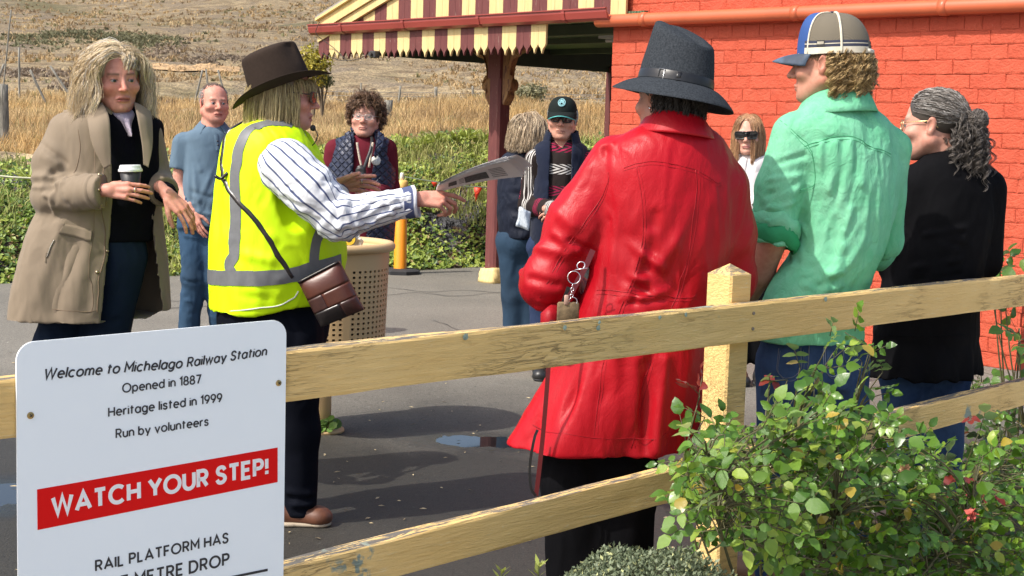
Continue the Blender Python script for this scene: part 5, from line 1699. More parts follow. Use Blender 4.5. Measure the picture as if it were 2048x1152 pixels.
def make_head(fr, scale=1.0, tone=(.58, .35, .27), h=.0032, neck=None, neck_r=(.055, .058), sdf=None, col=None):
 """mesh of the head with neck; neck: world point where the neck ends in the chest"""
 o, M = fr
 sdf = sdf or {}; col = col or {}
 hf = head_sdf(**sdf)
 f0 = lambda P: hf(((P - o) @ M) / scale) * scale
 f = f0
 if neck is not None:
  nb = o + M @ (np.array([0, -.022, -.060]) * scale)
  f = U(.020, f0, cone(nb, neck, neck_r[0] * scale, neck_r[1] * scale))
 lo = o - .17 * scale; hi = o + .17 * scale
 if neck is not None:
  lo = np.minimum(lo, np.asarray(neck) - .08); hi = np.maximum(hi, np.asarray(neck) + .08)
 V, F = nets(f, lo, hi, h, 1)
 L = ((V - o) @ M) / scale
 return V, F, skin_colour(L, tone, wide=sdf.get('wide', 1.0), mouth=sdf.get('mouth', 0.0), **col)
def eyes(fr, scale, parent, wide=1.0, iris=(.045, .07, .09), gaze=(0, 1, 0)):
 o, M = fr
 g = nrm(np.array(gaze, float))
 for s in (-1, 1):
  c = np.array([s * .0312 * wide, .0735, 0])
  V = []; C = []
  nu, nv = 18, 12
  for i in range(nu):
   for j in range(nv):
    a = 2 * math.pi * i / nu; b = math.pi * j / (nv - 1)
    d = np.array([math.sin(b) * math.cos(a), math.cos(b), math.sin(b) * math.sin(a)])
    V.append(c + d * .0123)
  V = np.array(V)
  ang = np.degrees(np.arccos(np.clip(nrm(V - c) @ g, -1, 1)))
  C = np.where((ang < 15)[:, None], (.008, .008, .008), np.where((ang < 33)[:, None], iris, (.34, .30, .28)))
  mk('eye', o + (V * scale) @ M.T, grid_faces(nu, nv, True), eye_mat(), parent, True, attrs={'Col': C})
def hand_sdf(curl=(25, 28, 30, 32), spread=5.0, thumb=(35, 20, 15), bend2=1.1, sgn=1):
 """right hand for sgn=1: wrist at origin, fingers along +y, thumb on +x... mirrored for the left; palm faces -z"""
 fs = [U(.012, cone((.022 * sgn, .018, 0), (.030 * sgn, .080, 0), .0145, .0125), cone((0, .015, 0), (.005 * sgn, .085, .002), .016, .0135), cone((-.018 * sgn, .018, 0), (-.024 * sgn, .074, 0), .0140, .0115)),
   cone((0, -.05, 0), (0, .012, 0), .0235, .0225)]
 f = U(.012, *fs)
 fb = [(.031, .084, .0), (.0105, .090, .002), (-.0095, .086, .001), (-.0275, .077, -.002)]
 ln = [(.040, .025, .020), (.045, .029, .021), (.041, .027, .021), (.032, .020, .018)]
 for i in range(4):
  p = np.array([fb[i][0] * sgn, fb[i][1], fb[i][2]])
  a = R(curl[i]); yaw = R(spread * (1.2, .3, -.5, -1.5)[i]) * sgn
  r = (.0088, .0092, .0086, .0076)[i]
  ang = a
  seg = []
  for k in range(3):
   d = np.array([math.sin(yaw) * math.cos(ang), math.cos(yaw) * math.cos(ang), -math.sin(ang)])
   q = p + d * ln[i][k]
   seg.append(cone(p, q, r * (1, .95, .88)[k], r * (.95, .88, .78)[k]))
   p = q; ang += a * (bend2, .8)[min(k, 1)]
  f = U(.0035, f, U(.003, *seg))
 p = np.array([.026 * sgn, .020, -.006]); yw = R(thumb[0]); dn = R(thumb[1])
 seg = []
 for k, (L, r0, r1) in enumerate(((.042, .0135, .0110), (.032, .0108, .0098), (.026, .0098, .0080))):
  d = np.array([math.sin(yw) * math.cos(dn) * sgn, math.cos(yw) * math.cos(dn), -math.sin(dn)])
  q = p + d * L; seg.append(cone(p, q, r0, r1)); p = q; yw -= R(thumb[2]);
 f = U(.008, f, U(.004, *seg))
 return f
def hand_axes(fwd, back):
 """columns x, y (fingers), z (back of the hand)"""
 y = nrm(fwd); z = np.asarray(back, float); z = nrm(z - y * (z @ y)); return np.stack([np.cross(y, z), y, z], 1)
def make_hand(wrist, fwd, back, tone, scale=1.0, sgn=1, h=.003, elbow=None, ring=None, **k):
 M = hand_axes(fwd, back); o = np.asarray(wrist, float)
 hf = hand_sdf(sgn=-sgn, **k)
 f0 = lambda P: hf(((P - o) @ M) / scale) * scale
 f = f0
 lo, hi = o - .22 * scale, o + .22 * scale
 if elbow is not None:
  e = np.asarray(elbow, float)
  f = U(.015, f0, cone(o, e, .024 * scale, .040 * scale)); lo = np.minimum(lo, e - .05); hi = np.maximum(hi, e + .05)
 V, F = nets(f, lo, hi, h, 1)
 L = ((V - o) @ M) / scale
 C = np.tile(np.array(tone), (len(V), 1))
 kn = np.exp(-((L[:, 1] - .088) / .012) ** 2) * (L[:, 2] > 0) * .3 + np.clip((L[:, 1] - .12) / .06, 0, 1) * .3
 C = C * (1 - kn[:, None]) + np.array(tone) * np.array([1.02, .72, .68]) * kn[:, None]
 return V, F, C
def cat_mesh(*ms):
 V = []; F = []; C = []; n = 0
 for (v, f, c) in ms:
  V.append(v); F.append(f + n); C.append(c); n += len(v)
 return np.concatenate(V), np.concatenate(F), np.concatenate(C)
def auto_box(f, c, rad=.75, z0=-.05, z1=2.1, pad=.03):
 g = .03
 ax = [np.arange(c[0] - rad, c[0] + rad, g), np.arange(c[1] - rad, c[1] + rad, g), np.arange(z0, z1, g)]
 P = np.stack(np.meshgrid(*ax, indexing='ij'), -1).reshape(-1, 3)
 Q = P[f(P) < .035]
 return Q.min(0) - pad, Q.max(0) + pad
def garment(name, f, c, h, mat, parent, folds=(), crum=(.004, (9, 9, 5), 1), smooth=2, attrs=None, box=None, seam_groove=(), post=None):
 lo, hi = box if box else auto_box(f, c)
 V, F = nets(f, lo, hi, h, smooth)
 N = normals(V, F)
 if crum: V = crumple(V, N, *crum)
 if folds: V = fold_disp(V, N, folds)
 for pts, wd, dp in seam_groove:
  d = seg_dist(V, pts); V = V - N * (dp * np.exp(-(d / wd) ** 2))[:, None]
 if post: V = post(V, N)
 V = relax(V, F, 1, .3)
 at = {k: fn_(V) for k, fn_ in attrs.items()} if attrs else None
 o = mk(name, V, F, mat, parent, True, attrs=at)
 return V, F, bvh_of(V, F), o
def arm_folds(sh, el, wr, r, seed, amp=.007, n=7, inner=None):
 """creases bunched round the elbow and running down the sleeve"""
 rr = np.random.default_rng(seed)
 sh, el, wr = [np.asarray(q, float) for q in (sh, el, wr)]
 out = []
 d1 = nrm(el - sh); d2 = nrm(wr - el)
 inn = nrm((sh + wr) / 2 - el) if inner is None else nrm(inner)
 for k in range(n):
  t = rr.uniform(-.45, .45)
  ax = d1 if t < 0 else d2
  c = el + (d1 * t * np.linalg.norm(el - sh) if t < 0 else d2 * t * np.linalg.norm(wr - el))
  u = nrm(inn - ax * (inn @ ax)); v = np.cross(ax, u)
  a0 = rr.uniform(-1.9, .6); a1 = a0 + rr.uniform(.9, 1.9); sl = rr.uniform(-.6, .6)
  pts = [c + r * (math.cos(a) * u + math.sin(a) * v) + ax * r * sl * (a - a0) for a in np.linspace(a0, a1, 6)]
  out.append((pts, rr.uniform(.010, .020), amp * rr.choice([-1, 1, 1]) * rr.uniform(.6, 1.2)))
 return out
def hair_mesh(paths, r0, r1=.4, C=None):
 """paths S x K x 3 -> three-sided strands; r0 root radius"""
 P = np.asarray(paths, float); S_, K = P.shape[:2]
 T = nrm(np.gradient(P, axis=1))
 ref = np.array([.3, .5, .8]); N = nrm(np.cross(T, ref)); B = np.cross(T, N)
 prof = np.interp(np.linspace(0, 1, K), [0, .5, 1], [1, .95, r1])
 rr = (np.broadcast_to(r0, (S_,))[:, None] * prof[None])[..., None]
 ring = [P + rr * (math.cos(a) * N + math.sin(a) * B) for a in (0, 2.094, 4.189)]
 V = np.stack(ring, 2).reshape(-1, 3)
 i = (np.arange(S_)[:, None, None] * K + np.arange(K - 1)[None, :, None]) * 3
 F = []
 for a in range(3):
  b = (a + 1) % 3
  F.append(np.concatenate([i + a, i + b, i + 3 + b, i + 3 + a], 2).reshape(-1, 4))
 col = np.repeat(C, K * 3, 0) if C is not None else None
 return V, np.concatenate(F), col
def hair_mat(name='hair'):
 if name in MATS: return MATS[name]
 s = NT(name); c = s.attr('Col')
 s.set(Base_Color=c, Roughness=.42, Specular_IOR_Level=.45)
 try: s.set(Anisotropic=.4)
 except Exception: pass
 return s.m
def grow(fr, scale, roots, dirs, length, rng_, K=12, grav=.35, stick=1.04, curl=0.0, curl_n=3.0, skull=(.077, .097, .083), sc=(0, -.02, .036), drag=.25, shoulder=None, wide=1.0, tight=0.0, chin_push=True):
 """march strands in the head frame: start along dirs, fall with gravity, slide over the skull"""
 o, M = fr
 S_ = len(roots); p = roots.copy(); d = nrm(dirs)
 L = np.broadcast_to(length, (S_,)).astype(float)
 step = (L / (K - 1))[:, None]
 gl = M.T @ np.array([0, 0, -1.0])
 sk = np.array(skull) * np.array([wide, 1, 1]); scn = np.array(sc)
 face = np.array([.064 * wide, .070, .090]); fc = np.array([0, .020, -.025])
 out = [p.copy()]
 ph = rng_.uniform(0, 6.28, S_)[:, None]; cax = nrm(rng_.normal(size=(S_, 3)))
 for k in range(1, K):
  d = nrm(d * (1 - drag) + gl * grav * drag * 2.2 + d * drag * .4)
  q = p + d * step
  for cc, rr in ((scn, sk), (fc, face)):
   e = (q - cc) / (rr * stick); m_ = np.linalg.norm(e, axis=1, keepdims=True)
   q = np.where(m_ < 1, cc + (q - cc) / np.maximum(m_, .2), q)
  if tight: q = q + (p - q) * 0
  d = nrm(q - p)
  p = q
  out.append(p.copy())
 A = np.stack(out, 1)
 if np.any(curl):
  t = np.linspace(0, 1, K)[None, :, None]
  T = nrm(np.gradient(A, axis=1)); N = nrm(np.cross(T, cax[:, None])); B = np.cross(T, N)
  cu = np.broadcast_to(curl, (S_,))[:, None, None] if np.ndim(curl) else curl
  ang = ph[:, None] + t * curl_n * 6.283
  A = A + (N * np.cos(ang) + B * np.sin(ang)) * cu * np.clip(t * 3, 0, 1)
 return o + (A * scale) @ M.T
def clump(paths, n, spread, rng_, tip=.4):
 """n strands round each guide, drawn together towards the tip"""
 S_, K = paths.shape[:2]
 off = rng_.normal(0, spread, (S_, n, 1, 3)) * np.linspace(1, tip, K)[None, None, :, None]
 wob = rng_.normal(0, spread * .25, (S_, n, K, 3))
 return (paths[:, None] + off + wob * .5).reshape(-1, K, 3)
def skull_pts(n, rng_, test, wide=1.0, up=1.0):
 """random points on the skull accepted by test(direction)"""
 out = []
 while len(out) < n:
  d = nrm(rng_.normal(size=(n * 3, 3)))
  d = d[test(d)]
  out += list(d)
 d = np.array(out[:n])
 p = np.array([0, -.02, .036]) + d * np.array([.077 * wide, .097, .083]) * 1.01
 return p, d
def hair_cap(fr, scale, test, parent, col, wide=1.0, thick=1.05, name='hair_base', h=.006, low=-.06):
 """under-layer that keeps the scalp covered"""
 o, M = fr
 sk = ell((0, -.02, .036), np.array([.077 * wide, .097, .083]) * thick)
 f = lambda P: np.maximum(sk(((P - o) @ M) / scale), test(((P - o) @ M) / scale)) * scale
 V, F = nets(f, o - .16 * scale, o + .16 * scale, h, 2)
 return V, F, np.tile(np.array(col), (len(V), 1))
def hat(fr, parent, base=(.080, .098), top=(.062, .078), height=.12, brim=.065, droop=None, zoff=.045, matl=None, band=None, dent=.03, pinch=.012, bandh=.022, thick=.0035, yoff=-.012, crown_lean=0.0, bump_=None):
 """felt hat in the head frame: brim with its own curve, tapered crown, centre dent and front pinch"""
 o, M = fr
 nt_ = 72
 th = np.linspace(0, 2 * math.pi, nt_, endpoint=False)
 rows = []
 cx, cy = np.sin(th), np.cos(th)                   # cy>0 front
 dr = droop(th) if droop else 0 * th
 for u in np.linspace(1, 0, 9):                    # brim, outer to inner
  z = zoff + dr * u ** 1.6
  rows.append(np.stack([cx * (base[0] + brim * u), cy * (base[1] + brim * u), z + 0 * th], 1))
 for v in np.linspace(.04, .9, 9):
  k = v ** 1.25
  bx = base[0] + (top[0] - base[0]) * k; by = base[1] + (top[1] - base[1]) * k
  pin = 1 - pinch / base[0] * np.exp(-((np.abs(th - math.pi) - math.pi + .62) / .28) ** 2 * 1.0) * np.clip((v - .35) / .5, 0, 1) * 3
  rows.append(np.stack([cx * bx * pin, cy * by + crown_lean * v, zoff + height * v + (bump_(cx * bx, cy * by) * v ** 2 if bump_ else 0) + 0 * th], 1))
 for w_ in np.linspace(.96, 0.0, 9):
  prof = height * (.9 + .1 * math.sqrt(max(0, 1 - ((w_ - .0)) ** 4)))
  ex, ey = top[0] * w_, top[1] * w_
  x = cx * ex; y = cy * ey + crown_lean
  dn = dent * np.exp(-(x / (.020)) ** 2) * np.clip(1.25 - (y / top[1]) ** 2 * .9, 0, 1) * (1 - w_ ** 6)
  if bump_: dn = dn - bump_(x, cy * ey)
  rows.append(np.stack([x, y, zoff + prof - dn], 1))
 A = np.array(rows)                                # rows x theta x 3
 A[:, :, 1] += yoff
 V = o + A.reshape(-1, 3) @ M.T
 F = []
 nr = len(rows)
 for i in range(nr - 1):
  for j in range(nt_):
   k = (j + 1) % nt_
   F.append((i * nt_ + j, i * nt_ + k, (i + 1) * nt_ + k, (i + 1) * nt_ + j))
 ob = mk('hat', V, F, matl, parent, True)
 sm = ob.modifiers.new('felt', 'SOLIDIFY'); sm.thickness = thick; sm.offset = -1
 ss = ob.modifiers.new('smooth', 'SUBSURF'); ss.levels = 1; ss.render_levels = 1
 if band:
  rb = []
  for z in (0.002, .3, .7, 1.0):
   v = z * bandh / height; k = v ** 1.25
   g = .0055 if 0 < z < 1 else .004
   rb.append(np.stack([cx * (base[0] + (top[0] - base[0]) * k + g), cy * (base[1] + (top[1] - base[1]) * k + g) + yoff + crown_lean * v, zoff + .006 + z * bandh + 0 * th], 1))
  V = o + np.array(rb).reshape(-1, 3) @ M.T
  F = [(i * nt_ + j, i * nt_ + (j + 1) % nt_, (i + 1) * nt_ + (j + 1) % nt_, (i + 1) * nt_ + j) for i in range(3) for j in range(nt_)]
  mk('hat_band', V, F, band, ob, True)
 return ob
def sunglasses(fr, parent, scale=1.0, wide=1.0, lens=(.0275, .021), mat_frame=None, mat_lens=None, y=.098, z=0.0, temple=True, name='sunglasses', square=4.0, rim=.0018, gap=.0325, wrap=.018, lens_on=True):
 o, M = fr
 root = None
 mb = MB()
 tr = lambda P: o + (np.asarray(P, float) * scale) @ M.T
 lenses = []
 for s in (-1, 1):
  pts = []
  for a in np.linspace(0, 2 * math.pi, 28, endpoint=False):
   ca, sa = math.cos(a), math.sin(a)
   x = np.sign(ca) * abs(ca) ** (2 / square) * lens[0]; zz = np.sign(sa) * abs(sa) ** (2 / square) * lens[1]
   if zz < 0: x *= .92
   X_ = s * gap * wide + x
   pts.append((X_, y - wrap * (abs(X_) / .06) ** 2, z + zz))
  pts = np.array(pts)
  mb.add(*tube(np.vstack([tr(pts), tr(pts[:2])]), rim * scale, 6, False))
  lenses.append(pts)
 mb.add(*tube(tr(smooth_path([(-.008, y + .001, z + .007), (0, y + .003, z + .009), (.008, y + .001, z + .007)], 6)), rim * scale, 6))
 if temple:
  for s in (-1, 1):
   mb.add(*tube(tr(smooth_path([(s * (gap * wide + lens[0]), y - wrap * ((gap + lens[0]) / .06) ** 2, z + lens[1] * .5), (s * .077 * wide, .03, z + .012), (s * .080 * wide, -.012, z + .010), (s * .078 * wide, -.035, z - .012)], 14)), rim * 1.1 * scale, 6))
 ob = mb.build(name, mat_frame, parent, True)
 if lens_on:
  for pts in lenses:
   c = pts.mean(0) + (0, .003, 0)
   V = tr(np.vstack([pts, [c]])); n = len(pts)
   mk('lens', V, [(i, (i + 1) % n, n) for i in range(n)], mat_lens, ob, True)
 return ob
def glass_mats():
 fr = simple('frame_black', (.02, .02, .02), .25); ln = simple('lens_dark', (.012, .012, .014), .06, .0, spec=.8)
 return fr, ln
def legs_sdf(hips, knees, ankles, rh, rk, ra, k=.03, pelvis=None):
 fs = []
 for h_, kn, an in zip(hips, knees, ankles):
  fs.append(U(k, cone(h_, kn, rh, rk), cone(kn, an, rk, ra)))
 f = U(k, *fs)
 if pelvis is not None: f = U(.05, f, pelvis)
 return f
def shoe(toe, heel, parent, mat, sole, r=.043, h=.075):
 """low shoe between heel and toe points on the ground"""
 toe = np.asarray(toe, float); heel = np.asarray(heel, float); d = nrm(toe - heel); up = np.array([0, 0, 1.0]); L = np.linalg.norm(toe - heel)
 s = np.cross(d, up)
 f = U(.03, cone(heel + d * .035 + up * .045, heel + d * .08 + up * .05, r * .85, r * .95), cone(heel + d * .10 + up * .042, toe - d * .05 + up * .030, r * 1.0, r * .92), ell(toe - d * .045 + up * .032, (r, r, .03)))
 ank = cone(heel + d * .05 + up * .06, heel + d * .055 + up * .12, r * .72, r * .68)
 f = U(.02, f, ank)
 f = both(both(f, plane(up * .012, -up), .003), plane(heel + up * .105, up), .003)
 V, F = nets(f, np.minimum(toe, heel) - (.08, .08, .01), np.maximum(toe, heel) + (.08, .08, .16), .006, 2)
 o = mk('shoe', V, F, mat, parent, True)
 f2 = U(.03, cone(heel + d * .04, heel + d * .12, r * .95, r * 1.0), cone(heel + d * .12, toe - d * .045, r * 1.0, r * 1.0))
 f2 = lambda P, g=f2: np.maximum(g(P * np.array([1, 1, 0])), np.maximum(P[:, 2] - .018, .001 - P[:, 2]))
 V, F = nets(f2, np.minimum(toe, heel) - (.08, .08, .012), np.maximum(toe, heel) + (.08, .08, .04), .006, 1)
 mk('sole', V, F, sole, o, True)
 return o
def body_obj(parent, meshes, core=None, c=None, tone=(.55, .34, .26)):
 if core is not None:
  lo, hi = auto_box(core, c)
  V, F = nets(core, lo, hi, .02, 1)
  meshes = list(meshes) + [(V, F, np.tile(np.array(tone), (len(V), 1)))]
 V, F, C = cat_mesh(*meshes)
 return mk('body', V, F, skin_mat(), parent, True, attrs={'Col': C})
def person(px, py, Y, label):
 p = W(px, py, Y)
 return empty('person', (p[0], p[1], 0), label, 'person')
def collar_sheet(ringpts, parent, mat, name='collar', thick=.004, close=False):
 """collar from rows of points (rows x n x 3)"""
 A = np.asarray(ringpts, float); r_, n = A.shape[:2]
 rows = np.array([smooth_path(a, 40) for a in A])
 rows = np.array([smooth_path(rows[:, j], 10) for j in range(40)])      # 40 x 10
 ob = mk(name, rows.reshape(-1, 3), grid_faces(40, 10), mat, parent, True)
 s = ob.modifiers.new('cloth', 'SOLIDIFY'); s.thickness = thick; s.offset = 0
 return ob
def ring_on(bvh, c, ang, z, n=40, off=.002):
 return None
# ================================================================== PERSON IN THE RED LEATHER COAT
def leather(name, col, rough=.32):
 s = NT(name)
 big = s.noise(2.5, 4)
 a = tuple(c * .82 for c in col); b = tuple(min(1, c * 1.12) for c in col)
 gr = s.vor(260, feature='F1'); wr = s.noise(11, 4, .55, 1.6, vec=s.obj((1, 1, .6))); w2 = s.noise(38, 3, .6, 1.0)
 s.set(Base_Color=s.mix(s.ramp(big, [(.3, 0.), (.7, 1.)]), a, b), Roughness=s.ramp(s.noise(8, 3), [(.3, rough - .04), (.7, rough + .14)]), Specular_IOR_Level=.24)
 nb = s.bump(wr, .30, .014); nb = s.bump(w2, .22, .003, nb)
 s.set(Normal=s.bump(gr, .10, .001, nb))
 return s.m
def red_coat_person():
 FA = 1.9
 Y = 4.32; s = S(Y); ang = -14
 P = person(1290, 700, Y, 'person in a red leather coat and grey felt hat, back turned, behind the fence')
 tone = (.50, .31, .24)
 rows = [(226, 1352, 44, .065), (246, 1350, 62, .085), (270, 1345, 98, .105), (300, 1340, 124, .125), (350, 1338, 140, .14), (410, 1338, 146, .148), (480, 1330, 143, .15), (560, 1312, 138, .15), (610, 1300, 146, .155),
   (660, 1288, 152, .162), (740, 1266, 166, .174), (820, 1238, 184, .186), (893, 1208, 194, .194)]
 K = keys_px(Y, rows, ang)
 zh = min(k[0] for k in K)
 def mod(th, z):
  u = np.clip((1.02 - z) / .45, 0, 1)
  return u * (.05 * np.sin(5 * th + 1.2) + .028 * np.sin(9 * th + .5 + 3 * z))
 torso = loft(K, ang, mod)
 shL, elL, wrL = W(1230, 322, Y), W(1095, 566, Y - .02), W(1175, 600, Y + .22)
 shR, elR, wrR = W(1447, 372, Y + .04), W(1462, 560, Y + .10), W(1420, 610, Y + .36)
 armL = U(.05, cone(shL, .5 * (shL + elL) + np.array([-.008, 0, 0]), .080, .089), cone(.5 * (shL + elL) + np.array([-.008, 0, 0]), elL, .089, .078), cone(elL, wrL, .076, .056))
 armR = U(.05, cone(shR, .5 * (shR + elR), .078, .080), cone(.5 * (shR + elR), elR, .080, .074), cone(elR, wrR, .072, .052))
 upper = U(.030, torso, armR)
 upper = U(.016, upper, armL)
 f = lambda Q: np.maximum(upper(Q), zh + .004 - Q[:, 2])
 yb = Y - .16
 Wb = lambda px, py: W(px, py, yb)
 yoke = [Wb(1237, 329), Wb(1280, 321), Wb(1319, 320), Wb(1403, 337), Wb(1482, 362)]
 pL = [Wb(1267, 327), Wb(1283, 400), Wb(1284, 470), Wb(1268, 545), Wb(1232, 640), Wb(1205, 740), Wb(1190, 820), Wb(1183, 900)]
 pR = [Wb(1402, 338), Wb(1400, 420), Wb(1378, 530), Wb(1345, 620), Wb(1310, 700), Wb(1285, 780), Wb(1262, 895)]
 waist = [Wb(1170, 572), Wb(1240, 582), Wb(1320, 592), Wb(1420, 596)]
 slv = [W(1243, 350, Y - .05), W(1200, 400, Y - .08), W(1130, 500, Y - .10), W(1082, 590, Y - .08)]
 arm_h = [W(1243, 300, Y - .05), W(1248, 330, Y - .10), W(1243, 380, Y - .10), W(1222, 440, Y - .10)]
 folds = arm_folds(shL, elL, wrL, .09, 3, .011, 8, inner=np.array([.3, -.6, .2])) + arm_folds(shR, elR, wrR, .078, 4, .009, 6, inner=np.array([-.6, -.5, .2]))
 def F_(a, b, wd, h_, mid=None):
  pts = [Wb(*a)] + ([Wb(*mid)] if mid else []) + [Wb(*b)]
  return (pts, wd, h_ * FA)
 folds += [F_((1195, 470), (1330, 540), .016, .010, (1260, 490)), F_((1200, 500), (1300, 590), .014, -.009, (1250, 560)), F_((1445, 440), (1370, 560), .018, .011, (1420, 510)), F_((1450, 480), (1390, 600), .015, -.010, (1430, 540)),
    F_((1190, 540), (1290, 560), .012, .008), F_((1300, 470), (1250, 600), .020, .007), F_((1390, 400), (1330, 520), .022, .007, (1370, 460)), F_((1430, 400), (1440, 520), .02, -.008), F_((1250, 380), (1230, 470), .018, .008),
    F_((1280, 600), (1400, 560), .013, .008), F_((1200, 610), (1330, 600), .010, -.007), F_((1310, 430), (1290, 540), .018, -.006), F_((1345, 590), (1440, 570), .012, .007),
    F_((1110, 700), (1060, 860), .02, .010), F_((1230, 700), (1225, 900), .022, .010), F_((1330, 720), (1310, 900), .022, .010), F_((1160, 700), (1130, 880), .018, -.010), F_((1290, 730), (1290, 900), .02, -.010)]
 folds += [([W(1180, 330, Y - .05), W(1120, 430, Y - .07), W(1060, 540, Y - .05)], .020, .006), ([W(1210, 300, Y - .06), W(1235, 345, Y - .08)], .012, -.010), ([W(1225, 290, Y - .06), W(1252, 330, Y - .09)], .010, .008),
    ([W(1200, 480, Y - .06), W(1120, 590, Y - .06)], .014, .008), ([W(1045, 500, Y), W(1090, 560, Y - .08), W(1130, 570, Y - .08)], .012, -.010), ([W(1040, 540, Y), W(1080, 600, Y - .08), W(1150, 600, Y - .06)], .012, .010)]
 red = leather('red_leather', (.36, .004, .011), .40)
 red_d = leather('red_leather_seam', (.30, .006, .012), .45)
 V, F, bv, ob = garment('coat', f, W(1290, 600, Y), .0072, red, P, folds, (.0030, (13, 13, 4), 3), 2,
       seam_groove=[(yoke, .008, .006), (pL, .007, .005), (pR, .007, .005), (waist, .006, .004), (slv, .006, .005), (arm_h, .007, .007)])
 mb = MB()
 for ln, off in ((yoke, 0), (pL, 0), (pR, 0), (waist, 0), (slv, 0)):
  mb.add(*seam(bv, ln, .0016, -.0002, 70))
  l2 = [np.asarray(q) + (np.array([0, 0, -.011]) if (ln is yoke or ln is waist) else np.array([.011, 0, 0])) for q in ln]
  mb.add(*seam(bv, l2, .0009, 0.0, 70))
 hem = [W(px, py - 22, Y - .19) for px, py in ((1022, 862), (1080, 880), (1150, 892), (1220, 900), (1300, 902), (1370, 895))]
 mb.add(*seam(bv, hem, .0012, 0, 70))
 mb.build('stitching', red_d, ob, True)
 hd = head_frame(1336, 200, Y + .02, -42, -4, 4)
 c = W(1352, 250, Y); rowsC = []
 for (dz, rx, ry_, dx) in ((.022, .074, .082, 0), (.036, .078, .086, 0), (.022, .090, .098, 0), (-.012, .112, .118, .0), (-.028, .120, .124, 0)):
  row = []
  for a in np.linspace(-2.75, 2.75, 17):
   l = np.array([math.sin(a) * rx, -math.cos(a) * ry_, 0])
   q = c + axes(ang) @ l + np.array([0, 0, dz + .014 * (1 - math.cos(a)) * -.6 + .012 * -math.sin(a)])
   row.append(q)
  rowsC.append(row)
 collar_sheet(rowsC, P, red, 'collar', .006)
 nk = W(1352, 262, Y + .02)
 hm = make_head(hd, 1.0, tone, .0036, nk, (.056, .060), dict(fat=.012, open_eyes=False))
 legs = legs_sdf([W(1150, 800, Y), W(1255, 800, Y)], [W(1148, 960, Y), W(1250, 960, Y)], [W(1150, 1230, Y), W(1245, 1235, Y)], .10, .098, .085, .05, ell(W(1205, 760, Y), (.16, .12, .16)))
 hands = [make_hand(wrL + (0, .04, 0), (.3, .8, .1), (-.5, .2, .8), tone, .95, -1), make_hand(wrR + (0, .04, 0), (-.4, .8, .1), (.5, .2, .8), tone, .95, 1)]
 body_obj(P, [hm] + hands, U(.03, lambda Q: upper(Q) + .03, lambda Q: legs(Q) + .025), W(1290, 600, Y), tone)
 blk = fabric('black_trousers', (.004, .004, .005), .8, .2, .3, 6)
 garment('trousers', legs, W(1205, 900, Y), .011, blk, P, (), (.006, (7, 7, 3), 9), 2)
 for x in (1150, 1245):
  g = W(x, 1240, Y); g[2] = 0
  shoe(g + np.array([-.04, .15, 0]), g + np.array([.02, -.08, 0]), P, simple('shoe_black', (.02, .02, .02), .4), m_rub)
 rh = np.random.default_rng(12)
 pts, d = skull_pts(420, rh, lambda d: (d[:, 2] < .15) & (d[:, 1] < .25))
 G_ = grow(hd, 1.0, pts, d * .4 + np.array([0, -.2, -1]), rh.uniform(.05, .09, 420), rh, 8, .6, 1.05, .003)
 G_ = clump(G_, 4, .004, rh)
 Cc = np.tile(np.array([.018, .014, .012]), (len(G_), 1)) * rh.uniform(.6, 1.8, (len(G_), 1))
 HV, HF, HC = hair_mesh(G_, .0013, .4, Cc)
 cv = hair_cap(hd, 1.0, lambda L: np.maximum(L[:, 1] - .04, -.075 - L[:, 2]), P, (.015, .012, .010), 1.0, 1.06)
 V, F, C = cat_mesh((HV, HF, HC), cv)
 mk('hair', V, F, hair_mat(), P, True, attrs={'Col': C})
 felt = NT('grey_felt')
 nz = felt.noise(190, 4, .7); n2 = felt.noise(420, 2)
 felt.set(Base_Color=felt.mix(felt.ramp(nz, [(.35, 0.), (.65, 1.)]), (.019, .0225, .027), (.046, .053, .062)), Roughness=.95, Specular_IOR_Level=.1, Sheen_Weight=.0, Normal=felt.bump(felt.math('ADD', nz, n2), .35, .002))
 hf = head_frame(1344, 186, Y + .01, -38, 0, 0)
 hf = (hf[0], axes(-38) @ roty(9) @ rotx(3))
 band = simple('black_hat_leather', (.012, .012, .013), .35, .2, 30, .2, 120, .001)
 ht = hat(hf, P, (.106, .116), (.084, .100), .165, .075, lambda th: -.046 + .012 * np.cos(th) + .006 * np.cos(2 * th), .022, felt.m, band, .034, .010, .026, .0045, -.008, crown_lean=.008, bump_=lambda x, y: .36 * y)
 o_, M_ = hf
 mb = MB()
 for a, wv in ((-1.78, .006), (-1.95, .004)):
  for dz in (-.002, .026):
   pass
 def onband(a, z, g=.005): return o_ + M_ @ np.array([math.sin(a) * (.106 + g), math.cos(a) * (.114 + g) - .008, .022 + z])
 sq = [onband(-1.86, .002), onband(-1.86, .032), onband(-2.0, .032), onband(-2.0, .002), onband(-1.86, .002)]
 mb.add(*tube(np.array(sq), .0018, 6)); mb.build('buckle', simple('buckle_steel', (.5, .5, .5), .25, metal=.9), ht, True)
 mb = MB()
 V_ = []
 for a in np.linspace(-2.32, -2.45, 4): V_ += [onband(a, .004, .006), onband(a, .030, .006)]
 mb.add(V_, [(0, 2, 3, 1), (2, 4, 5, 3), (4, 6, 7, 5)]); ob2 = mb.build('band_keeper', band, ht, True)
 sm = ob2.modifiers.new('t', 'SOLIDIFY'); sm.thickness = .003
 mb = MB(); e = hd[0] + hd[1] @ np.array([-.083, -.004, -.034]); V_, F_2 = tube([e - (0, .003, 0), e + (0, .003, 0)], .004, 8); mb.add(V_, F_2); mb.build('ear_stud', simple('silver', (.8, .8, .8), .15, metal=1.), P, True)
 return P, bv
RED, RED_BVH = red_coat_person()
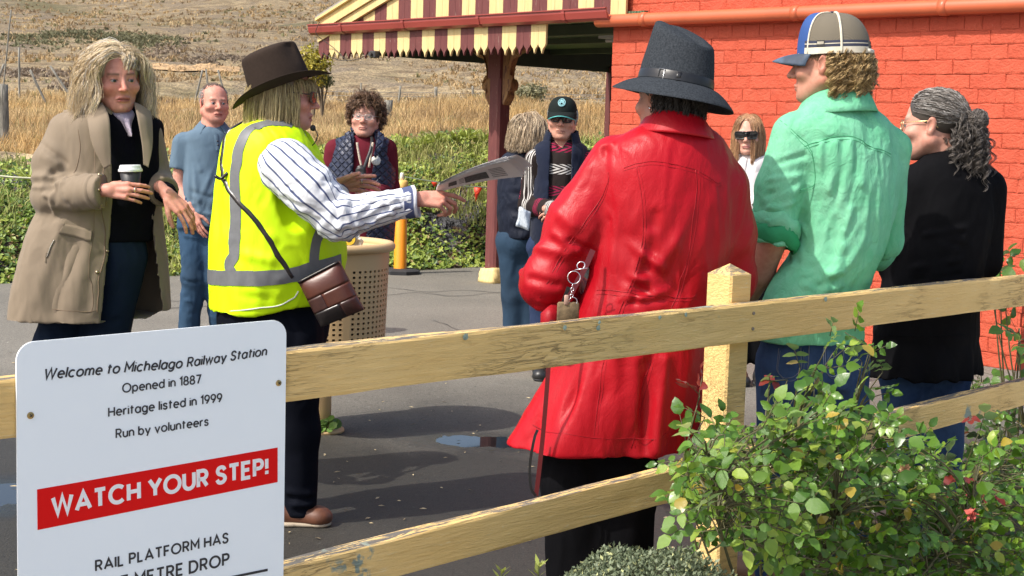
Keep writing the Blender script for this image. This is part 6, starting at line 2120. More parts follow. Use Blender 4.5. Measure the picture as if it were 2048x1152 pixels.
# keyring, pouch and straps at the left hip
def red_bag():
 Y = 4.32; yf = Y - .17
 steel = simple('silver', (.8, .8, .8), .15, metal=1.)
 root = empty('shoulder_bag', W(1130, 700, Y - .12), 'red strapped shoulder bag with keyring and brown tag hanging at the red coat', 'bag')
 redl = MATS['red_leather_seam']; blk = MATS['black_hat_leather']
 tan_ = simple('brown_suede', (.15, .105, .055), .9, .35, 60, .6, 150, .002)
 mb = MB()
 def ribbon(pts, wd, mt, name):
  P = smooth_path(pts, 40); T, N, B = frames(P)
  side = nrm(np.cross(T, np.array([0, 1.0, 0]))) * wd / 2
  V = np.stack([P - side, P + side, P + side + (0, .004, 0), P - side + (0, .004, 0)], 1).reshape(-1, 3)
  F = []
  for i in range(39):
   for j in range(4): F.append((i * 4 + j, i * 4 + (j + 1) % 4, i * 4 + 4 + (j + 1) % 4, i * 4 + 4 + j))
  mk(name, V, F, mt, root, False)
 ribbon([W(1186, 500, yf + .035), W(1168, 540, yf + .01), W(1146, 580, yf - .012), W(1128, 620, yf - .02), W(1120, 660, yf - .02)], .016, simple('strap_dark_red', (.10, .006, .008), .5), 'strap')
 ribbon([W(1140, 575, yf - .005), W(1128, 610, yf - .005), W(1122, 645, yf - .005)], .020, blk, 'strap')
 ribbon([W(1104, 640, yf - .035), W(1098, 720, yf - .045), W(1092, 800, yf - .05), W(1085, 880, yf - .05), W(1076, 960, yf - .05), W(1072, 992, yf - .05)], .013, simple('strap_dark_red', (.10, .006, .008), .5), 'strap')
 ribbon([W(1072, 992, yf - .05), W(1062, 975, yf - .052), W(1060, 930, yf - .052), W(1068, 880, yf - .05), W(1075, 860, yf - .04)], .008, blk, 'strap')
 ring = lambda c, r, t, ax: tube(np.array([c + r * (math.cos(a) * np.array(ax[0]) + math.sin(a) * np.array(ax[1])) for a in np.linspace(0, 6.283, 22)]), t, 6, False)
 mb = MB(); mb.add(*ring(W(1148, 555, yf - .03), .0185, .0017, ((1, 0, 0), (0, .1, 1)))); mb.build('key_ring', steel, root, True)
 mb = MB(); mb.add(*ring(W(1162, 531, yf - .03), .012, .0017, ((.9, 0, .4), (-.3, .2, .8)))); mb.add(*tube([W(1150, 540, yf - .03), W(1175, 536, yf - .035)], .002, 6)); mb.build('clip', steel, root, True)
 mb = MB()
 for k in range(4): mb.add(*ring(W(1145 - k * .6, 572 + k * 6.5, yf - .03), .0045, .0013, ((1, 0, 0), (0, .1, 1)) if k % 2 else ((.2, 1, 0), (0, .1, 1))))
 mb.build('chain', steel, root, True)
 mb = MB(); mb.add(*ring(W(1146, 603, yf - .03), .012, .0013, ((1, 0, 0), (0, .1, 1)))); mb.build('key_ring', steel, root, True)
 mb = MB(); c = W(1136, 625, yf - .03); mb.box(c, (.065, .010, .062), .1, bevel=.008); mb.build('brown_tag', tan_, root, True)
 mb = MB(); c = W(1133, 600, yf - .036); mb.box(c, (.014, .006, .030), .1, bevel=.003); mb.build('tag_loop', simple('pale_leather', (.42, .26, .2), .6), root, True)
 mb = MB(); mb.box(W(1105, 640, yf + .07), (.055, .14, .09), -.2, bevel=.02); mb.build('pouch', redl, root, True)
red_bag()
def cane():
 top = W(1296, 940, 4.38); bot = G(1290, 1160); bot = np.array([top[0] - .012, top[1] + .01, 0.0])
 V, F = tube(np.linspace(bot, top, 14), .0115, 12)
 s = NT('patterned_cane')
 v = s.vor(46, feature='F1', out='Color'); sx = s.n('ShaderNodeSeparateColor'); s.l(v, sx.inputs[0])
 s.set(Base_Color=s.ramp(sx.outputs[0], [(0., (.03, .03, .03)), (.45, (.03, .03, .03)), (.46, (.42, .40, .40)), (.8, (.42, .40, .40)), (.82, (.40, .04, .05))], 'CONSTANT'), Roughness=.4)
 root = empty('walking_stick', bot, 'black, grey and red patterned walking stick right of the black trousers', 'walking stick')
 mk('shaft', V, F, s.m, root, True)
 mb = MB(); mb.tube([bot, bot + (0, 0, .03)], .016, 10); mb.build('rubber_tip', m_rub, root, True)
 mb = MB(); mb.tube(smooth_path([top + (0, 0, -.01), top + (0, 0, .03), top + (-.03, .03, .05), top + (-.08, .07, .05)], 12), .012, 10); mb.build('handle', MATS['black_hat_leather'], root, True)
cane()
# ================================================================== GUIDE IN THE HI-VIS VEST
def guide_person():
 Y = 5.29; s = S(Y); ang = 68
 P = person(560, 700, Y, 'person in a yellow hi-vis vest, brown hat and striped shirt holding out papers')
 tone = (.62, .34, .27)
 rows = [(226, 548, 30, .075), (240, 545, 46, .11), (256, 540, 70, .165), (275, 538, 86, .195), (310, 542, 100, .21), (370, 548, 113, .215), (430, 553, 122, .215), (480, 556, 130, .22), (530, 555, 131, .225), (575, 545, 123, .225), (622, 533, 112, .22)]
 K = keys_px(Y, rows, ang)
 zh = min(k[0] for k in K)
 torso = loft(K, ang, lambda th, z: .02 * np.sin(4 * th + 6 * z) * np.clip((1.2 - z) / .3, 0, 1))
 shR, elR, wrR = W(572, 335, Y - .17), W(676, 437, Y - .22), W(822, 402, Y - .20)
 shL, elL, wrL = W(565, 325, Y + .16), W(640, 420, Y + .22), W(672, 372, Y + .12)
 vest_f = lambda Q: torso(Q) - .006
 hole = U(.02, cone(W(578, 322, Y - .23), W(600, 430, Y - .24), .088, .082), cone(W(578, 322, Y - .23), W(602, 300, Y - .30), .08, .09))
 vest_f = cut(vest_f, lambda Q: hole(Q), .006)
 neckcut = cone(W(590, 226, Y), W(640, 285, Y - .05), .06, .04)
 vest_f = cut(vest_f, neckcut, .006)
 vest_f2 = lambda Q: np.maximum(vest_f(Q), zh + .004 + .035 * np.clip((Q[:, 0] - K[0][1] + .02) / .15, 0, 1) - Q[:, 2])
 hv = NT('hi_vis_yellow')
 wr_ = hv.noise(7, 3, .5, 1.2, vec=hv.obj((1, 1, .6)))
 hv.set(Base_Color=hv.mix(hv.noise(3, 3), (.56, .86, .0), (.64, .95, .003)), Roughness=.6, Specular_IOR_Level=.3, Normal=hv.bump(hv.noise(300, 1), .12, .001, hv.bump(wr_, .35, .012)))
 tape = simple('reflective_tape', (.145, .15, .155), .5, .06, 60, .15, 200, .001, metal=.1)
 Wn = lambda px, py, d=-.24: W(px, py, Y + d)
 fl = []
 for a, b, wd, h_ in (((445, 500), (540, 520), .02, .008), ((450, 420), (470, 560), .025, .007), ((540, 470), (650, 520), .018, .008), ((600, 470), (660, 560), .018, -.007), ((470, 300), (455, 420), .02, .006), ((560, 560), (640, 540), .016, .008),
       ((440, 590), (540, 600), .016, -.006), ((500, 400), (560, 470), .018, -.006), ((620, 500), (560, 590), .018, .007), ((480, 470), (520, 600), .02, .006)):
  fl.append(([Wn(*a), Wn(*b)], wd, h_))
 V, F, bv, vest = garment('hi_vis_vest', vest_f2, W(550, 430, Y), .0072, hv.m, P, fl, (.0045, (11, 11, 4), 5), 2)
 mb = MB()
 tp_ = .052
 mb.add(*strip(bv, [Wn(582, 262, -.10), Wn(545, 262, -.12), Wn(515, 280, -.12), Wn(497, 320, -.13), Wn(492, 380, -.14), Wn(488, 440, -.15), Wn(486, 500, -.16), Wn(486, 542, -.16)], tp_, .0022, 80, 7, False))
 mb.add(*strip(bv, [W(424, 545, Y + .03), Wn(428, 552, -.05), Wn(450, 555, -.16), Wn(500, 557, -.24), Wn(560, 557, -.26), Wn(610, 553, -.26), Wn(650, 540, -.20), Wn(684, 522, -.06)], tp_ * 1.05, .003, 90, 7, False))
 mb.add(*strip(bv, [Wn(665, 440, -.16), Wn(655, 465, -.18), Wn(648, 490, -.2), Wn(640, 515, -.2), Wn(640, 535, -.2)], tp_ * .8, .0022, 40, 7, False))
 mb.add(*strip(bv, [W(560, 250, Y + .12), W(545, 262, Y + .10), W(470, 300, Y + .10), W(440, 380, Y + .10), W(428, 480, Y + .10), W(424, 540, Y + .10)], tp_, .0022, 60, 5, False))
 mb.build('reflective_tape', tape, vest, True)
 mb = MB()
 edge = simple('vest_binding', (.60, .62, .56), .7)
 hem_ = [Wn(424, 612, -.0), Wn(440, 619, -.12), Wn(500, 620, -.24), Wn(560, 616, -.24), Wn(590, 606, -.24), Wn(606, 590, -.24)]
 mb.add(*seam(bv, hem_, .0028, .001, 60))
 mb.build('vest_binding', edge, vest, True)
 st = NT('striped_cotton')
 ph = st.attr('stripe', 'Fac')
 fr_ = st.math('FRACT', ph)
 band1 = st.ramp(st.math('ABSOLUTE', st.math('SUBTRACT', fr_, .5)), [(0., 1.), (.085, 1.), (.10, 0.)], 'LINEAR')
 fine = st.ramp(st.math('ABSOLUTE', st.math('SUBTRACT', st.math('FRACT', st.math('ADD', ph, .5)), .5)), [(0., 1.), (.018, 1.), (.03, 0.)])
 base = st.mix(st.noise(4, 3), (.66, .69, .72), (.76, .78, .80))
 cc = st.mix(band1, base, (.075, .095, .19)); cc = st.mix(st.math('MULTIPLY', fine, .0), cc, (.25, .3, .4))
 wr_ = st.noise(11, 3, .5, 1.3, vec=st.obj((1, 1, .8)))
 st.set(Base_Color=cc, Roughness=.8, Specular_IOR_Level=.2, Normal=st.bump(st.noise(260, 1), .12, .001, st.bump(wr_, .45, .014)))
 midR = .5 * (shR + elR) + np.array([.0, -.02, .01])
 slv = U(.035, cone(shR, midR, .104, .092), cone(midR, elR, .092, .078), cone(elR, wrR, .078, .050))
 cuffdir = nrm(wrR - elR)
 slvc = lambda Q: np.maximum(slv(Q), (Q - (wrR + cuffdir * .008)) @ cuffdir)
 dirs = nrm(elR - shR)
 def stripe(Vv):
  tU = np.clip(((Vv - shR) @ (elR - shR)) / ((elR - shR) @ (elR - shR)), -.4, 1)
  tF = np.clip(((Vv - elR) @ (wrR - elR)) / ((wrR - elR) @ (wrR - elR)), 0, 1.3)
  cu = shR + tU[:, None] * (elR - shR); cf = elR + tF[:, None] * (wrR - elR)
  useF = np.clip((tF - .0) / .06, 0, 1)[:, None]
  c_ = cu * (1 - useF) + cf * useF
  ax = nrm((elR - shR)[None] * (1 - useF) + (wrR - elR)[None] * useF)
  q = Vv - c_
  u0 = np.array([0, 1.0, 0]); u1 = nrm(np.cross(ax, u0)); u2 = nrm(np.cross(u1, ax))
  th = np.arctan2((q * u1).sum(1), -(q * u2).sum(1))
  return th / (2 * math.pi) * 17 + 100.25
 folds = arm_folds(shR, elR, wrR, .08, 7, .009, 11, inner=np.array([.2, -.9, .5]))
 rr = np.random.default_rng(2)
 for k in range(16):
  t0 = rr.uniform(0, .8); a = elR + (wrR - elR) * t0; b = elR + (wrR - elR) * min(1, t0 + rr.uniform(.15, .35))
  o1, o2 = rr.uniform(-.06, .06, 2)
  folds.append(([a + np.array([0, -.06, o1]), b + np.array([0, -.05, o2])], .010, .011 * rr.choice([-1, 1])))
 for k in range(8):
  a = shR + (elR - shR) * rr.uniform(-.1, .7); folds.append(([a + np.array([-.05, -.08, rr.uniform(-.05, .07)]), a + np.array([.08, -.09, rr.uniform(-.1, .03)])], .014, .007 * rr.choice([-1, 1])))
 garment('shirt_sleeve', slvc, W(690, 400, Y - .2), .0058, st.m, P, folds, (.0055, (10, 13, 15), 4), 2, attrs={'stripe': stripe}, box=(np.minimum(np.minimum(shR, elR), wrR) - .14, np.maximum(np.maximum(shR, elR), wrR) + .14))
 T, N_, B_ = frames(np.array([wrR - cuffdir * .06, wrR, wrR + cuffdir * .012]))
 u1 = nrm(np.cross(cuffdir, (0, 1, 0))); u2 = np.cross(cuffdir, u1)
 Vc = [];
 for i, t in enumerate((-.068, -.055, -.02, .012, .022)):
  rd = (.053, .0585, .058, .0585, .0585)[i]
  for a in np.linspace(0, 2 * math.pi, 28, endpoint=False): Vc.append(wrR + cuffdir * (t + .006 * math.sin(2 * a)) + rd * (math.cos(a) * u1 * .92 + math.sin(a) * u2 * .8) + (np.array([0, 0, -.012]) * (t + .07) / .09 * max(0, -(u1 * math.cos(a) + u2 * math.sin(a))[2])))
 stv = np.repeat(np.array([.0, .5, .98, 1.1, 1.52]), 28)
 cuff = mk('cuff', Vc, [(i * 28 + j, i * 28 + (j + 1) % 28, (i + 1) * 28 + (j + 1) % 28, (i + 1) * 28 + j) for i in range(4) for j in range(28)], st.m, P, True, attrs={'stripe': stv + .5})
 sm = cuff.modifiers.new('t', 'SOLIDIFY'); sm.thickness = .003
 slvL = U(.03, cone(shL, elL, .08, .07), cone(elL, wrL - (0, 0, .02), .068, .052))
 garment('shirt_sleeve', slvL, elL, .008, st.m, P, arm_folds(shL, elL, wrL, .07, 9, .007, 6), (.004, (9, 9, 9), 6), 2, attrs={'stripe': lambda Vv: (Vv[:, 1] * 12 + Vv[:, 2] * 14)}, box=(np.minimum(np.minimum(shL, elL), wrL) - .12, np.maximum(np.maximum(shL, elL), wrL) + .12))
 c = W(556, 246, Y); rowsC = []
 for (dz, r1, r2) in ((.035, .066, .072), (.050, .070, .078), (.036, .082, .092), (-.012, .112, .118)):
  row = []
  for a in np.linspace(-2.8, 2.8, 19):
   l = np.array([math.sin(a) * r1, -math.cos(a) * r2, 0])
   row.append(c + axes(82) @ l + np.array([0, 0, dz - .026 * (1 - math.cos(a)) ]))
  rowsC.append(row)
 co = collar_sheet(rowsC, P, st.m, 'shirt_collar', .004)
 co.data.attributes.new('stripe', 'FLOAT', 'POINT').data.foreach_set('value', np.tile(np.linspace(0, 1.9, 10), 40).astype(np.float32))
 tail = loft([(zh - .035, K[0][1], K[0][2], K[0][3] * .97, K[0][4] * .97), (zh + .02, K[0][1], K[0][2], K[0][3] * .98, K[0][4] * .98)], ang)
 garment('shirt_tail', tail, W(540, 620, Y), .008, st.m, P, (), (.004, (9, 9, 9), 6), 1, attrs={'stripe': lambda Vv: (np.arctan2(Vv[:, 0] - K[0][1], Vv[:, 1] - K[0][2])) * 9})
 navy = fabric('navy_trousers', (.004, .005, .009), .8, .2, .3, 6)
 hip = W(545, 655, Y)
 pel = loft([(zh - .16, W(545, 700, Y)[0], Y, .18, .19), (zh - .05, hip[0], Y, .195, .215), (zh + .05, hip[0] - .005, Y, .19, .205)], ang)
 kR, kL = W(598, 860, Y - .06), W(520, 860, Y + .08)
 lg = legs_sdf([W(580, 690, Y - .09), W(520, 690, Y + .1)], [kR, kL], [W(600, 1030, Y - .05), W(500, 1020, Y + .12)], .108, .078, .066, .04, pel)
 lg2 = lambda Q: np.maximum(lg(Q), .035 - Q[:, 2])
 tf = [([W(570 + 8 * k, 985 + 12 * k, Y - .12), W(635, 990 + 10 * k, Y - .10)], .014, .010 * (-1) ** k) for k in range(4)]
 garment('trousers', lg2, W(560, 850, Y), .010, navy, P, tf, (.006, (7, 7, 3), 9), 2)
 br = simple('brown_shoe_leather', (.115, .042, .02), .5, .2, 30, .2, 80, .002); so = simple('shoe_sole', (.36, .30, .22), .8)
 toe = G(668, 1040); heel = G(575, 1058)
 heel[1] = toe[1] = .5 * (toe[1] + heel[1]);
 shoe(toe + (0, -.01, 0), toe + (-.29, .0, 0), P, br, so, .046)
 shoe(toe + (-.15, .22, 0), toe + (-.43, .19, 0), P, br, so, .046)
 hd = head_frame(574, 192, Y - .01, 86, -3, 0)
 nk = W(553, 262, Y)
 hm = make_head(hd, 1.03, tone, .0034, nk, (.055, .062), dict(fat=.010, open_eyes=False, mouth=.007, jaw=1.0, nose=1.05), dict(blush=.35, lip=(.42, .15, .14)))
 hR = make_hand(wrR + cuffdir * .03, nrm(np.array([1.0, -.02, -.02])), nrm(np.array([-.05, -.75, .75])), tone, 1.0, 1, .003, elbow=elR, curl=(14, 38, 48, 55), spread=2, thumb=(12, 28, 6))
 hL = make_hand(wrL + (.0, 0, .0), nrm(np.array([.9, -.1, .12])), nrm(np.array([-.25, .75, .55])), tone, 1.0, -1, .003, elbow=elL, curl=(8, 14, 12, 10), spread=9, thumb=(30, 10, 5))
 core = U(.03, lambda Q: torso(Q) + .03, lambda Q: lg(Q) + .025)
 body_obj(P, [hm, hR, hL], core, W(550, 600, Y), tone)
 mb = MB(); M_ = hand_axes(np.array([.9, -.1, .12]), np.array([-.25, .75, .55])); c = wrL + M_ @ np.array([.011, .106, -.0015])
 a_ = np.linspace(0, 6.283, 18); mb.add(*tube(np.array([c + .0105 * (math.cos(q) * M_[:, 0] + math.sin(q) * M_[:, 2]) for q in a_]), .0016, 6, False)); mb.build('ring', simple('silver', (.8, .8, .8), .15, metal=1.), P, True)
 rh = np.random.default_rng(22)
 n = 330
 pts, d = skull_pts(n, rh, lambda d: (d[:, 2] < .28) & (d[:, 1] < .55 + .0 * d[:, 2]) & (d[:, 2] > -.55))
 tang = d * .25 + np.array([0, .10, -1]) * 1.0
 Ls = np.clip((pts[:, 2] + .115) * 1.05, .04, .2) * rh.uniform(.9, 1.1, n)
 G_ = grow(hd, 1.03, pts, tang, Ls, rh, 10, .75, 1.10, .0035, .7)
 pf, dfv = skull_pts(60, rh, lambda d: (d[:, 1] > .55) & (d[:, 2] > .1) & (d[:, 2] < .32))
 Gf = grow(hd, 1.03, pf, dfv * .4 + np.array([.0, .3, -1]), rh.uniform(.035, .06, 60), rh, 10, .7, 1.10, .002, .5)
 G_ = np.concatenate([clump(G_, 11, .0042, rh, .7), clump(Gf, 8, .004, rh, .6)])
 t = rh.random((len(G_), 1)); Cc = np.array([.24, .17, .07]) * (1 - t) + np.array([.68, .55, .27]) * t
 HV, HF, HC = hair_mesh(G_, .0012, .5, Cc)
 cv = hair_cap(hd, 1.03, lambda L: np.maximum(L[:, 1] - .045, -.06 - L[:, 2]), P, (.14, .10, .05), 1.0, 1.06)
 V_, F_, C_ = cat_mesh((HV, HF, HC), cv)
 mk('hair', V_, F_, hair_mat(), P, True, attrs={'Col': C_})
 fr_m, ln_m = glass_mats()
 sunglasses(hd, P, 1.03, 1.0, (.027, .020), simple('frame_tortoise', (.05, .022, .012), .3), ln_m, .104, .001, True)
 fb = NT('brown_felt'); nz = fb.noise(90, 4, .6)
 fb.set(Base_Color=fb.mix(nz, (.022, .014, .010), (.040, .027, .020)), Roughness=.9, Specular_IOR_Level=.2, Sheen_Weight=.0, Normal=fb.bump(fb.noise(400, 2), .15, .001))
 o, M = hd
 hf = (W(566, 180, Y - .01), axes(86) @ rotx(22))
 ht = hat(hf, P, (.092, .113), (.074, .100), .150, .080, lambda th: .006 + .020 * np.abs(np.sin(th)) ** 2 - .026 * np.cos(th) ** 4 * (np.cos(th) > 0) - .022 * np.cos(th) ** 4 * (np.cos(th) < 0), .012, fb.m, simple('brown_braid', (.035, .02, .013), .5, .3, 60), .030, .012, .014, .004, -.004, crown_lean=.004)
 mb = MB()
 for a in np.linspace(-3.0, 3.0, 60):
  q = hf[0] + hf[1] @ np.array([math.sin(a) * .0965, math.cos(a) * .1175 - .004, .012 + .016])
  mb.add(*tube([q - (0, .002, .002), q + (0, .002, .003)], .0022, 5))
 mb.build('braid', simple('braid_light', (.09, .055, .035), .5), ht, True)
 blk = simple('mic_black', (.015, .015, .016), .6)
 mb = MB()
 mb.add(*tube(smooth_path([W(618, 296, Y - .06), W(630, 285, Y - .07), W(635, 270, Y - .07), W(629, 256, Y - .06)], 16), .0022, 6))
 mb.build('microphone_boom', blk, P, True)
 f = ell(W(626, 256, Y - .05), (.011, .011, .012)); V_, F_ = nets(f, W(626, 256, Y - .05) - .02, W(626, 256, Y - .05) + .02, .003, 1); mk('microphone_foam', V_, F_, blk, P, True)
 return P, bv, wrR, cuffdir
GUIDE, GUIDE_BVH, GW, GC = guide_person()
def guide_things():
 Y = 5.29; yf = Y - .27
 pm = NT('printed_paper')
 pm.set(Base_Color=(.86, .86, .86), Roughness=.7)
 a, b, c, d = W(872, 386, Y - .17), W(1048, 353, Y - .13), W(1016, 323, Y - .25), W(878, 369, Y - .27)
 root = empty('papers', .5 * (a + c), 'sheaf of white printed papers in the outstretched hand of the hi-vis vest wearer', 'papers')
 rr = np.random.default_rng(6)
 for k in range(6):
  dz = .0030 * k
  V = []
  for u in np.linspace(0, 1, 12):
   for v in np.linspace(0, 1, 8):
    p = (a * (1 - u) + b * u) * (1 - v) + (d * (1 - u) + c * u) * v
    bow = .006 * math.sin(math.pi * v) + .010 * math.sin(math.pi * u) - .012 * v * (k > 2)
    V.append(p + np.array([.006 * k * u * (1 if k % 2 else -.3), .0, dz * (1 + u * 1.5) + bow]) + np.array([0, rr.normal() * .0004, 0]))
  mk('sheet', V, grid_faces(12, 8), pm.m, root, True)
 g_ = simple('print_grey', (.33, .33, .34), .8, .2, 120); g2 = simple('print_dark', (.12, .12, .12), .8, .3, 90)
 def patch(u0, u1, v0, v1, mt, name):
  V = []
  for u in np.linspace(u0, u1, 5):
   for v in np.linspace(v0, v1, 5):
    p = (a * (1 - u) + b * u) * (1 - v) + (d * (1 - u) + c * u) * v
    V.append(p + np.array([0, 0, -.0 * 5 * (1 + u * 1.5) + .006 * math.sin(math.pi * v) + .010 * math.sin(math.pi * u)]) + np.array([0, -.0035, -.001]))
  mk(name, V, grid_faces(5, 5), mt, root, True)
 patch(.14, .24, .2, .5, g2, 'printed_photo'); patch(.34, .62, .15, .55, g2, 'printed_photo')
 for k in range(6): patch(.66, .84, .15 + .1 * k, .19 + .1 * k, g_, 'printed_text')
 for k in range(4): patch(.27, .33, .2 + .1 * k, .24 + .1 * k, g_, 'printed_text')
 root = empty('crossbody_bag', W(660, 640, yf), 'brown patchwork leather crossbody bag worn over the hi-vis vest', 'bag')
 lb = NT('bag_leather'); nz = lb.noise(30, 4)
 lb.set(Base_Color=lb.mix(nz, (.060, .017, .010), (.105, .032, .018)), Roughness=.38, Normal=lb.bump(lb.noise(90, 3), .25, .002))
 ld = simple('bag_leather_dark', (.018, .014, .014), .3, .3, 40, .25, 80, .002); lm = simple('bag_leather_mid', (.05, .020, .016), .35, .3, 40, .25, 80, .002)
 TL, TR, BR, BL = [W(*q, yf) for q in ((597, 566), (678, 524), (727, 620), (642, 655))]
 def bagp(u, v, o): return (TL * (1 - u) + TR * u) * (1 - v) + (BL * (1 - u) + BR * u) * v + np.array([0, o, 0])
 def panel(u0, u1, v0, v1, mt, name, lift=.0):
  V = []; n1, n2 = 10, 8
  for u in np.linspace(u0, u1, n1):
   for v in np.linspace(v0, v1, n2):
    bul = .026 * (1 - (2 * u - 1) ** 4) * (1 - (2 * v - 1) ** 4)
    V.append(bagp(u, v, -bul - lift))
  for u in np.linspace(u0, u1, n1):
   for v in np.linspace(v0, v1, n2): V.append(bagp(u, v, .03))
  F = [tuple(reversed(f)) for f in grid_faces(n1, n2)] + [tuple(i + 80 for i in f) for f in grid_faces(n1, n2)]
  ring = [i * n2 for i in range(n1)] + [(n1 - 1) * n2 + j for j in range(1, n2)] + [i * n2 + n2 - 1 for i in range(n1 - 2, -1, -1)] + [j for j in range(n2 - 2, 0, -1)]
  F += [(ring[i], ring[(i + 1) % len(ring)], ring[(i + 1) % len(ring)] + 80, ring[i] + 80) for i in range(len(ring))]
  return mk(name, V, F, mt, root, True)
 panel(0, 1, 0, .40, lb.m, 'leather_panel'); panel(0, .36, .402, .70, lm, 'leather_panel'); panel(.362, 1, .402, .70, lb.m, 'leather_panel'); panel(0, .62, .702, 1, ld, 'leather_panel'); panel(.622, 1, .702, 1, lm, 'leather_panel')
 mb = MB(); mb.add(*tube(np.array([bagp(u, -.01, -.004) for u in np.linspace(0, 1, 10)]), .005, 6)); mb.build('zip', ld, root, True)
 Wn = lambda px, py, d_=-.22: W(px, py, Y + d_)
 V, F = strip(GUIDE_BVH, [W(520, 250, Y + .05), Wn(478, 268, -.02), Wn(466, 300, -.06), Wn(463, 350, -.1), Wn(485, 395, -.15), Wn(515, 445, -.22), Wn(550, 500, -.25), Wn(598, 563, -.27)], .019, .006, 110, 5, True)
 mk('strap', V, F, ld, root, True)
 mb = MB(); q = Wn(463, 354, -.13); l, nn, i_, dd = GUIDE_BVH.find_nearest(Vector(q)); q = np.array(l) + np.array(nn) * .008
 mb.add(*tube(smooth_path([q + (-.035, 0, .0), q + (-.015, 0, -.010), q, q + (.012, 0, .012)], 10), .006, 7)); mb.build('strap_end', ld, root, True)
guide_things()
# ================================================================== WOMAN IN THE TRENCH COAT
def trench_person():
 Y = 5.6; s = S(Y); ang = 152
 P = person(190, 700, Y, 'person in an open tan trench coat over a black jumper holding a takeaway cup')
 tone = (.64, .345, .275)
 rows = [(208, 226, 40, .07), (218, 224, 60, .085), (230, 220, 80, .105), (250, 217, 90, .125), (290, 214, 94, .14), (350, 211, 100, .15), (410, 203, 112, .16), (470, 194, 128, .175), (540, 188, 142, .195), (600, 186, 149, .205), (640, 185, 152, .21)]
 K = keys_px(Y, rows, ang)
 zh = min(k[0] for k in K)
 def mod(th, z):
  u = np.clip((1.12 - z) / .4, 0, 1)
  return u * (.035 * np.sin(5 * th + .6) + .02 * np.sin(8 * th + 2 + 2 * z))
 outer = loft(K, ang, mod)
 th_ = .017
 eL = [(214, 206), (224, 300), (223, 420), (216, 520), (207, 660)]          # her right front edge in the photo
 eR = [(262, 206), (286, 300), (290, 400), (300, 500), (318, 660)]
 zc = np.array([W(*q, Y - .15)[2] for q in eL]); xl = np.array([W(*q, Y - .15)[0] for q in eL]); xr = np.array([W(*q, Y - .1)[0] for q in eR])
 o_ = np.argsort(zc); zc, xl, xr = zc[o_], xl[o_], xr[o_]
 def wedge(Q):
  l = np.interp(Q[:, 2], zc, xl); r = np.interp(Q[:, 2], zc, xr)
  back = Q[:, 1] - (Y - .02 + .35 * (Q[:, 0] - (l + r) / 2))
  return np.maximum(np.maximum(l - Q[:, 0], Q[:, 0] - r), back)
 shR, elR, wrR = W(138, 266, Y - .04), W(108, 392, Y - .10), W(210, 381, Y - .27)
 shL, elL, wrL = W(286, 268, Y + .05), W(305, 365, Y + .10), W(334, 388, Y - .06)
 mR = .5 * (shR + elR) + np.array([-.02, 0, 0])
 armR = U(.03, cone(shR, mR, .082, .088), cone(mR, elR, .088, .084), cone(elR, wrR, .082, .064))
 cd = nrm(wrR - elR); armR_c = lambda Q: np.maximum(armR(Q), (Q - (wrR + cd * .01)) @ cd)
 armL = U(.03, cone(shL, elL, .078, .076), cone(elL, wrL, .074, .058))
 cdl = nrm(wrL - elL); armL_c = lambda Q: np.maximum(armL(Q), (Q - (wrL - cdl * .03)) @ cdl)
 solid = U(.012, outer, armR_c); solid = U(.012, solid, armL_c)
 sh_ = lambda Q: np.maximum(outer(Q), -(outer(Q) + th_))
 coat = lambda Q: np.maximum(np.maximum(np.minimum(np.maximum(solid(Q), -(outer(Q) + th_)), np.minimum(armR_c(Q), armL_c(Q))), -smax(wedge(Q), -.5, .01)), zh + .012 + .03 * np.clip((Q[:, 0] - xr.mean() + .02) / .06, 0, 1) - Q[:, 2])
 coat = both(coat, lambda Q: -wedge(Q), .004)
 tan_ = fabric('tan_cotton', (.215, .168, .116), .75, .06, .28, 6, 300, .1, .014)
 folds = arm_folds(shR, elR, wrR, .085, 13, .011, 12, inner=np.array([.5, -.7, .4]))
 Wn = lambda px, py, d_=-.2: W(px, py, Y + d_)
 for a, b, wd, h_ in (((95, 300), (150, 330), .014, .011), ((80, 345), (160, 350), .012, -.011), ((78, 362), (175, 372), .014, .012), ((85, 390), (200, 405), .012, .010), ((110, 405), (170, 380), .010, -.010), ((100, 330), (150, 290), .016, .009),
       ((120, 450), (75, 600), .030, .010), ((180, 470), (150, 610), .030, .009), ((195, 430), (192, 620), .022, .006), ((150, 500), (110, 620), .028, -.007),
       ((150, 250), (160, 380), .018, -.012), ((180, 240), (205, 330), .014, .008), ((110, 250), (140, 230), .012, .008), ((305, 300), (315, 420), .014, .008), ((320, 440), (328, 580), .014, .008)):
  folds.append(([Wn(*a), Wn(*b)], wd, h_))
 V, F, bv, ob = garment('trench_coat', coat, W(190, 430, Y), .0062, tan_, P, folds, (.0028, (11, 11, 5), 8), 2)
 flap = strip(bv, [Wn(92, 452, -.16), Wn(135, 460, -.2), Wn(181, 468, -.24)], .046, .009, 30, 9)
 mk('pocket_flap', *flap, tan_, ob, True)
 mb = MB()
 mb.add(*strip(bv, [Wn(222, 222, -.2), Wn(224, 300, -.22), Wn(222, 420, -.22), Wn(214, 530, -.24), Wn(206, 632, -.26)], .006, .004, 60, 3))
 mb.add(*seam(bv, [Wn(190, 300, -.22), Wn(192, 420, -.22), Wn(186, 530, -.24), Wn(178, 628, -.26)], .0012, 0, 60))
 mb.add(*seam(bv, [Wn(45, 594, -.08), Wn(90, 615, -.2), Wn(150, 624, -.24), Wn(205, 625, -.26)], .0012, 0, 50))
 mb.add(*seam(bv, [Wn(160, 225, -.1), Wn(158, 260, -.14), Wn(160, 300, -.16), Wn(150, 350, -.16)], .0014, 0, 40))
 mb.build('stitching', simple('tan_dark', (.17, .115, .07), .8), ob, True)
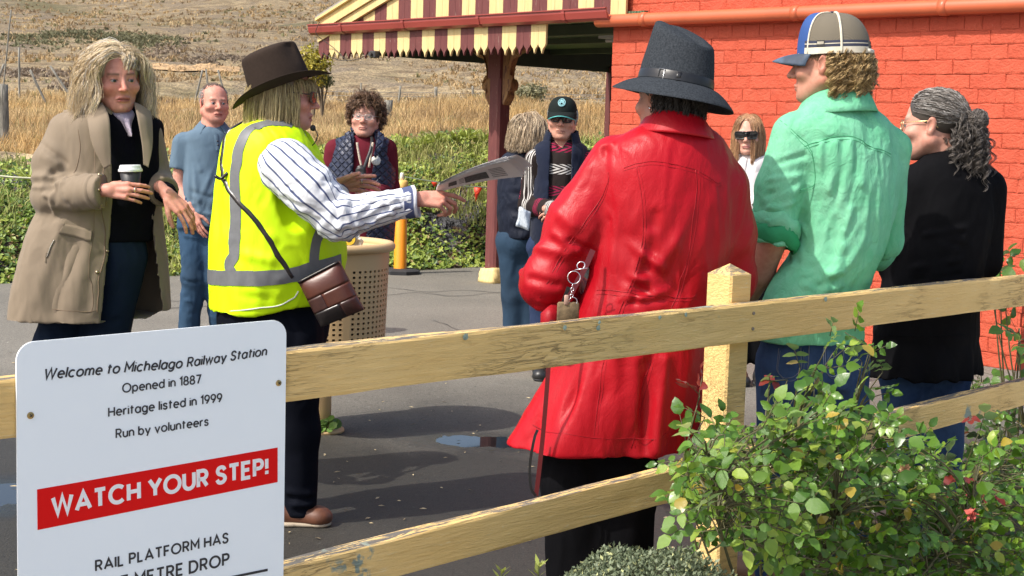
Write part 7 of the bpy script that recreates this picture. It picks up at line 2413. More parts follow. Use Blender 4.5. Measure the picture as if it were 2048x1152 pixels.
 cu_ = [wrR - cd * .035 + .062 * (math.cos(a) * nrm(np.cross(cd, (0, 1, 0))) + math.sin(a) * np.cross(cd, nrm(np.cross(cd, (0, 1, 0))))) for a in np.linspace(.4, 3.4, 9)]
 mb = MB(); mb.add(*strip(bv, cu_, .022, .005, 30, 5)); mb.build('cuff_strap', tan_, ob, True)
 mb = MB(); mb.add(*seam(bv, [Wn(110, 480, -.2), Wn(103, 495, -.2), Wn(97, 515, -.2)], .0022, .002, 20)); mb.build('zip', simple('zip_metal', (.45, .42, .36), .35, metal=.8), ob, True)
 mb = MB(); mb.add(*strip(bv, [Wn(96, 506, -.2), Wn(95, 524, -.2)], .012, .006, 8, 3)); mb.build('zip_pull', tan_, ob, True)
 sn = simple('snap_brass', (.35, .27, .18), .35, metal=.8)
 for (px, py) in ((178, 262), (201, 331), (192, 380), (213, 468), (203, 538), (304, 440), (309, 505)):
  l, nn, i_, dd = bv.find_nearest(Vector(Wn(px, py, -.3)))
  V_, F_ = tube([np.array(l), np.array(l) + np.array(nn) * .004], [.0075, .006], 10); mk('snap', V_, F_, sn, ob, True)
 c = W(226, 222, Y); rowsC = []
 def cpt(a, r1, r2, dz):
  l = np.array([math.sin(a) * r1, -math.cos(a) * r2, 0]); return c + axes(ang) @ l + np.array([0, 0, dz])
 for (dz, r1, r2) in ((.050, .076, .070), (.062, .086, .078), (.030, .112, .098), (-.012, .136, .118)):
  rowsC.append([cpt(a, r1, r2, dz - .050 * (1 - math.cos(a)) ) for a in np.linspace(-2.45, 2.45, 15)])
 collar_sheet(rowsC, P, tan_, 'coat_collar', .006)
 lap = [[Wn(205, 205, -.10), Wn(218, 235, -.17), Wn(221, 275, -.20), Wn(222, 330, -.215)], [Wn(190, 215, -.12), Wn(198, 245, -.19), Wn(205, 285, -.215), Wn(214, 335, -.22)], [Wn(172, 228, -.12), Wn(177, 252, -.185), Wn(186, 292, -.215), Wn(208, 338, -.222)]]
 collar_sheet(lap, P, tan_, 'lapel', .006)
 lap = [[Wn(268, 205, -.06), Wn(276, 240, -.12), Wn(284, 290, -.14), Wn(287, 330, -.15)], [Wn(284, 212, -.05), Wn(290, 240, -.10), Wn(296, 290, -.13), Wn(292, 332, -.15)], [Wn(302, 225, -.03), Wn(304, 250, -.07), Wn(304, 295, -.12), Wn(297, 335, -.15)]]
 collar_sheet(lap, P, tan_, 'lapel', .006)
 ep = strip(bv, [W(190, 218, Y - .03), W(160, 222, Y - .05), W(132, 238, Y - .05)], .04, .007, 24, 5); mk('epaulette', *ep, tan_, ob, True)
 kin = keys_px(Y, [(205, 228, 34, .06), (222, 228, 62, .09), (245, 226, 92, .11), (300, 226, 92, .13), (380, 226, 88, .14), (440, 226, 82, .14), (480, 226, 78, .135)], ang)
 blk = fabric('black_jumper', (.005, .005, .008), .9, .15, .25, 8)
 vneck = cone(W(240, 200, Y - .08), W(246, 272, Y - .20), .062, .004)
 jum = cut(loft(kin, ang), vneck, .006)
 slvB = cone(elL, wrL + cdl * .005, .058, .040)
 garment('jumper', U(.02, jum, lambda Q: np.maximum(slvB(Q), (Q - (wrL + cdl * .012)) @ cdl)), W(226, 340, Y), .009, blk, P, [([W(250, 330, Y - .2), W(235, 450, Y - .2)], .02, .008), ([W(262, 350, Y - .2), W(268, 470, Y - .2)], .02, .008)], (.004, (8, 8, 5), 2), 2)
 sc = fabric('pale_scarf', (.42, .36, .43), .85, .2, .6, 14, 200, .2, .012)
 scf = loft(keys_px(Y, [(208, 233, 32, .060), (224, 238, 40, .085), (244, 242, 32, .118), (262, 246, 18, .140), (274, 247, 6, .15)], ang), ang)
 garment('scarf', scf, W(238, 235, Y), .006, sc, P, [([W(225, 232, Y - .15), W(246, 262, Y - .2)], .008, .006), ([W(255, 232, Y - .15), W(248, 262, Y - .2)], .008, .006)], (.004, (16, 16, 12), 2), 1)
 dn = fabric('dark_denim', (.010, .017, .034), .8, .2, .4, 7, 220)
 lg = legs_sdf([W(150, 520, Y - .01), W(238, 520, Y - .02)], [W(112, 690, Y - .02), W(212, 690, Y - .02)], [W(108, 990, Y + .02), W(205, 985, Y + .05)], .108, .085, .075, .03, ell(W(205, 480, Y), (.16, .13, .15)))
 lg2 = lambda Q: np.maximum(lg(Q), .04 - Q[:, 2])
 garment('jeans', lg2, W(170, 700, Y), .010, dn, P, [([W(70, 655, Y - .1), W(150, 650, Y - .1)], .014, .008), ([W(175, 650, Y - .1), W(240, 640, Y - .1)], .014, -.008)], (.006, (7, 7, 4), 9), 2)
 for x, dx in ((108, -.02), (205, .0)):
  g = W(x, 1010, Y); g[2] = 0
  shoe(g + np.array([.08, -.15, 0]), g + np.array([-.02, .09, 0]), P, simple('shoe_black', (.02, .02, .02), .4), m_rub)
 hd = head_frame(232, 158, Y - .03, 148, -5, 3)
 nk = W(228, 232, Y)
 sd_ = dict(fat=.005, jaw=.90, nose=.95, lips=.9)
 hm = make_head(hd, 1.06, tone, .0027, nk, (.052, .058), sd_, dict(blush=.5, lip=(.34, .10, .10), browc=(.14, .09, .055), socket_shade=.4))
 hR = make_hand(wrR + cd * .02, nrm(np.array([.97, -.12, -.04])), nrm(np.array([-.1, -.93, .25])), tone, .92, 1, .003, elbow=elR, curl=(22, 22, 22, 24), spread=4, thumb=(35, 45, 12))
 hL = make_hand(wrL + cdl * .02, nrm(np.array([.72, -.2, -.62])), nrm(np.array([.35, -.55, .75])), tone, 1.0, -1, .003, elbow=elL, curl=(16, 18, 20, 22), spread=5, thumb=(28, 25, 8))
 body_obj(P, [hm, hR, hL], U(.03, lambda Q: jum(Q) + .03, lambda Q: lg(Q) + .025), W(190, 600, Y), tone)
 eyes(hd, 1.06, P, iris=(.03, .045, .055), gaze=(-.2, 1, -.1))
 mb = MB(); M_ = hand_axes(np.array([.97, -.12, -.04]), np.array([-.1, -.93, .25])); c_ = wrR + cd * .02 + M_ @ np.array([-.0095, .103, -.003])
 mb.add(*tube(np.array([c_ + .0108 * (math.cos(q) * M_[:, 0] + math.sin(q) * M_[:, 2]) for q in np.linspace(0, 6.283, 18)]), .0018, 6, False)); mb.build('ring', simple('silver', (.8, .8, .8), .15, metal=1.), P, True)
 rh = np.random.default_rng(31)
 n = 480
 def ok(d): return (d[:, 2] > -.35) & ~((d[:, 1] > .50) & (d[:, 2] < .62)) & ~((d[:, 1] > .12) & (d[:, 2] < .18))
 pts, d = skull_pts(n, rh, ok)
 part = np.sign(pts[:, 0] + .018 + .004 * rh.normal(size=n))
 tang = np.stack([part * (1.05 + .3 * rh.random(n)), -.45 + .2 * rh.normal(size=n) - .7 * (pts[:, 1] > .02), np.full(n, .30)], 1) + d * .45
 Ls = np.clip(.115 + (pts[:, 2] + .10) * .78, .12, .30) * rh.uniform(.88, 1.08, n)
 G_ = grow(hd, 1.06, pts, tang, Ls, rh, 16, .62, 1.12, rh.uniform(.006, .014, n), 1.6, drag=.26)
 G_ = clump(G_, 11, .0075, rh, .85)
 fly = grow(hd, 1.06, *[(q_[:160]) for q_ in (pts, tang)], Ls[:160] * .98, rh, 16, .6, 1.14, rh.uniform(.008, .014, 160), 1.3, drag=.24)
 G_ = np.concatenate([G_, clump(fly, 2, .004, rh, 1.0)])
 pf, dfv = skull_pts(26, rh, lambda d: (d[:, 1] > .45) & (d[:, 2] > .5) & (d[:, 0] < -.0))
 Gf = grow(hd, 1.06, pf, dfv * .5 + np.array([-1.0, .3, -.1]), rh.uniform(.05, .08, 26), rh, 16, .6, 1.10, .005, 1.0)
 G_ = np.concatenate([G_, clump(Gf, 8, .004, rh, .5)])
 t = rh.beta(1.4, 1.2, (len(G_), 1)); Cc = np.array([.40, .28, .15]) * (1 - t) + np.array([.92, .77, .52]) * t
 gz = (rh.random((len(G_), 1)) < .12); Cc = np.where(gz, np.array([.55, .52, .47]), Cc)
 HV, HF, HC = hair_mesh(G_, .0010, .45, Cc)
 cv = hair_cap(hd, 1.06, lambda L: np.maximum(L[:, 1] - (.052 + .35 * np.maximum(L[:, 2] - .06, 0)), -.07 - L[:, 2]), P, (.32, .25, .16), 1.0, 1.09)
 V_, F_, C_ = cat_mesh((HV, HF, HC), cv)
 mk('hair', V_, F_, hair_mat(), P, True, attrs={'Col': C_})
 return P
trench_person()
def coffee_cup():
 Y = 5.6 - .245
 b = W(263, 392, Y); t = W(261, 347, Y)
 ax = nrm(t - b)
 t = b + ax * .095
 root = empty('takeaway_cup', b, 'black takeaway coffee cup with white lid held by the person in the tan trench coat', 'cup')
 dk = simple('cup_black', (.018, .018, .02), .5); wl = simple('cup_lid', (.74, .76, .78), .4, .03)
 V, F = tube(np.array([b, b + ax * .003, t]), [.027, .0285, .040], 28); mk('cup', V, F, dk, root, True)
 V, F = tube(np.array([t - ax * .004, t - ax * .002, t + ax * .006, t + ax * .007, t + ax * .020, t + ax * .022]), [.0415, .0445, .0445, .0415, .0385, .036], 28); mk('lid', V, F, wl, root, False)
coffee_cup()
# ================================================================== MAN IN THE GREEN SHIRT
def green_person():
 Y = 4.62; s = S(Y); ang = -32
 P = person(1640, 700, Y, 'person in a faded green shirt and mesh trucker cap, back turned, before the brick wall')
 tone = (.60, .34, .26)
 rows = [(182, 1672, 40, .062), (200, 1676, 62, .08), (222, 1682, 88, .10), (250, 1688, 106, .12), (300, 1694, 116, .135), (360, 1698, 110, .14), (430, 1694, 100, .14), (500, 1676, 94, .138), (570, 1640, 106, .14), (640, 1622, 116, .142), (682, 1620, 116, .142)]
 K = keys_px(Y, rows, ang); zh = min(k[0] for k in K)
 torso = loft(K, ang, lambda th, z: .022 * np.sin(6 * th + 4 * z) * np.clip((1.35 - z) / .3, 0, 1))
 shL, elL, wrL = W(1592, 272, Y - .05), W(1545, 482, Y - .06), W(1492, 600, Y + .10)
 shR, elR, wrR = W(1778, 300, Y + .06), W(1762, 480, Y + .14), W(1700, 560, Y + .32)
 midL = .5 * (shL + elL) + np.array([-.012, 0, 0])
 armL = U(.03, cone(shL, midL, .078, .077), cone(midL, elL, .077, .074))
 dl = nrm(elL - shL)
 armLc = lambda Q: np.maximum(armL(Q), (Q - (elL + dl * .012)) @ dl)
 armR = U(.03, cone(shR, elR, .074, .068), cone(elR, elR + nrm(wrR - elR) * .06, .068, .064))
 f0 = U(.018, U(.022, torso, armR), armLc)
 f = lambda Q: np.maximum(f0(Q), zh + .004 - Q[:, 2])
 yb = Y - .15; Wb = lambda px, py, d=0: W(px, py, yb + d)
 g = NT('faded_green_cotton')
 n1 = g.noise(4, 5, .6); crs = g.ramp(g.math('ABSOLUTE', g.math('SUBTRACT', g.noise(16, 4, .6, 1.0, vec=g.obj((1, 1, .55), (.3, .2, .5))), .5)), [(0., 1.), (.03, 1.), (.055, 0.)])
 base = g.mix(g.ramp(n1, [(.3, 0.), (.7, 1.)]), (.10, .43, .22), (.20, .54, .34))
 base = g.mix(g.math('MULTIPLY', crs, .08), base, (.34, .64, .46))
 w1 = g.noise(8, 3, .5, 1.6, vec=g.obj((1, 1, .5))); w2 = g.noise(22, 4, .6, 1.4, vec=g.obj((1, 1, .7), (.5, .2, .3)))
 g.set(Base_Color=base, Roughness=.85, Specular_IOR_Level=.2, Normal=g.bump(g.noise(280, 1), .12, .001, g.bump(w2, .7, .008, g.bump(w1, .5, .016))))
 dkg = fabric('green_cotton_inner', (.03, .27, .11), .85, .15, .4, 12)
 yoke = [Wb(1608, 292), Wb(1650, 278), Wb(1700, 272), Wb(1750, 285), Wb(1798, 308, .06)]
 armh = [Wb(1565, 245, .08), Wb(1600, 275, .02), Wb(1622, 300), Wb(1625, 340), Wb(1618, 390)]
 folds = arm_folds(shL, elL, elL + dl * .1, .076, 41, .009, 10, inner=np.array([.3, -.8, .1]))
 rr = np.random.default_rng(17)
 def FB(a, b, wd, h_, mid=None): folds.append(([Wb(*a)] + ([Wb(*mid)] if mid else []) + [Wb(*b)], wd, h_))
 for k in range(9):           # pleats falling from the yoke
  x = 1640 + k * 16 + rr.uniform(-4, 4)
  FB((x, 285), (x - 12 - rr.uniform(0, 30), 400 + rr.uniform(0, 90)), .009, .007 * (-1) ** k, (x - 4, 340))
 for a, b, mid in (((1620, 400), (1560, 560), (1600, 480)), ((1640, 380), (1580, 600), (1625, 500)), ((1700, 420), (1640, 600), (1680, 520)), ((1770, 400), (1700, 560), (1745, 490)), ((1790, 350), (1760, 470), (1785, 410)), ((1740, 470), (1640, 560), (1700, 530)),
      ((1600, 520), (1720, 545), (1660, 548)), ((1580, 560), (1700, 575), (1640, 580)), ((1720, 380), (1690, 480), (1712, 430)), ((1670, 430), (1610, 540), (1650, 490))):
  FB(a, b, rr.uniform(.010, .018), rr.choice([-1, 1]) * rr.uniform(.007, .012), mid)
 for a, b in (((1520, 420), (1600, 405)), ((1515, 440), (1595, 440)), ((1520, 395), (1590, 370)), ((1510, 455), (1600, 465)), ((1545, 330), (1610, 310)), ((1530, 360), (1610, 350))):
  folds.append(([W(*a, Y - .12), W(*b, Y - .13)], .010, .009 * rr.choice([-1, 1])))
 V, F, bv, ob = garment('shirt', f, W(1650, 430, Y), .0064, g.m, P, folds, (.0040, (14, 14, 6), 12), 2, seam_groove=[(yoke, .006, .005), (armh, .007, .006)])
 mb = MB()
 st_ = simple('green_stitch', (.05, .30, .14), .9)
 for ln in (yoke, armh):
  mb.add(*seam(bv, ln, .0013, 0, 60)); mb.add(*seam(bv, [np.asarray(q) + np.array([0, 0, -.010]) for q in ln], .0009, 0, 60))
 mb.build('stitching', st_, ob, True)
 u1 = nrm(np.cross(dl, (0, 1, 0))); u2 = np.cross(dl, u1)
 for k, (t0, t1, rd) in enumerate(((-.085, -.030, .080), (-.045, .014, .081))):
  Vc = []
  for t, dr in ((t0, -.012), (t0 + .006, 0), ((t0 + t1) / 2, .003), (t1 - .006, 0), (t1, -.010)):
   for a in np.linspace(0, 2 * math.pi, 32, endpoint=False):
    wv = .006 * math.sin(3 * a + k) + .004 * math.sin(7 * a + 2 * k)
    Vc.append(elL + dl * (t + wv + .012 * math.cos(a + .8)) + (rd + dr + .007 * float(fbm(np.array([[math.cos(a) * 3.5, math.sin(a) * 3.5, t * 60 + k]]), 2)[0])) * (math.cos(a) * u1 + math.sin(a) * u2))
  o2 = mk('rolled_cuff', Vc, [(i * 32 + j, i * 32 + (j + 1) % 32, (i + 1) * 32 + (j + 1) % 32, (i + 1) * 32 + j) for i in range(4) for j in range(32)], (g.m, dkg)[k], P, True)
  sm = o2.modifiers.new('t', 'SOLIDIFY'); sm.thickness = .004
 e2 = elR + nrm(wrR - elR) * .05; dr_ = nrm(wrR - elR); v1 = nrm(np.cross(dr_, (0, 1, 0))); v2 = np.cross(dr_, v1)
 Vc = []
 for t, q in ((-.05, -.01), (-.04, 0), (0, .003), (.03, 0), (.036, -.01)):
  for a in np.linspace(0, 2 * math.pi, 24, endpoint=False): Vc.append(e2 + dr_ * (t + .006 * math.sin(3 * a)) + (.073 + q) * (math.cos(a) * v1 + math.sin(a) * v2))
 mk('rolled_cuff', Vc, [(i * 24 + j, i * 24 + (j + 1) % 24, (i + 1) * 24 + (j + 1) % 24, (i + 1) * 24 + j) for i in range(4) for j in range(24)], g.m, P, True)
 c = W(1672, 206, Y); rowsC = []
 for (dz, r1, r2) in ((.034, .074, .076), (.054, .080, .082), (.034, .100, .104), (-.022, .134, .132)):
  rowsC.append([c + axes(-50) @ np.array([math.sin(a) * r1, -math.cos(a) * r2, 0]) + np.array([0, 0, dz - .016 * (1 - math.cos(a))]) for a in np.linspace(-2.75, 2.75, 17)])
 collar_sheet(rowsC, P, g.m, 'shirt_collar', .005)
 hd = head_frame(1650, 128, Y, -66, -4, 0)
 nk = W(1674, 222, Y)
 hm = make_head(hd, 1.04, tone, .0034, nk, (.058, .066), dict(jaw=1.05, nose=1.05, fat=.004, open_eyes=False), dict(blush=.3, stubble=.15, browc=(.2, .12, .06)))
 hL = make_hand(wrL, nrm(np.array([-.1, .6, -.5])), nrm(np.array([-.8, -.3, .2])), tone, 1.08, -1, .0034, elbow=elL + (0, 0, 0), curl=(30, 34, 36, 38))
 fore = U(.02, cone(elL - dl * .02, .5 * (elL + wrL), .050, .050), cone(.5 * (elL + wrL), wrL, .050, .034))
 FV, FF = nets(fore, np.minimum(elL, wrL) - .09, np.maximum(elL, wrL) + .09, .006, 1)
 hR = make_hand(wrR, nrm(np.array([-.8, .5, 0])), nrm(np.array([0, .3, .9])), tone, 1.08, 1, .004, elbow=elR, curl=(30, 34, 36, 38))
 lg = legs_sdf([W(1580, 730, Y - .02), W(1675, 730, Y + .03)], [W(1560, 930, Y - .03), W(1690, 930, Y + .03)], [W(1550, 1170, Y), W(1700, 1165, Y + .06)], .108, .082, .07, .03,
     loft([(zh - .14, W(1622, 770, Y)[0], Y, .165, .125), (zh - .02, W(1622, 700, Y)[0], Y, .172, .135), (zh + .08, W(1622, 640, Y)[0], Y, .165, .13)], ang))
 body_obj(P, [hm, hL, (FV, FF, np.tile(np.array(tone), (len(FV), 1))), hR], U(.03, lambda Q: torso(Q) + .03, lambda Q: lg(Q) + .025), W(1650, 600, Y), tone)
 dn = NT('blue_denim')
 f1 = dn.noise(5, 5, .6); f2 = dn.noise(14, 4, .6, 1, vec=dn.obj((1, 1, .5)))
 dn.set(Base_Color=dn.mix(dn.ramp(f1, [(.35, 0.), (.7, 1.)]), (.012, .028, .075), (.05, .095, .20)), Roughness=.85, Specular_IOR_Level=.15, Normal=dn.bump(dn.noise(250, 1), .15, .001, dn.bump(f2, .5, .012)))
 JV, JF, jb, jo = garment('jeans', lambda Q: np.maximum(lg(Q), .03 - Q[:, 2]), W(1620, 850, Y), .010, dn.m, P, (), (.006, (8, 8, 5), 3), 2)
 mb = MB(); yy = Y - .15
 for x0 in (1545, 1650):
  pk = [W(x0, 695, yy), W(x0 + 2, 740, yy), W(x0 + 28, 758, yy), W(x0 + 56, 740, yy), W(x0 + 58, 695, yy)]
  mb.add(*seam(jb, pk, .0016, .0005, 40)); mb.add(*seam(jb, [np.asarray(q) + (.008, 0, -.008) for q in pk], .001, .0005, 40))
 mb.add(*seam(jb, [W(1618, 690, yy), W(1616, 760, yy), W(1622, 820, yy)], .0018, .0005, 30)); mb.build('stitching', simple('denim_thread', (.10, .12, .17), .9), jo, True)
 for x, dy in ((1550, 0), (1700, .06)):
  q = W(x, 1180, Y + dy); q[2] = 0
  shoe(q + np.array([-.10, .16, 0]), q + np.array([.03, -.08, 0]), P, simple('boot_brown', (.12, .06, .03), .6), m_rub, .05)
 rh = np.random.default_rng(51)
 n = 260
 pts, d = skull_pts(n, rh, lambda d: (d[:, 2] < .05) & (d[:, 1] < -.05) & (d[:, 2] > -.75))
 Gm = grow(hd, 1.04, pts, d * .9 + np.array([0, -.35, -.45]), rh.uniform(.07, .125, n), rh, 22, .42, 1.06, rh.uniform(.005, .011, n), 3.6, drag=.16)
 Gm = clump(Gm, 9, .0030, rh, 1.0)
 ps, ds = skull_pts(160, rh, lambda d: (d[:, 2] < .2) & (d[:, 1] < .5) & (d[:, 1] > -.2) & (d[:, 2] > -.15) & (np.abs(d[:, 0]) > .6))
 Gs = grow(hd, 1.04, ps, ds * .2 + np.array([0, -.3, -1]), .022, rh, 6, .5, 1.02, 0)
 t = rh.random((len(Gm), 1)); Cm = np.array([.20, .12, .05]) * (1 - t) + np.array([.70, .50, .23]) * t
 A = hair_mesh(Gm, .0010, .6, Cm); B = hair_mesh(clump(Gs, 5, .003, rh), .0008, .4, np.tile(np.array([.17, .10, .055]), (800, 1)))
 cv = hair_cap(hd, 1.04, lambda L: np.maximum(np.maximum(L[:, 1] + .012, -.055 - L[:, 2]), L[:, 2] - .05), P, (.18, .11, .05), 1.0, 1.05)
 V_, F_, C_ = cat_mesh(A, B, cv); mk('hair', V_, F_, hair_mat(), P, True, attrs={'Col': C_})
 hf = (W(1660, 112, Y), axes(-66) @ rotx(-3))
 o, M = hf
 bl_f = fabric('cap_blue', (.035, .085, .26), .85, .25, .2, 20); blb = NT('cap_bill'); nz = blb.noise(12, 4); blb.set(Base_Color=blb.mix(blb.ramp(nz, [(.4, 0.), (.65, 1.)]), (.035, .05, .075), (.09, .14, .21)), Roughness=.7); blb = blb.m
 ms = NT('cap_mesh'); v = ms.vor(420, rnd=.0); ms.set(Base_Color=ms.mix(ms.ramp(v, [(.25, 1.), (.45, 0.)]), (.15, .13, .095), (.085, .072, .052)), Roughness=.9, Normal=ms.bump(v, .6, .001)); ms = ms.m
 cr = simple('cap_cream', (.62, .57, .45), .85, .12, 40); nv = simple('cap_navy', (.03, .035, .06), .85)
 R1, R2, HH = .098, .117, .135
 def cp(a, v, g=0.0):          # a from the front (0), v 0 at the band .. 1 at the crown
  fr_ = max(0, math.cos(a))
  k = math.cos(v * math.pi / 2) ** (.62 if fr_ > .4 else .72)
  z = HH * math.sin(v * math.pi / 2) ** .95 + .018 * fr_ ** 2 * math.sin(v * math.pi)
  return o + M @ np.array([math.sin(a) * (R1 * k + g), math.cos(a) * (R2 * k + g) - .012, z + g])
 def panel(a0, a1, v0, v1, mt, name, g=0.0, na=14, nv_=14):
  V = [cp(a, v, g) for a in np.linspace(a0, a1, na) for v in np.linspace(v0, v1, nv_)]
  return mk(name, V, [tuple(reversed(q)) for q in grid_faces(na, nv_)], mt, cap, True)
 cap = empty('cap', o, None); cap.parent = P; cap.location = tuple(o - origin(P))
 fa = .98
 panel(-fa, fa, 0, .985, bl_f, 'front_panel', 0, 20)
 for a0, a1 in ((fa, 1.95), (1.95, math.pi), (-1.95, -fa), (-math.pi, -1.95)):
  if abs(a0) > 1.9 and abs(a1) > 1.9:
   panel(a0, a1, .30 if False else .0, .985, ms, 'mesh_panel')
  else: panel(a0, a1, 0, .985, ms, 'mesh_panel')
 for a in (fa, -fa, 1.95, -1.95):
  mb = MB(); mb.add(*tube(np.array([cp(a, v, .0012) for v in np.linspace(0, .98, 20)]), .0042 if abs(a) > 1.5 else .003, 6)); mb.build('seam_tape', cr, cap, True)
 for v0, v1, mt, nm in ((0.0, .085, cr, 'sweat_band'), (.088, .125, nv, 'stripe'), (.128, .14, cr, 'stripe'), (.143, .18, nv, 'stripe')):
  panel(fa - .12, math.pi - .25, v0, v1, mt, nm, .0022, 30, 3); panel(-math.pi + .25, -fa + .12, v0, v1, mt, nm, .0022, 30, 3)
 panel(-1.50, -1.28, .09, .178, simple('cap_label', (.02, .02, .02), .7), 'woven_label', .0038, 5, 3)
 for i in range(6):
  aa = -1.47 + i * .03; panel(aa, aa + .018, .115, .155, cr, 'label_lettering', .0048, 2, 2)
 mb = MB(); mb.add(*tube(np.array([cp(a, .02, .003) for a in np.linspace(math.pi - .3, math.pi + .3, 12)]), .008, 6)); mb.build('snap_strap', simple('cap_strap', (.5, .47, .4), .6), cap, True)
 mb = MB(); q = cp(0, .995); mb.add(*tube([q, q + np.array([0, 0, .006])], [.009, .006], 10)); mb.build('button', nv, cap, True)
 V = []; nb_, nr_ = 21, 9
 for i, a in enumerate(np.linspace(-1.12, 1.12, nb_)):
  for r_ in np.linspace(0, 1, nr_):
   x = math.sin(a) * (R1 + .004) ; y0 = math.cos(a) * (R2 + .002) - .012
   ext_ = .078 * math.cos(a * 1.32) ** .6 if abs(a * 1.32) < math.pi / 2 else 0
   V.append(o + M @ np.array([x * (1 + .02 * r_), y0 + ext_ * r_, .006 - .018 * r_ * r_ - .020 * (x / R1) ** 2 * (.3 + r_)]))
 bo_ = mk('bill', V, [tuple(reversed(q)) for q in grid_faces(nb_, nr_)], blb, cap, True); sm = bo_.modifiers.new('t', 'SOLIDIFY'); sm.thickness = .004
 return P
green_person()
# ================================================================== WOMAN IN BLACK
def black_person():
 Y = 5.12; s = S(Y); ang = -38
 P = person(1870, 700, Y, 'person in a loose black top, jeans and gold-rimmed glasses standing at the far right')
 tone = (.62, .37, .30)
 rows = [(300, 1905, 40, .062), (315, 1905, 66, .085), (335, 1903, 84, .11), (370, 1900, 92, .135), (430, 1894, 98, .15), (500, 1880, 102, .155), (560, 1866, 104, .16), (620, 1856, 108, .165), (665, 1852, 112, .17), (676, 1851, 110, .168), (700, 1850, 114, .172), (752, 1846, 122, .18)]
 K = keys_px(Y, rows, ang); zh = min(k[0] for k in K)
 def mod(th, z):
  u = np.clip((zh + .14 - z) / .13, 0, 1)
  return u * (.055 * np.sin(9 * th) + .03 * np.sin(15 * th + 1)) + .012 * np.sin(5 * th + 5 * z)
 torso = loft(K, ang, mod)
 shL, elL, wrL = W(1832, 372, Y - .05), W(1800, 520, Y - .02), W(1730, 500, Y + .20)
 shR, elR, wrR = W(1972, 378, Y + .03), W(1962, 520, Y + .06), W(1880, 505, Y + .28)
 armL = U(.03, cone(shL, elL, .078, .074), cone(elL, wrL, .072, .05)); armR = U(.03, cone(shR, elR, .076, .074), cone(elR, wrR, .07, .05))
 f0 = U(.022, U(.03, torso, armR), armL)
 zig = lambda Q: zh + .004 + .018 * np.clip(np.sin(Q[:, 0] * 42) - .2, 0, 1) - Q[:, 2]
 f = lambda Q: np.maximum(f0(Q), zig(Q))
 blk = fabric('black_jersey', (.005, .005, .006), .85, .15, .4, 8, 300, .0)
 Wb = lambda px, py: W(px, py, Y - .16)
 folds = [([Wb(*a), Wb(*b)], wd, h_) for a, b, wd, h_ in (((1850, 470), (1930, 455), .012, .010), ((1800, 540), (1950, 515), .014, .010), ((1830, 560), (1960, 545), .014, -.010), ((1840, 400), (1810, 520), .016, -.010), ((1960, 430), (1900, 520), .016, .010), ((1790, 585), (1960, 575), .014, .010), ((1880, 480), (1950, 500), .012, -.009))]
 folds += arm_folds(shL, elL, wrL, .074, 61, .008, 7, inner=np.array([-.2, -.9, .2]))
 V, F, bv, ob = garment('top', f, W(1870, 520, Y), .0072, blk, P, folds, (.003, (11, 11, 5), 15), 2)
 mb = MB(); mb.add(*seam(bv, [W(px, 672, Y - .18) for px in (1745, 1790, 1850, 1910, 1962)], .002, .0005, 60)); mb.build('frill_seam', blk, ob, True)
 rowsC = []; c = W(1905, 318, Y)
 for (dz, r1, r2) in ((.020, .062, .066), (.030, .064, .070), (-.004, .078, .082)):
  rowsC.append([c + axes(-45) @ np.array([math.sin(a) * r1, -math.cos(a) * r2, 0]) + np.array([0, 0, dz - .02 * (1 - math.cos(a))]) for a in np.linspace(-2.6, 2.6, 15)])
 collar_sheet(rowsC, P, blk, 'neckband', .004)
 hd = head_frame(1862, 250, Y, -66, -3, 0)
 nk = W(1903, 335, Y)
 hm = make_head(hd, 1.04, tone, .0034, nk, (.055, .064), dict(fat=.012, nose=.95, open_eyes=True), dict(blush=.3, browc=(.25, .2, .16)))
 hands = [make_hand(wrL, (-.6, .7, .1), (-.4, -.2, .8), tone, .95, -1, .004), make_hand(wrR, (-.8, .4, .1), (-.2, .2, .9), tone, .95, 1, .004)]
 lg = legs_sdf([W(1815, 740, Y), W(1885, 740, Y + .03)], [W(1820, 890, Y), W(1880, 890, Y + .02)], [W(1818, 1085, Y + .02), W(1880, 1080, Y + .05)], .105, .080, .068, .03, ell(W(1850, 700, Y), (.17, .14, .15)))
 body_obj(P, [hm] + hands, U(.03, lambda Q: torso(Q) + .035, lambda Q: lg(Q) + .025), W(1860, 600, Y), tone)
 eyes(hd, 1.04, P)
 garment('jeans', lambda Q: np.maximum(lg(Q), .03 - Q[:, 2]), W(1850, 900, Y), .010, MATS['blue_denim'], P, (), (.006, (8, 8, 5), 4), 2)
 for x in (1818, 1880):
  q = W(x, 1100, Y + .03); q[2] = 0
  shoe(q + np.array([-.10, .13, 0]), q + np.array([.03, -.08, 0]), P, simple('shoe_black', (.02, .02, .02), .4), m_rub)
 gold_ = simple('gold_frame', (.75, .55, .28), .25, metal=1.); lens = NT('clear_lens'); lens.set(Base_Color=(.30, .22, .18), Roughness=.05, Alpha=.35)
 sunglasses(hd, P, 1.04, 1.0, (.026, .020), gold_, lens.m, .100, .0, True, 'glasses', 2.6, .0013)
 rh = np.random.default_rng(71)
 n = 520
 pts, d = skull_pts(n, rh, lambda d: (d[:, 2] > -.35) & (d[:, 1] < .62 + .3 * d[:, 2]) & ~((np.abs(d[:, 0]) > .75) & (d[:, 1] > -.05) & (d[:, 2] < .15)))
 bun = np.array([0, -.125, .010])
 t = np.linspace(0, 1, 14)[None, :, None]
 A = pts[:, None] * (1 - t) + bun * t
 nrmv = (A - np.array([0, -.02, .036])) / np.array([.077, .097, .083]); mlen = np.linalg.norm(nrmv, axis=2, keepdims=True)
 A = np.where(mlen < 1.06, np.array([0, -.02, .036]) + (A - np.array([0, -.02, .036])) * 1.06 / np.maximum(mlen, .15), A)
 A = A + .0026 * np.sin(t * 26 + rh.uniform(0, 6, (n, 1, 1))) * nrm(pts)[:, None]
 o, M = hd
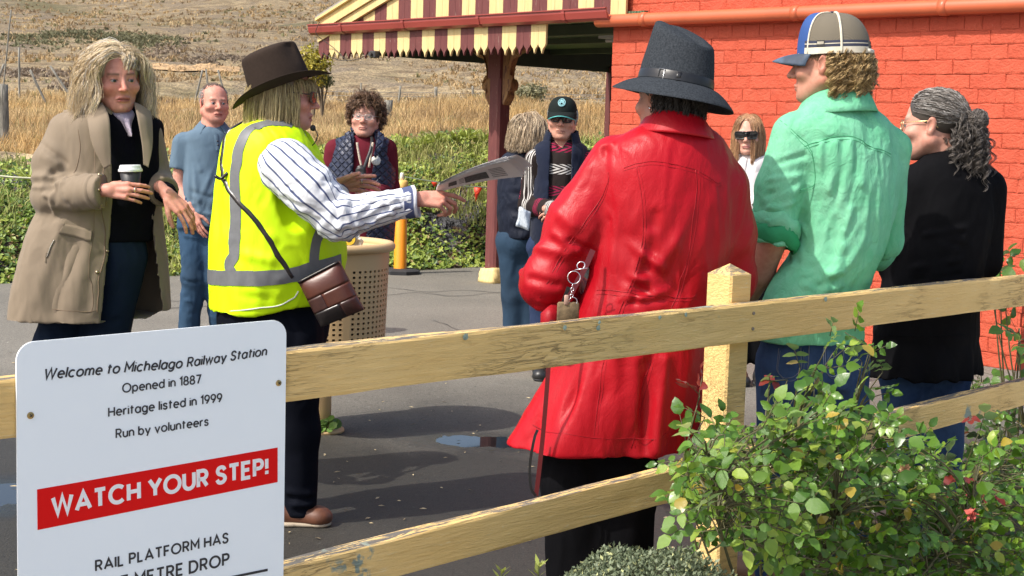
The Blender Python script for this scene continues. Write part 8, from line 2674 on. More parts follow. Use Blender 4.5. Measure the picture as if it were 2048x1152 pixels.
 G1 = o + (A * 1.04) @ M.T
 G1 = clump(G1, 5, .0026, rh, .6)
 nb_ = 200; u = rh.normal(size=(nb_, 3)); u = nrm(u); ax = nrm(rh.normal(size=(nb_, 3)))
 tt = np.linspace(0, 5.0, 16)[None, :, None]; v2 = nrm(np.cross(u, ax));
 Bn = bun + np.array([0, -.028, 0]) + (u[:, None] * np.cos(tt) + v2[:, None] * np.sin(tt)) * rh.uniform(.022, .040, (nb_, 1, 1)) * np.array([1, .9, 1])
 G2 = o + (Bn * 1.04) @ M.T; G2 = clump(G2, 3, .0025, rh, 1)
 nt2 = 230
 root = np.concatenate([bun + rh.normal(0, 1, (150, 3)) * np.array([.030, .018, .02]) + np.array([0, -.01, -.015]), np.array([0, -.09, -.03]) + rh.normal(0, 1, (80, 3)) * np.array([.045, .02, .03])])
 G3 = grow(hd, 1.04, root, np.array([0, -.55, -.8]) + rh.normal(0, .35, (nt2, 3)), rh.uniform(.09, .20, nt2), rh, 26, .55, 1.1, rh.uniform(.006, .012, nt2), 4.0, drag=.14)
 G3 = clump(G3, 7, .0028, rh, 1.0)
 cols = []
 for Gq in (G1, G2, G3):
  q = rh.beta(1.0, 1.3, (len(Gq), 1)); cols.append(np.array([.030, .024, .020]) * (1 - q) + np.array([.24, .21, .185]) * q)
 C1 = cols[0]; gz = (rh.random((len(C1), 1)) < .25); C1 = np.where(gz, np.array([.40, .38, .36]), C1)
 cv = hair_cap(hd, 1.04, lambda L: np.maximum(np.maximum(L[:, 1] - (.050 + .25 * L[:, 2]), -.075 - L[:, 2]), -(np.minimum(np.abs(L[:, 0]) - .05, np.minimum(L[:, 1] + .035, .01 - L[:, 2])))  * 0 - 1), P, (.06, .05, .042), 1.0, 1.045)
 V_, F_, C_ = cat_mesh(hair_mesh(G1, .0010, .6, C1), hair_mesh(G2, .0012, .8, cols[1]), hair_mesh(G3, .0011, .5, cols[2]), cv)
 mk('hair', V_, F_, hair_mat(), P, True, attrs={'Col': C_})
black_person()
# ================================================================== PEOPLE FURTHER BACK
def polo_man():
 Y = 9.7; ang = 165
 P = person(400, 600, Y, 'person in a blue polo shirt and jeans, hand in pocket, behind the hi-vis vest')
 tone = (.66, .36, .29)
 rows = [(250, 426, 20, .066), (257, 424, 32, .09), (267, 420, 45, .115), (288, 418, 50, .135), (330, 418, 50, .15), (380, 418, 53, .165), (420, 416, 54, .165), (452, 416, 54, .16)]
 K = keys_px(Y, rows, ang); zh = min(k[0] for k in K)
 torso = loft(K, ang)
 shR, elR, wrR = W(368, 287, Y - .02), W(358, 372, Y - .02), W(386, 424, Y - .14)
 shL, elL, wrL = W(462, 285, Y + .02), W(474, 370, Y + .06), W(450, 425, Y - .1)
 d = nrm(elR - shR); slv = cone(shR, shR + (elR - shR) * .62, .080, .080); slvc = lambda Q: np.maximum(slv(Q), (Q - (shR + (elR - shR) * .60)) @ d)
 d2 = nrm(elL - shL); sl2 = cone(shL, shL + (elL - shL) * .62, .080, .080); sl2c = lambda Q: np.maximum(sl2(Q), (Q - (shL + (elL - shL) * .60)) @ d2)
 f = cut(U(.02, torso, slvc, sl2c), cone(W(434, 238, Y - .09), W(441, 284, Y - .18), .062, .006), .005)
 blu = fabric('polo_blue', (.095, .150, .205), .85, .12, .4, 8, 260, .1)
 Wf = lambda px, py: W(px, py, Y - .16)
 folds = [([Wf(*a), Wf(*b)], .018, h_) for a, b, h_ in (((375, 300), (382, 400), -.012), ((385, 330), (400, 420), .010), ((380, 290), (400, 340), .009), ((365, 420), (430, 430), .010), ((430, 330), (400, 400), .008), ((350, 320), (368, 300), .008), ((370, 380), (420, 395), -.008))]
 V, F, bv, ob = garment('polo_shirt', lambda Q: np.maximum(f(Q), zh + .004 - Q[:, 2]), W(410, 350, Y), .009, blu, P, folds, (.003, (9, 9, 5), 21), 2)
 dk = simple('polo_trim', (.05, .10, .16), .85)
 mb = MB(); mb.add(*strip(bv, [Wf(436, 262), Wf(440, 285), Wf(442, 300)], .035, .004, 14, 5)); mb.build('placket', blu, ob, True)
 for py in (279, 288):
  l, nn, i, dd = bv.find_nearest(Vector(Wf(440, py))); l = np.array(l) + np.array(nn) * .004; V_, F_ = tube([l, l + np.array(nn) * .004], .006, 8); mk('button', V_, F_, simple('button_dark', (.03, .03, .04), .4), ob, True)
 rowsC = []; c = W(425, 252, Y)
 for (dz, r1, r2) in ((.040, .074, .078), (.052, .080, .086), (.0, .128, .132)):
  rowsC.append([c + axes(ang) @ np.array([math.sin(a) * r1, -math.cos(a) * r2, 0]) + np.array([0, 0, dz - .030 * (1 - math.cos(a))]) for a in np.linspace(-2.45, 2.45, 17)])
 collar_sheet(rowsC, P, blu, 'collar', .006)
 hd = head_frame(429, 207, Y - .01, 152, 0, 0)
 hm = make_head(hd, 1.10, tone, .0036, W(424, 255, Y), (.064, .072), dict(fat=.012, jaw=1.1, wide=1.03, nose=1.1), dict(blush=.5, browc=(.30, .20, .15), stubble=.1))
 hR = make_hand(wrR - (0, 0, .0), nrm(np.array([.35, -.1, -.9])), nrm(np.array([-.6, -.7, 0])), tone, 1.05, 1, .005, elbow=elR, curl=(10, 10, 10, 10))
 fore = U(.02, cone(shR + (elR - shR) * .4, elR, .052, .050), cone(elR, wrR, .050, .033)); FV, FF = nets(fore, np.minimum(np.minimum(shR, elR), wrR) - .09, np.maximum(np.maximum(shR, elR), wrR) + .09, .008, 1)
 fore2 = U(.02, cone(shL + (elL - shL) * .4, elL, .052, .050), cone(elL, wrL, .050, .033)); FV2, FF2 = nets(fore2, np.minimum(np.minimum(shL, elL), wrL) - .09, np.maximum(np.maximum(shL, elL), wrL) + .09, .008, 1)
 T = lambda v: np.tile(np.array(tone), (len(v), 1))
 lg = legs_sdf([W(388, 460, Y), W(428, 460, Y)], [W(388, 555, Y - .02), W(432, 555, Y)], [W(378, 655, Y), W(440, 655, Y + .04)], .105, .085, .072, .03, loft([(.78, W(410, 470, Y)[0], Y, .18, .15), (.90, W(411, 440, Y)[0], Y, .185, .155), (.99, W(411, 420, Y)[0], Y, .18, .15)], ang))
 body_obj(P, [hm, hR, (FV, FF, T(FV)), (FV2, FF2, T(FV2))], U(.03, lambda Q: torso(Q) + .03, lambda Q: lg(Q) + .025), W(410, 400, Y), tone)
 eyes(hd, 1.10, P, 1.03, gaze=(-.1, 1, -.05))
 dn = fabric('mid_denim', (.026, .062, .115), .85, .35, .5, 9, 220)
 tf = [([W(362, y, Y - .1), W(412, y + 8, Y - .1)], .014, .010 * (-1) ** k) for k, y in enumerate((600, 612, 622, 634, 642, 560, 470))]
 garment('jeans', lambda Q: np.maximum(lg(Q), .05 - Q[:, 2]), W(410, 550, Y), .011, dn, P, tf, (.007, (8, 8, 5), 5), 2)
 for x in (378, 440):
  q = W(x, 668, Y); q[2] = 0; shoe(q + (.05, -.16, 0), q + (-.01, .09, 0), P, simple('shoe_dark', (.03, .03, .035), .5), simple('sole_grey', (.2, .2, .2), .8), .046)
 rh = np.random.default_rng(81)
 pts, dd = skull_pts(900, rh, lambda d: (((np.abs(d[:, 0]) > .55) | (d[:, 1] < .0)) & (d[:, 2] > -.45) & (d[:, 1] < .42)) | ((d[:, 1] < .55) & (d[:, 2] > .75)), 1.03)
 G_ = grow(hd, 1.10, pts, dd * .5 + np.array([0, -.5, .0]), .014, rh, 4, .1, 1.0, 0, wide=1.03)
 top = pts[:, 2] > .085
 C = np.where(top[:, None], np.array([.12, .08, .06]), np.array([.30, .27, .25])) * rh.uniform(.6, 1.3, (900, 1))
 V_, F_, C_ = hair_mesh(G_, .0018, .5, C); mk('hair', V_, F_, hair_mat(), P, True, attrs={'Col': C_})
polo_man()
def maroon_woman():
 Y = 8.8; ang = 181
 P = person(725, 560, Y, 'person in a maroon top, navy quilted vest and glasses standing behind the bin')
 tone = (.62, .37, .30)
 rows = [(262, 731, 17, .058), (272, 730, 34, .085), (283, 728, 52, .11), (310, 724, 60, .14), (360, 722, 64, .165), (420, 722, 64, .17), (482, 723, 60, .165)]
 K = keys_px(Y, rows, ang); zh = min(k[0] for k in K)
 torso = loft(K, ang)
 shR, elR, wrR = W(672, 300, Y), W(662, 385, Y + .05), W(705, 402, Y - .22)
 shL, elL, wrL = W(772, 300, Y), W(776, 378, Y + .03), W(748, 392, Y - .22)
 arms = U(.02, chain([shR, elR, wrR], [.072, .068, .052], .02), chain([shL, elL, wrL], [.074, .072, .054], .02))
 mar = fabric('maroon_knit', (.115, .008, .018), .9, .12, .35, 9, 300, .0)
 inner = lambda Q: torso(Q) + .012
 fold = arm_folds(shL, elL, wrL, .07, 91, .008, 7, inner=np.array([0, -1, .2])) + arm_folds(shR, elR, wrR, .07, 92, .008, 6, inner=np.array([0, -1, .2]))
 garment('maroon_top', U(.03, inner, arms), W(723, 370, Y), .009, mar, P, fold, (.004, (8, 8, 6), 31), 2)
 nv = NT('navy_quilt')
 v1 = nv.wave(9, 0, 0, vec=nv.obj((1, 1, 1), (0, R(45), 0)), axis='X'); v2 = nv.wave(9, 0, 0, vec=nv.obj((1, 1, 1), (0, R(-45), 0)), axis='X')
 hq = nv.math('MINIMUM', nv.ramp(v1, [(0., 0.), (.35, 1.)]), nv.ramp(v2, [(0., 0.), (.35, 1.)]))
 nv.set(Base_Color=nv.mix(hq, (.012, .016, .035), (.022, .030, .062)), Roughness=.45, Specular_IOR_Level=.4, Normal=nv.bump(hq, .8, .012)); nvm = nv.m
 vo = lambda Q: torso(Q) - .016
 xl, xr = W(712, 350, Y - .15)[0], W(748, 350, Y - .15)[0]
 zt_, zb_ = W(730, 270, Y)[2], zh
 def gap(Q):
  t = np.clip((zt_ - Q[:, 2]) / (zt_ - zb_), 0, 1)
  l = W(708, 300, Y - .15)[0] + .0 * t; r = W(750, 300, Y - .15)[0] - .045 * t
  return np.maximum(np.maximum(l - Q[:, 0], Q[:, 0] - r), Q[:, 1] - Y)
 holeR = cone(shR + (-.05, 0, -.02), shR + (.012, 0, -.04), .09, .085); holeL = cone(shL + (.05, 0, -.02), shL + (-.012, 0, -.04), .09, .085)
 vest = lambda Q: np.maximum(np.maximum(np.maximum(np.maximum(vo(Q), -(torso(Q) + .010)), -gap(Q)), -np.minimum(holeR(Q), holeL(Q))), Q[:, 2] - W(730, 272, Y)[2])
 V, F, bv, ob = garment('quilted_vest', vest, W(723, 370, Y), .0085, nvm, P, (), (.004, (10, 10, 8), 33), 1)
 rowsC = []; c = W(731, 272, Y)
 for (dz, r1, r2) in ((.070, .090, .085), (.045, .085, .085), (-.02, .105, .105)):
  rowsC.append([c + axes(ang) @ np.array([math.sin(a) * r1, -math.cos(a) * r2, 0]) + np.array([0, 0, dz - .02 * (1 - math.cos(a))]) for a in np.linspace(-2.35, 2.35, 15)])
 collar_sheet(rowsC, P, nvm, 'vest_collar', .012)
 lp = [[W(700, 262, Y - .08), W(703, 285, Y - .14), W(707, 312, Y - .17)], [W(690, 268, Y - .08), W(694, 290, Y - .14), W(705, 316, Y - .17)]]
 collar_sheet(lp, P, nvm, 'vest_collar', .012)
 lp = [[W(756, 262, Y - .08), W(753, 285, Y - .14), W(748, 312, Y - .17)], [W(768, 270, Y - .08), W(766, 290, Y - .13), W(752, 316, Y - .17)]]
 collar_sheet(lp, P, nvm, 'vest_collar', .012)
 mb = MB(); q = W(760, 318, Y - .22); l, nn, i, dd = bv.find_nearest(Vector(q)); l = np.array(l); nn = np.array(nn)
 V_, F_ = tube([l, l + nn * .008], [.030, .028], 20); mk('badge', V_, F_, simple('badge_white', (.66, .66, .62), .3, .2, 90), P, True)
 wv = simple('lanyard_beads', (.55, .46, .36), .6, .5, 160)
 for pts in (((714, 285), (718, 310), (724, 338)), ((746, 285), (742, 310), (738, 335))):
  V_, F_ = tube(smooth_path([W(*q, Y - .175) for q in pts], 14), .007, 6); mk('lanyard', V_, F_, wv, P, True)
 hd = head_frame(731, 236, Y - .02, 182, 4, -2)
 hm = make_head(hd, 1.02, tone, .0038, W(731, 275, Y), (.056, .064), dict(fat=.010, jaw=1.0, nose=1.15), dict(blush=.35, lip=(.45, .2, .18), browc=(.3, .22, .17)))
 hL = make_hand(wrL, nrm(np.array([-.8, -.3, -.1])), nrm(np.array([.1, -.7, .6])), tone, .95, -1, .005, elbow=elL)
 hR = make_hand(wrR, nrm(np.array([.8, -.3, -.1])), nrm(np.array([-.1, -.7, .6])), tone, .95, 1, .005, elbow=elR)
 lg = legs_sdf([W(703, 500, Y), W(745, 500, Y)], [W(705, 600, Y), W(743, 600, Y)], [W(706, 705, Y), W(742, 705, Y)], .105, .085, .07, .03, ell(W(723, 480, Y), (.175, .15, .13)))
 body_obj(P, [hm, hL, hR], U(.03, lambda Q: torso(Q) + .035, lambda Q: lg(Q) + .025), W(723, 450, Y), tone)
 eyes(hd, 1.02, P, iris=(.12, .09, .06))
 garment('trousers', lambda Q: np.maximum(lg(Q), .04 - Q[:, 2]), W(723, 600, Y), .013, fabric('plum_trousers', (.035, .010, .018), .85, .1, .3, 8, 200, 0), P, (), (.005, (8, 8, 5), 6), 2)
 for x in (706, 742):
  q = W(x, 725, Y); q[2] = 0; shoe(q + (0, -.15, 0), q + (0, .09, 0), P, MATS['shoe_black'], m_rub)
 lens = MATS.get('clear_lens_far') or NT('clear_lens_far').set(Base_Color=(.8, .8, .8), Roughness=.05, Alpha=.12).m
 sunglasses(hd, P, 1.02, 1.0, (.025, .0165), simple('frame_pale', (.62, .58, .52), .3, metal=.5), lens, .101, -.002, True, 'glasses', 2.6, .0014)
 rh = np.random.default_rng(95)
 n = 330
 pts, d = skull_pts(n, rh, lambda d: (d[:, 2] > -.5) & ~((d[:, 1] > .45) & (d[:, 2] < .42)) & ~((d[:, 1] > .2) & (d[:, 2] < -.05)))
 G_ = grow(hd, 1.02, pts, d * 1.0 + np.array([0, .1, -.1]), rh.uniform(.05, .08, n), rh, 12, .35, 1.10, .009, 1.5, drag=.2)
 G_ = clump(G_, 6, .005, rh, .8)
 t = rh.random((len(G_), 1)); C = np.array([.07, .035, .02]) * (1 - t) + np.array([.25, .15, .085]) * t
 cv = hair_cap(hd, 1.02, lambda L: np.maximum(L[:, 1] - (.045 + .5 * np.maximum(L[:, 2] - .05, 0)), -.06 - L[:, 2]), P, (.09, .05, .03), 1.0, 1.12)
 V_, F_, C_ = cat_mesh(hair_mesh(G_, .0016, .5, C), cv); mk('hair', V_, F_, hair_mat(), P, True, attrs={'Col': C_})
 blk = simple('black_nylon', (.016, .016, .017), .45, .2, 20, .4, 30, .006)
 root = empty('black_shoulder_bag', W(715, 375, Y - .2), 'small black shoulder bag in front of the maroon top', 'bag')
 bf = U(.03, ell(W(712, 368, Y - .24), (.075, .03, .05)), ell(W(722, 345, Y - .22), (.035, .02, .05)))
 V_, F_ = nets(bf, W(715, 365, Y - .22) - .15, W(715, 365, Y - .22) + .15, .007, 1); V_ = crumple(V_, normals(V_, F_), .008, (18, 18, 14), 3); mk('pouch', V_, F_, blk, root, True)
 P_ = smooth_path([W(724, 350, Y - .23), W(732, 325, Y - .22), W(741, 300, Y - .19), W(744, 280, Y - .14), W(742, 268, Y - .02)], 20); V_, F_ = tube(P_, .010, 6, True, .4); mk('strap', V_, F_, blk, root, True)
maroon_woman()
def back_woman():
 Y = 9.0; ang = -25
 P = person(1040, 560, Y, 'person in a navy padded jacket and slim jeans, back turned, beside the veranda post')
 tone = (.58, .35, .28)
 rows = [(290, 1052, 16, .06), (303, 1050, 30, .085), (318, 1048, 44, .11), (350, 1044, 48, .14), (400, 1040, 46, .15), (440, 1038, 44, .155), (478, 1040, 42, .15)]
 K = keys_px(Y, rows, ang); zh = min(k[0] for k in K)
 torso = loft(K, ang)
 shL, elL, wrL = W(1022, 330, Y), W(1026, 420, Y - .02), W(1046, 436, Y - .06)
 shR, elR, wrR = W(1078, 330, Y), W(1084, 410, Y), W(1070, 430, Y + .1)
 f = U(.025, torso, chain([shL, elL], [.075, .078], .02), chain([shR, elR, wrR], [.07, .065, .05], .02))
 garment('quilted_jacket', lambda Q: np.maximum(f(Q), zh + .004 - Q[:, 2]), W(1042, 400, Y), .010, fabric('navy_puffer', (.012, .016, .030), .6, .2, .6, 10, 120, 0, .02, .2), P, [([W(1010, y, Y - .15), W(1070, y + 8, Y - .15)], .02, -.010) for y in (350, 385, 420, 455)], (.006, (9, 9, 7), 41), 2)
 hd = head_frame(1052, 266, Y, -35, 0, 0)
 hm = make_head(hd, 1.0, tone, .006, W(1052, 305, Y), (.055, .06), dict(open_eyes=False))
 hL = make_hand(wrL, nrm(np.array([.7, .1, -.3])), nrm(np.array([0, -.8, .5])), tone, .95, -1, .006, elbow=elL)
 lg = legs_sdf([W(1026, 490, Y), W(1054, 490, Y)], [W(1028, 590, Y), W(1060, 590, Y)], [W(1026, 700, Y), W(1062, 700, Y)], .100, .078, .062, .03, ell(W(1040, 480, Y), (.15, .14, .12)))
 body_obj(P, [hm, hL], U(.03, lambda Q: torso(Q) + .03, lambda Q: lg(Q) + .02), W(1040, 450, Y), tone)
 garment('jeans', lambda Q: np.maximum(lg(Q), .03 - Q[:, 2]), W(1040, 600, Y), .012, fabric('slim_denim', (.022, .048, .085), .85, .3, .4, 8), P, (), (.005, (8, 8, 5), 7), 2)
 for x in (1026, 1062):
  q = W(x, 715, Y); q[2] = 0; shoe(q + (-.06, .14, 0), q + (.02, -.09, 0), P, MATS['shoe_black'], m_rub)
 rh = np.random.default_rng(101); n = 260
 pts, d = skull_pts(n, rh, lambda d: (d[:, 2] > -.2) & (d[:, 1] < .6))
 G_ = grow(hd, 1.0, pts, d * .35 + np.array([0, -.15, -.35]), np.clip(.06 + (pts[:, 2] + .1) * .75, .08, .24), rh, 12, .65, 1.16, .007, 1.0, drag=.25)
 G_ = clump(G_, 8, .005, rh, .7); t = rh.random((len(G_), 1)); C = np.array([.22, .15, .09]) * (1 - t) + np.array([.62, .50, .34]) * t
 cv = hair_cap(hd, 1.0, lambda L: np.maximum(L[:, 1] - .05, -.08 - L[:, 2]), P, (.28, .20, .12), 1.0, 1.12, h=.008)
 V_, F_, C_ = cat_mesh(hair_mesh(G_, .0016, .5, C), cv); mk('hair', V_, F_, hair_mat(), P, True, attrs={'Col': C_})
back_woman()
def cap_man():
 Y = 8.6; ang = 184
 P = person(1115, 560, Y, 'person in a black cap, sunglasses and patterned jumper under a navy fleece vest')
 tone = (.60, .36, .28)
 rows = [(272, 1124, 18, .06), (284, 1123, 34, .09), (297, 1122, 46, .115), (325, 1120, 49, .14), (380, 1118, 49, .155), (430, 1116, 48, .16), (490, 1112, 48, .155)]
 K = keys_px(Y, rows, ang); zh = min(k[0] for k in K)
 torso = loft(K, ang)
 shR, elR, wrR = W(1072, 322, Y - .0), W(1060, 412, Y + .02), W(1108, 420, Y - .24)
 shL, elL, wrL = W(1168, 322, Y), W(1178, 405, Y + .02), W(1130, 425, Y - .24)
 arms = U(.02, chain([shR, elR, wrR], [.075, .072, .055], .02), chain([shL, elL, wrL], [.075, .07, .055], .02))
 kn = NT('fair_isle_knit')
 rowv = kn.attr('row', 'Fac'); colv = kn.attr('colu', 'Fac')
 fr = kn.math('FRACT', rowv)
 zig = kn.math('PINGPONG', colv, .5)
 chev = kn.math('FRACT', kn.math('ADD', kn.math('MULTIPLY', colv, 1.0), kn.math('ABSOLUTE', kn.math('SUBTRACT', kn.math('MULTIPLY', fr, 8.0), 2.0))))
 lines = kn.ramp(chev, [(0., 0.), (.5, 0.), (.52, 1.)], 'LINEAR')
 inband = kn.ramp(fr, [(0., 1.), (.45, 1.), (.47, 0.)], 'LINEAR')
 odd = kn.math('GREATER_THAN', kn.math('FRACT', kn.math('MULTIPLY', rowv, .5)), .5)
 cb = kn.mix(odd, (.26, .015, .055), (.52, .50, .47))
 kn.set(Base_Color=kn.mix(kn.math('MULTIPLY', lines, inband), (.022, .016, .015), cb), Roughness=.9, Specular_IOR_Level=.15, Normal=kn.bump(kn.noise(160, 2), .4, .003))
 def rowf(V): return (V[:, 2] - .6) * 7.7
 def colf(V): return (V[:, 0]) * 22
 inner = lambda Q: torso(Q) + .010
 def rowa(V):
  near = arms(V) < inner(V)
  tt = ((V - shR) @ (elR - shR)) / np.linalg.norm(elR - shR)
  t2 = np.where(((V - elR) @ (wrR - elR)) > 0, np.linalg.norm(elR - shR) + ((V - elR) @ (wrR - elR)) / np.linalg.norm(wrR - elR), tt)
  left = V[:, 0] > W(1120, 350, Y)[0]
  ts = ((V - shL) @ (elL - shL)) / np.linalg.norm(elL - shL)
  return np.where(near & ~left, 10 - t2 * 8.5, np.where(near & left, 10 - ts * 8.5, rowf(V)))
 vn = cone(W(1122, 268, Y - .06), W(1124, 318, Y - .16), .05, .006)
 garment('patterned_jumper', cut(U(.02, inner, arms), vn, .005), W(1112, 380, Y), .0075, kn.m, P, arm_folds(shR, elR, wrR, .07, 111, .007, 6, inner=np.array([0, -1, .2])), (.003, (9, 9, 8), 51), 2, attrs={'row': rowa, 'colu': lambda V: (V[:, 0] + .6 * V[:, 1]) * 20})
 pol = fabric('dark_polo', (.014, .018, .026), .85, .1, .3, 9, 200, 0)
 rowsC = []; c = W(1124, 288, Y)
 for (dz, r1, r2) in ((.022, .062, .066), (.030, .066, .072), (-.028, .088, .100)):
  rowsC.append([c + axes(ang) @ np.array([math.sin(a) * r1, -math.cos(a) * r2, 0]) + np.array([0, 0, dz - .045 * (1 - math.cos(a))]) for a in np.linspace(-2.95, 2.95, 17)])
 collar_sheet(rowsC, P, pol, 'polo_collar', .006)
 nvy = fabric('navy_fleece', (.012, .016, .032), .95, .15, .4, 8, 160, .1)
 zt_ = W(1124, 276, Y)[2]
 def gap(Q):
  t = np.clip((zt_ - Q[:, 2]) / (zt_ - zh), 0, 1)
  l = W(1102, 300, Y - .15)[0] - .01 * t; r = W(1144, 300, Y - .15)[0] + .00 * t
  return np.maximum(np.maximum(l - Q[:, 0], Q[:, 0] - r), Q[:, 1] - Y)
 holeR = cone(shR + (-.06, 0, -.03), shR + (.0, 0, -.05), .085, .085); holeL = cone(shL + (.06, 0, -.03), shL + (-.0, 0, -.05), .085, .085)
 vest = lambda Q: np.maximum(np.maximum(np.maximum(np.maximum(torso(Q) - .018, -(torso(Q) + .008)), -gap(Q)), -np.minimum(holeR(Q), holeL(Q))), Q[:, 2] - zt_)
 garment('fleece_vest', vest, W(1112, 380, Y), .0085, nvy, P, [([W(1092, 310, Y - .17), W(1098, 430, Y - .18)], .016, .010), ([W(1085, 320, Y - .17), W(1088, 420, Y - .18)], .016, -.010)], (.005, (8, 8, 6), 53), 1)
 rowsC = []; c = W(1124, 276, Y)
 for (dz, r1, r2) in ((.055, .094, .092), (.040, .096, .096), (-.015, .112, .110)):
  rowsC.append([c + axes(ang) @ np.array([math.sin(a) * r1, -math.cos(a) * r2, 0]) + np.array([0, 0, dz - .014 * (1 - math.cos(a))]) for a in np.linspace(-2.45, 2.45, 15)])
 collar_sheet(rowsC, P, nvy, 'vest_collar', .012)
 hd = head_frame(1125, 237, Y - .02, 186, -3, -2)
 hm = make_head(hd, 1.07, tone, .0038, W(1123, 285, Y), (.056, .064), dict(fat=.004, jaw=1.0, nose=1.1, open_eyes=False, lips=.8), dict(blush=.3, lip=(.40, .2, .17)))
 hands = [make_hand(wrR, nrm(np.array([.9, -.1, -.1])), nrm(np.array([0, -.8, .5])), tone, 1, 1, .006, elbow=elR), make_hand(wrL, nrm(np.array([-.9, -.1, -.1])), nrm(np.array([0, -.8, .5])), tone, 1, -1, .006, elbow=elL)]
 lg = legs_sdf([W(1088, 500, Y), W(1130, 500, Y)], [W(1086, 605, Y), W(1130, 605, Y)], [W(1080, 720, Y), W(1132, 720, Y)], .100, .080, .068, .03, ell(W(1108, 490, Y), (.165, .14, .13)))
 body_obj(P, [hm] + hands, U(.03, lambda Q: torso(Q) + .035, lambda Q: lg(Q) + .025), W(1110, 450, Y), tone)
 garment('trousers', lambda Q: np.maximum(lg(Q), .03 - Q[:, 2]), W(1108, 600, Y), .013, fabric('blue_trousers', (.02, .035, .085), .85, .2, .3, 8, 200, 0), P, (), (.005, (8, 8, 5), 8), 2)
 for x in (1080, 1132):
  q = W(x, 738, Y); q[2] = 0; shoe(q + (0, -.16, 0), q + (0, .09, 0), P, MATS['shoe_black'], m_rub)
 fr_m, ln_m = glass_mats()
 sunglasses(hd, P, 1.07, 1.0, (.0285, .0165), fr_m, simple('lens_redbrown', (.05, .008, .010), .08, spec=.8), .100, .0, True, 'sunglasses', 3.2, .0028)
 rh = np.random.default_rng(115)
 pts, d = skull_pts(220, rh, lambda d: (np.abs(d[:, 0]) > .5) & (d[:, 2] < .15) & (d[:, 2] > -.4) & (d[:, 1] < .35) & (d[:, 1] > -.6))
 G_ = grow(hd, 1.07, pts, d * .3 + np.array([0, -.4, -1]), .035, rh, 6, .4, 1.04, 0); G_ = clump(G_, 4, .003, rh)
 V_, F_, C_ = hair_mesh(G_, .0015, .5, np.tile(np.array([.45, .44, .42]), (len(G_), 1))); mk('hair', V_, F_, hair_mat(), P, True, attrs={'Col': C_})
 capm = fabric('cap_black', (.014, .018, .017), .85, .1, .15, 20, 300, 0); teal = simple('cap_teal', (.10, .46, .44), .7)
 o = W(1125, 224, Y - .02); M = axes(186) @ rotx(-6)
 R1, R2, HH = .088, .106, .092
 def cp(a, v, g=0.0):
  k = math.cos(v * math.pi / 2) ** .7; z = HH * math.sin(v * math.pi / 2)
  return o + M @ np.array([math.sin(a) * (R1 * k + g), math.cos(a) * (R2 * k + g) - .012, z + g])
 V_ = [cp(a, v) for a in np.linspace(0, 2 * math.pi, 40, endpoint=False) for v in np.linspace(0, .99, 12)]
 cap = mk('cap', V_, [tuple(reversed(q)) for q in grid_faces(40, 12, True)], capm, P, True)
 V_ = []; edge = []
 for a in np.linspace(-1.15, 1.15, 21):
  for r_ in np.linspace(0, 1, 8):
   x = math.sin(a) * (R1 + .003); y0 = math.cos(a) * (R2 + .002) - .012; e_ = .070 * max(0, math.cos(a * 1.3)) ** .6
   q = o + M @ np.array([x, y0 + e_ * r_, .006 - .016 * r_ - .026 * (x / R1) ** 2 * (.3 + r_)]); V_.append(q)
  edge.append(q)
 bl = mk('bill', V_, [tuple(reversed(q)) for q in grid_faces(21, 8)], capm, cap, True); sm = bl.modifiers.new('t', 'SOLIDIFY'); sm.thickness = .004
 V_, F_ = tube(np.array(edge), .0035, 6); mk('bill_edging', V_, F_, teal, cap, True)
 em = simple('emblem_thread', (.30, .58, .62), .7)
 mb = MB()
 ring_ = [cp(.28 * math.cos(q), .48 + .20 * math.sin(q), .003) for q in np.linspace(0, 6.283, 22)]; mb.add(*tube(np.array(ring_), .0022, 5, False))
 for a0, v0, a1, v1 in ((-.12, .36, 0, .62), (0, .62, .12, .36), (-.06, .46, .06, .46), (-.2, .36, -.12, .58), (.12, .58, .2, .36), (-.22, .33, .22, .33)):
  mb.add(*tube(np.array([cp(a0 + (a1 - a0) * t, v0 + (v1 - v0) * t, .003) for t in np.linspace(0, 1, 6)]), .0026, 5))
 mb.build('emblem', em, cap, True)
cap_man()
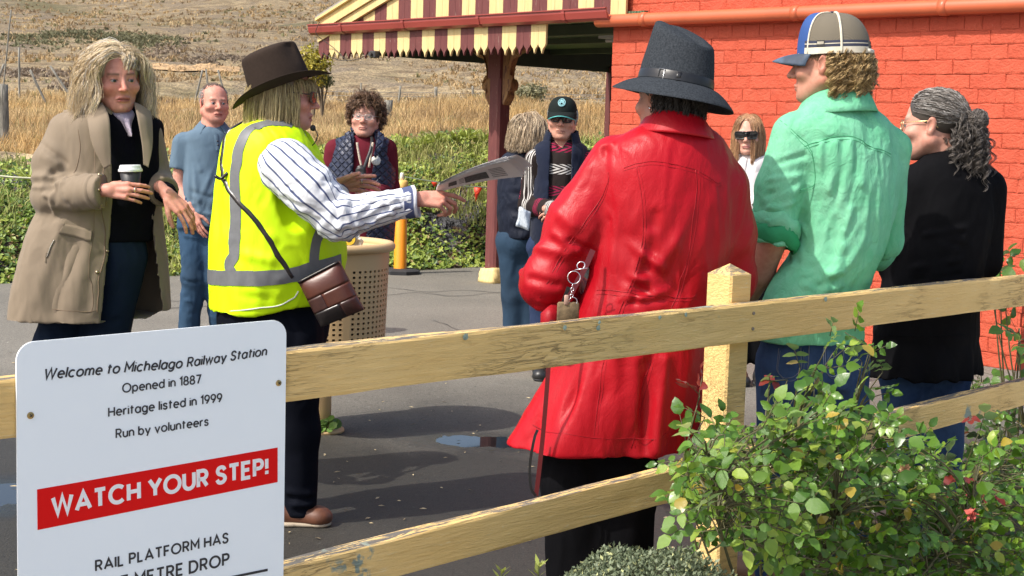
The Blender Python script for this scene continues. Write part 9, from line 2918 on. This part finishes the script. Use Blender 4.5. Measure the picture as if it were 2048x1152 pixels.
# pale folded cloth held beside the patterned sleeve
V = []
for u in np.linspace(0, 1, 7):
 for v in np.linspace(0, 1, 7):
  p = W(1034 + 24 * u + 4 * v, 452 - 38 * v + 10 * u, 8.6 - .30 + .02 * math.sin(5 * u + 3 * v)); V.append(p)
ob = thing('folded_cloth', V, grid_faces(7, 7), fabric('pale_blue_cloth', (.50, .56, .62), .85, .1, .6, 20), 'small pale blue folded cloth below the patterned jumper sleeve', 'cloth'); sm = ob.modifiers.new('t', 'SOLIDIFY'); sm.thickness = .012
def hoodie_girl():
 Y = 8.6; ang = 188
 P = person(1500, 560, Y, 'person in black sunglasses and a white hoodie, arms crossed, before the brick wall')
 tone = (.66, .42, .34)
 rows = [(304, 1500, 16, .058), (314, 1500, 32, .085), (326, 1500, 46, .105), (350, 1500, 52, .12), (400, 1500, 50, .13), (450, 1500, 48, .13), (490, 1500, 50, .13)]
 K = keys_px(Y, rows, ang); zh = min(k[0] for k in K)
 torso = loft(K, ang)
 shR, elR, wrR = W(1458, 345, Y), W(1452, 420, Y - .02), W(1510, 408, Y - .24)
 shL, elL, wrL = W(1544, 345, Y), W(1550, 420, Y - .02), W(1500, 418, Y - .22)
 f = U(.02, torso, chain([shR, elR, wrR], [.066, .065, .05], .02), chain([shL, elL, wrL], [.066, .065, .05], .02))
 wh = fabric('white_fleece', (.70, .66, .65), .9, .05, .5, 9, 160, .1)
 garment('hoodie', lambda Q: np.maximum(f(Q), zh + .004 - Q[:, 2]), W(1500, 400, Y), .0085, wh, P, arm_folds(shR, elR, wrR, .065, 121, .010, 7, inner=np.array([0, -1, .2])), (.004, (9, 9, 7), 61), 2)
 rowsC = []; c = W(1500, 312, Y)
 for (dz, r1, r2) in ((.040, .076, .080), (.046, .092, .094), (.010, .118, .112), (-.045, .110, .112)):
  rowsC.append([c + axes(ang) @ np.array([math.sin(a) * r1, -math.cos(a) * r2, 0]) + np.array([0, 0, dz - .034 * (1 - math.cos(a))]) for a in np.linspace(-2.95, 2.95, 17)])
 collar_sheet(rowsC, P, wh, 'hood', .014)
 hd = head_frame(1496, 270, Y - .02, 196, -2, 2)
 hm = make_head(hd, 1.0, tone, .0038, W(1500, 315, Y), (.048, .054), dict(jaw=.92, nose=.92, open_eyes=False), dict(blush=.2, lip=(.48, .2, .2)))
 hands = [make_hand(wrR, nrm(np.array([.9, -.1, .05])), nrm(np.array([0, -.8, .5])), tone, .92, 1, .005, elbow=elR), make_hand(wrL, nrm(np.array([-.9, -.1, -.05])), nrm(np.array([0, -.8, .5])), tone, .92, -1, .005, elbow=elL)]
 lg = legs_sdf([W(1482, 500, Y), W(1518, 500, Y)], [W(1482, 600, Y), W(1518, 600, Y)], [W(1482, 715, Y), W(1520, 715, Y)], .090, .070, .058, .03, ell(W(1500, 490, Y), (.15, .12, .12)))
 body_obj(P, [hm] + hands, U(.03, lambda Q: torso(Q) + .03, lambda Q: lg(Q) + .025), W(1500, 450, Y), tone)
 garment('trousers', lambda Q: np.maximum(lg(Q), .03 - Q[:, 2]), W(1500, 600, Y), .014, MATS['black_trousers'], P, (), (.005, (8, 8, 5), 10), 2)
 for x in (1482, 1520):
  q = W(x, 735, Y); q[2] = 0; shoe(q + (0, -.15, 0), q + (0, .08, 0), P, MATS['shoe_black'], m_rub, .04)
 fr_m, ln_m = glass_mats()
 sunglasses(hd, P, 1.0, 1.0, (.034, .0215), fr_m, ln_m, .102, .001, True, 'sunglasses', 5.0, .0032)
 mb = MB(); mb.add(*tube(smooth_path([W(1507, 408, Y - .28), W(1510, 412, Y - .29), W(1512, 418, Y - .28)], 6), .012, 8)); mb.build('watch_strap', fr_m, P, True)
 rh = np.random.default_rng(125); n = 300
 pts, d = skull_pts(n, rh, lambda d: (d[:, 2] > -.2) & ~((d[:, 1] > .40) & (d[:, 2] < .55)) & ~((d[:, 1] > .2) & (d[:, 2] < .1)))
 part = np.sign(pts[:, 0] + .004 * rh.normal(size=n))
 G_ = grow(hd, 1.0, pts, np.stack([part * .5, np.full(n, -.2), np.full(n, -.4)], 1) + d * .15, np.clip(.12 + (pts[:, 2] + .1) * .8, .14, .29), rh, 14, .9, 1.05, .003, .8, drag=.34)
 G_ = clump(G_, 7, .0042, rh, .7); t = rh.random((len(G_), 1)); C = np.array([.24, .11, .055]) * (1 - t) + np.array([.62, .38, .20]) * t
 cv = hair_cap(hd, 1.0, lambda L: np.maximum(L[:, 1] - (.035 + .6 * np.maximum(L[:, 2] - .05, 0)), -.07 - L[:, 2]), P, (.30, .15, .075), 1.0, 1.06, h=.007)
 V_, F_, C_ = cat_mesh(hair_mesh(G_, .0014, .5, C), cv); mk('hair', V_, F_, hair_mat(), P, True, attrs={'Col': C_})
hoodie_girl()
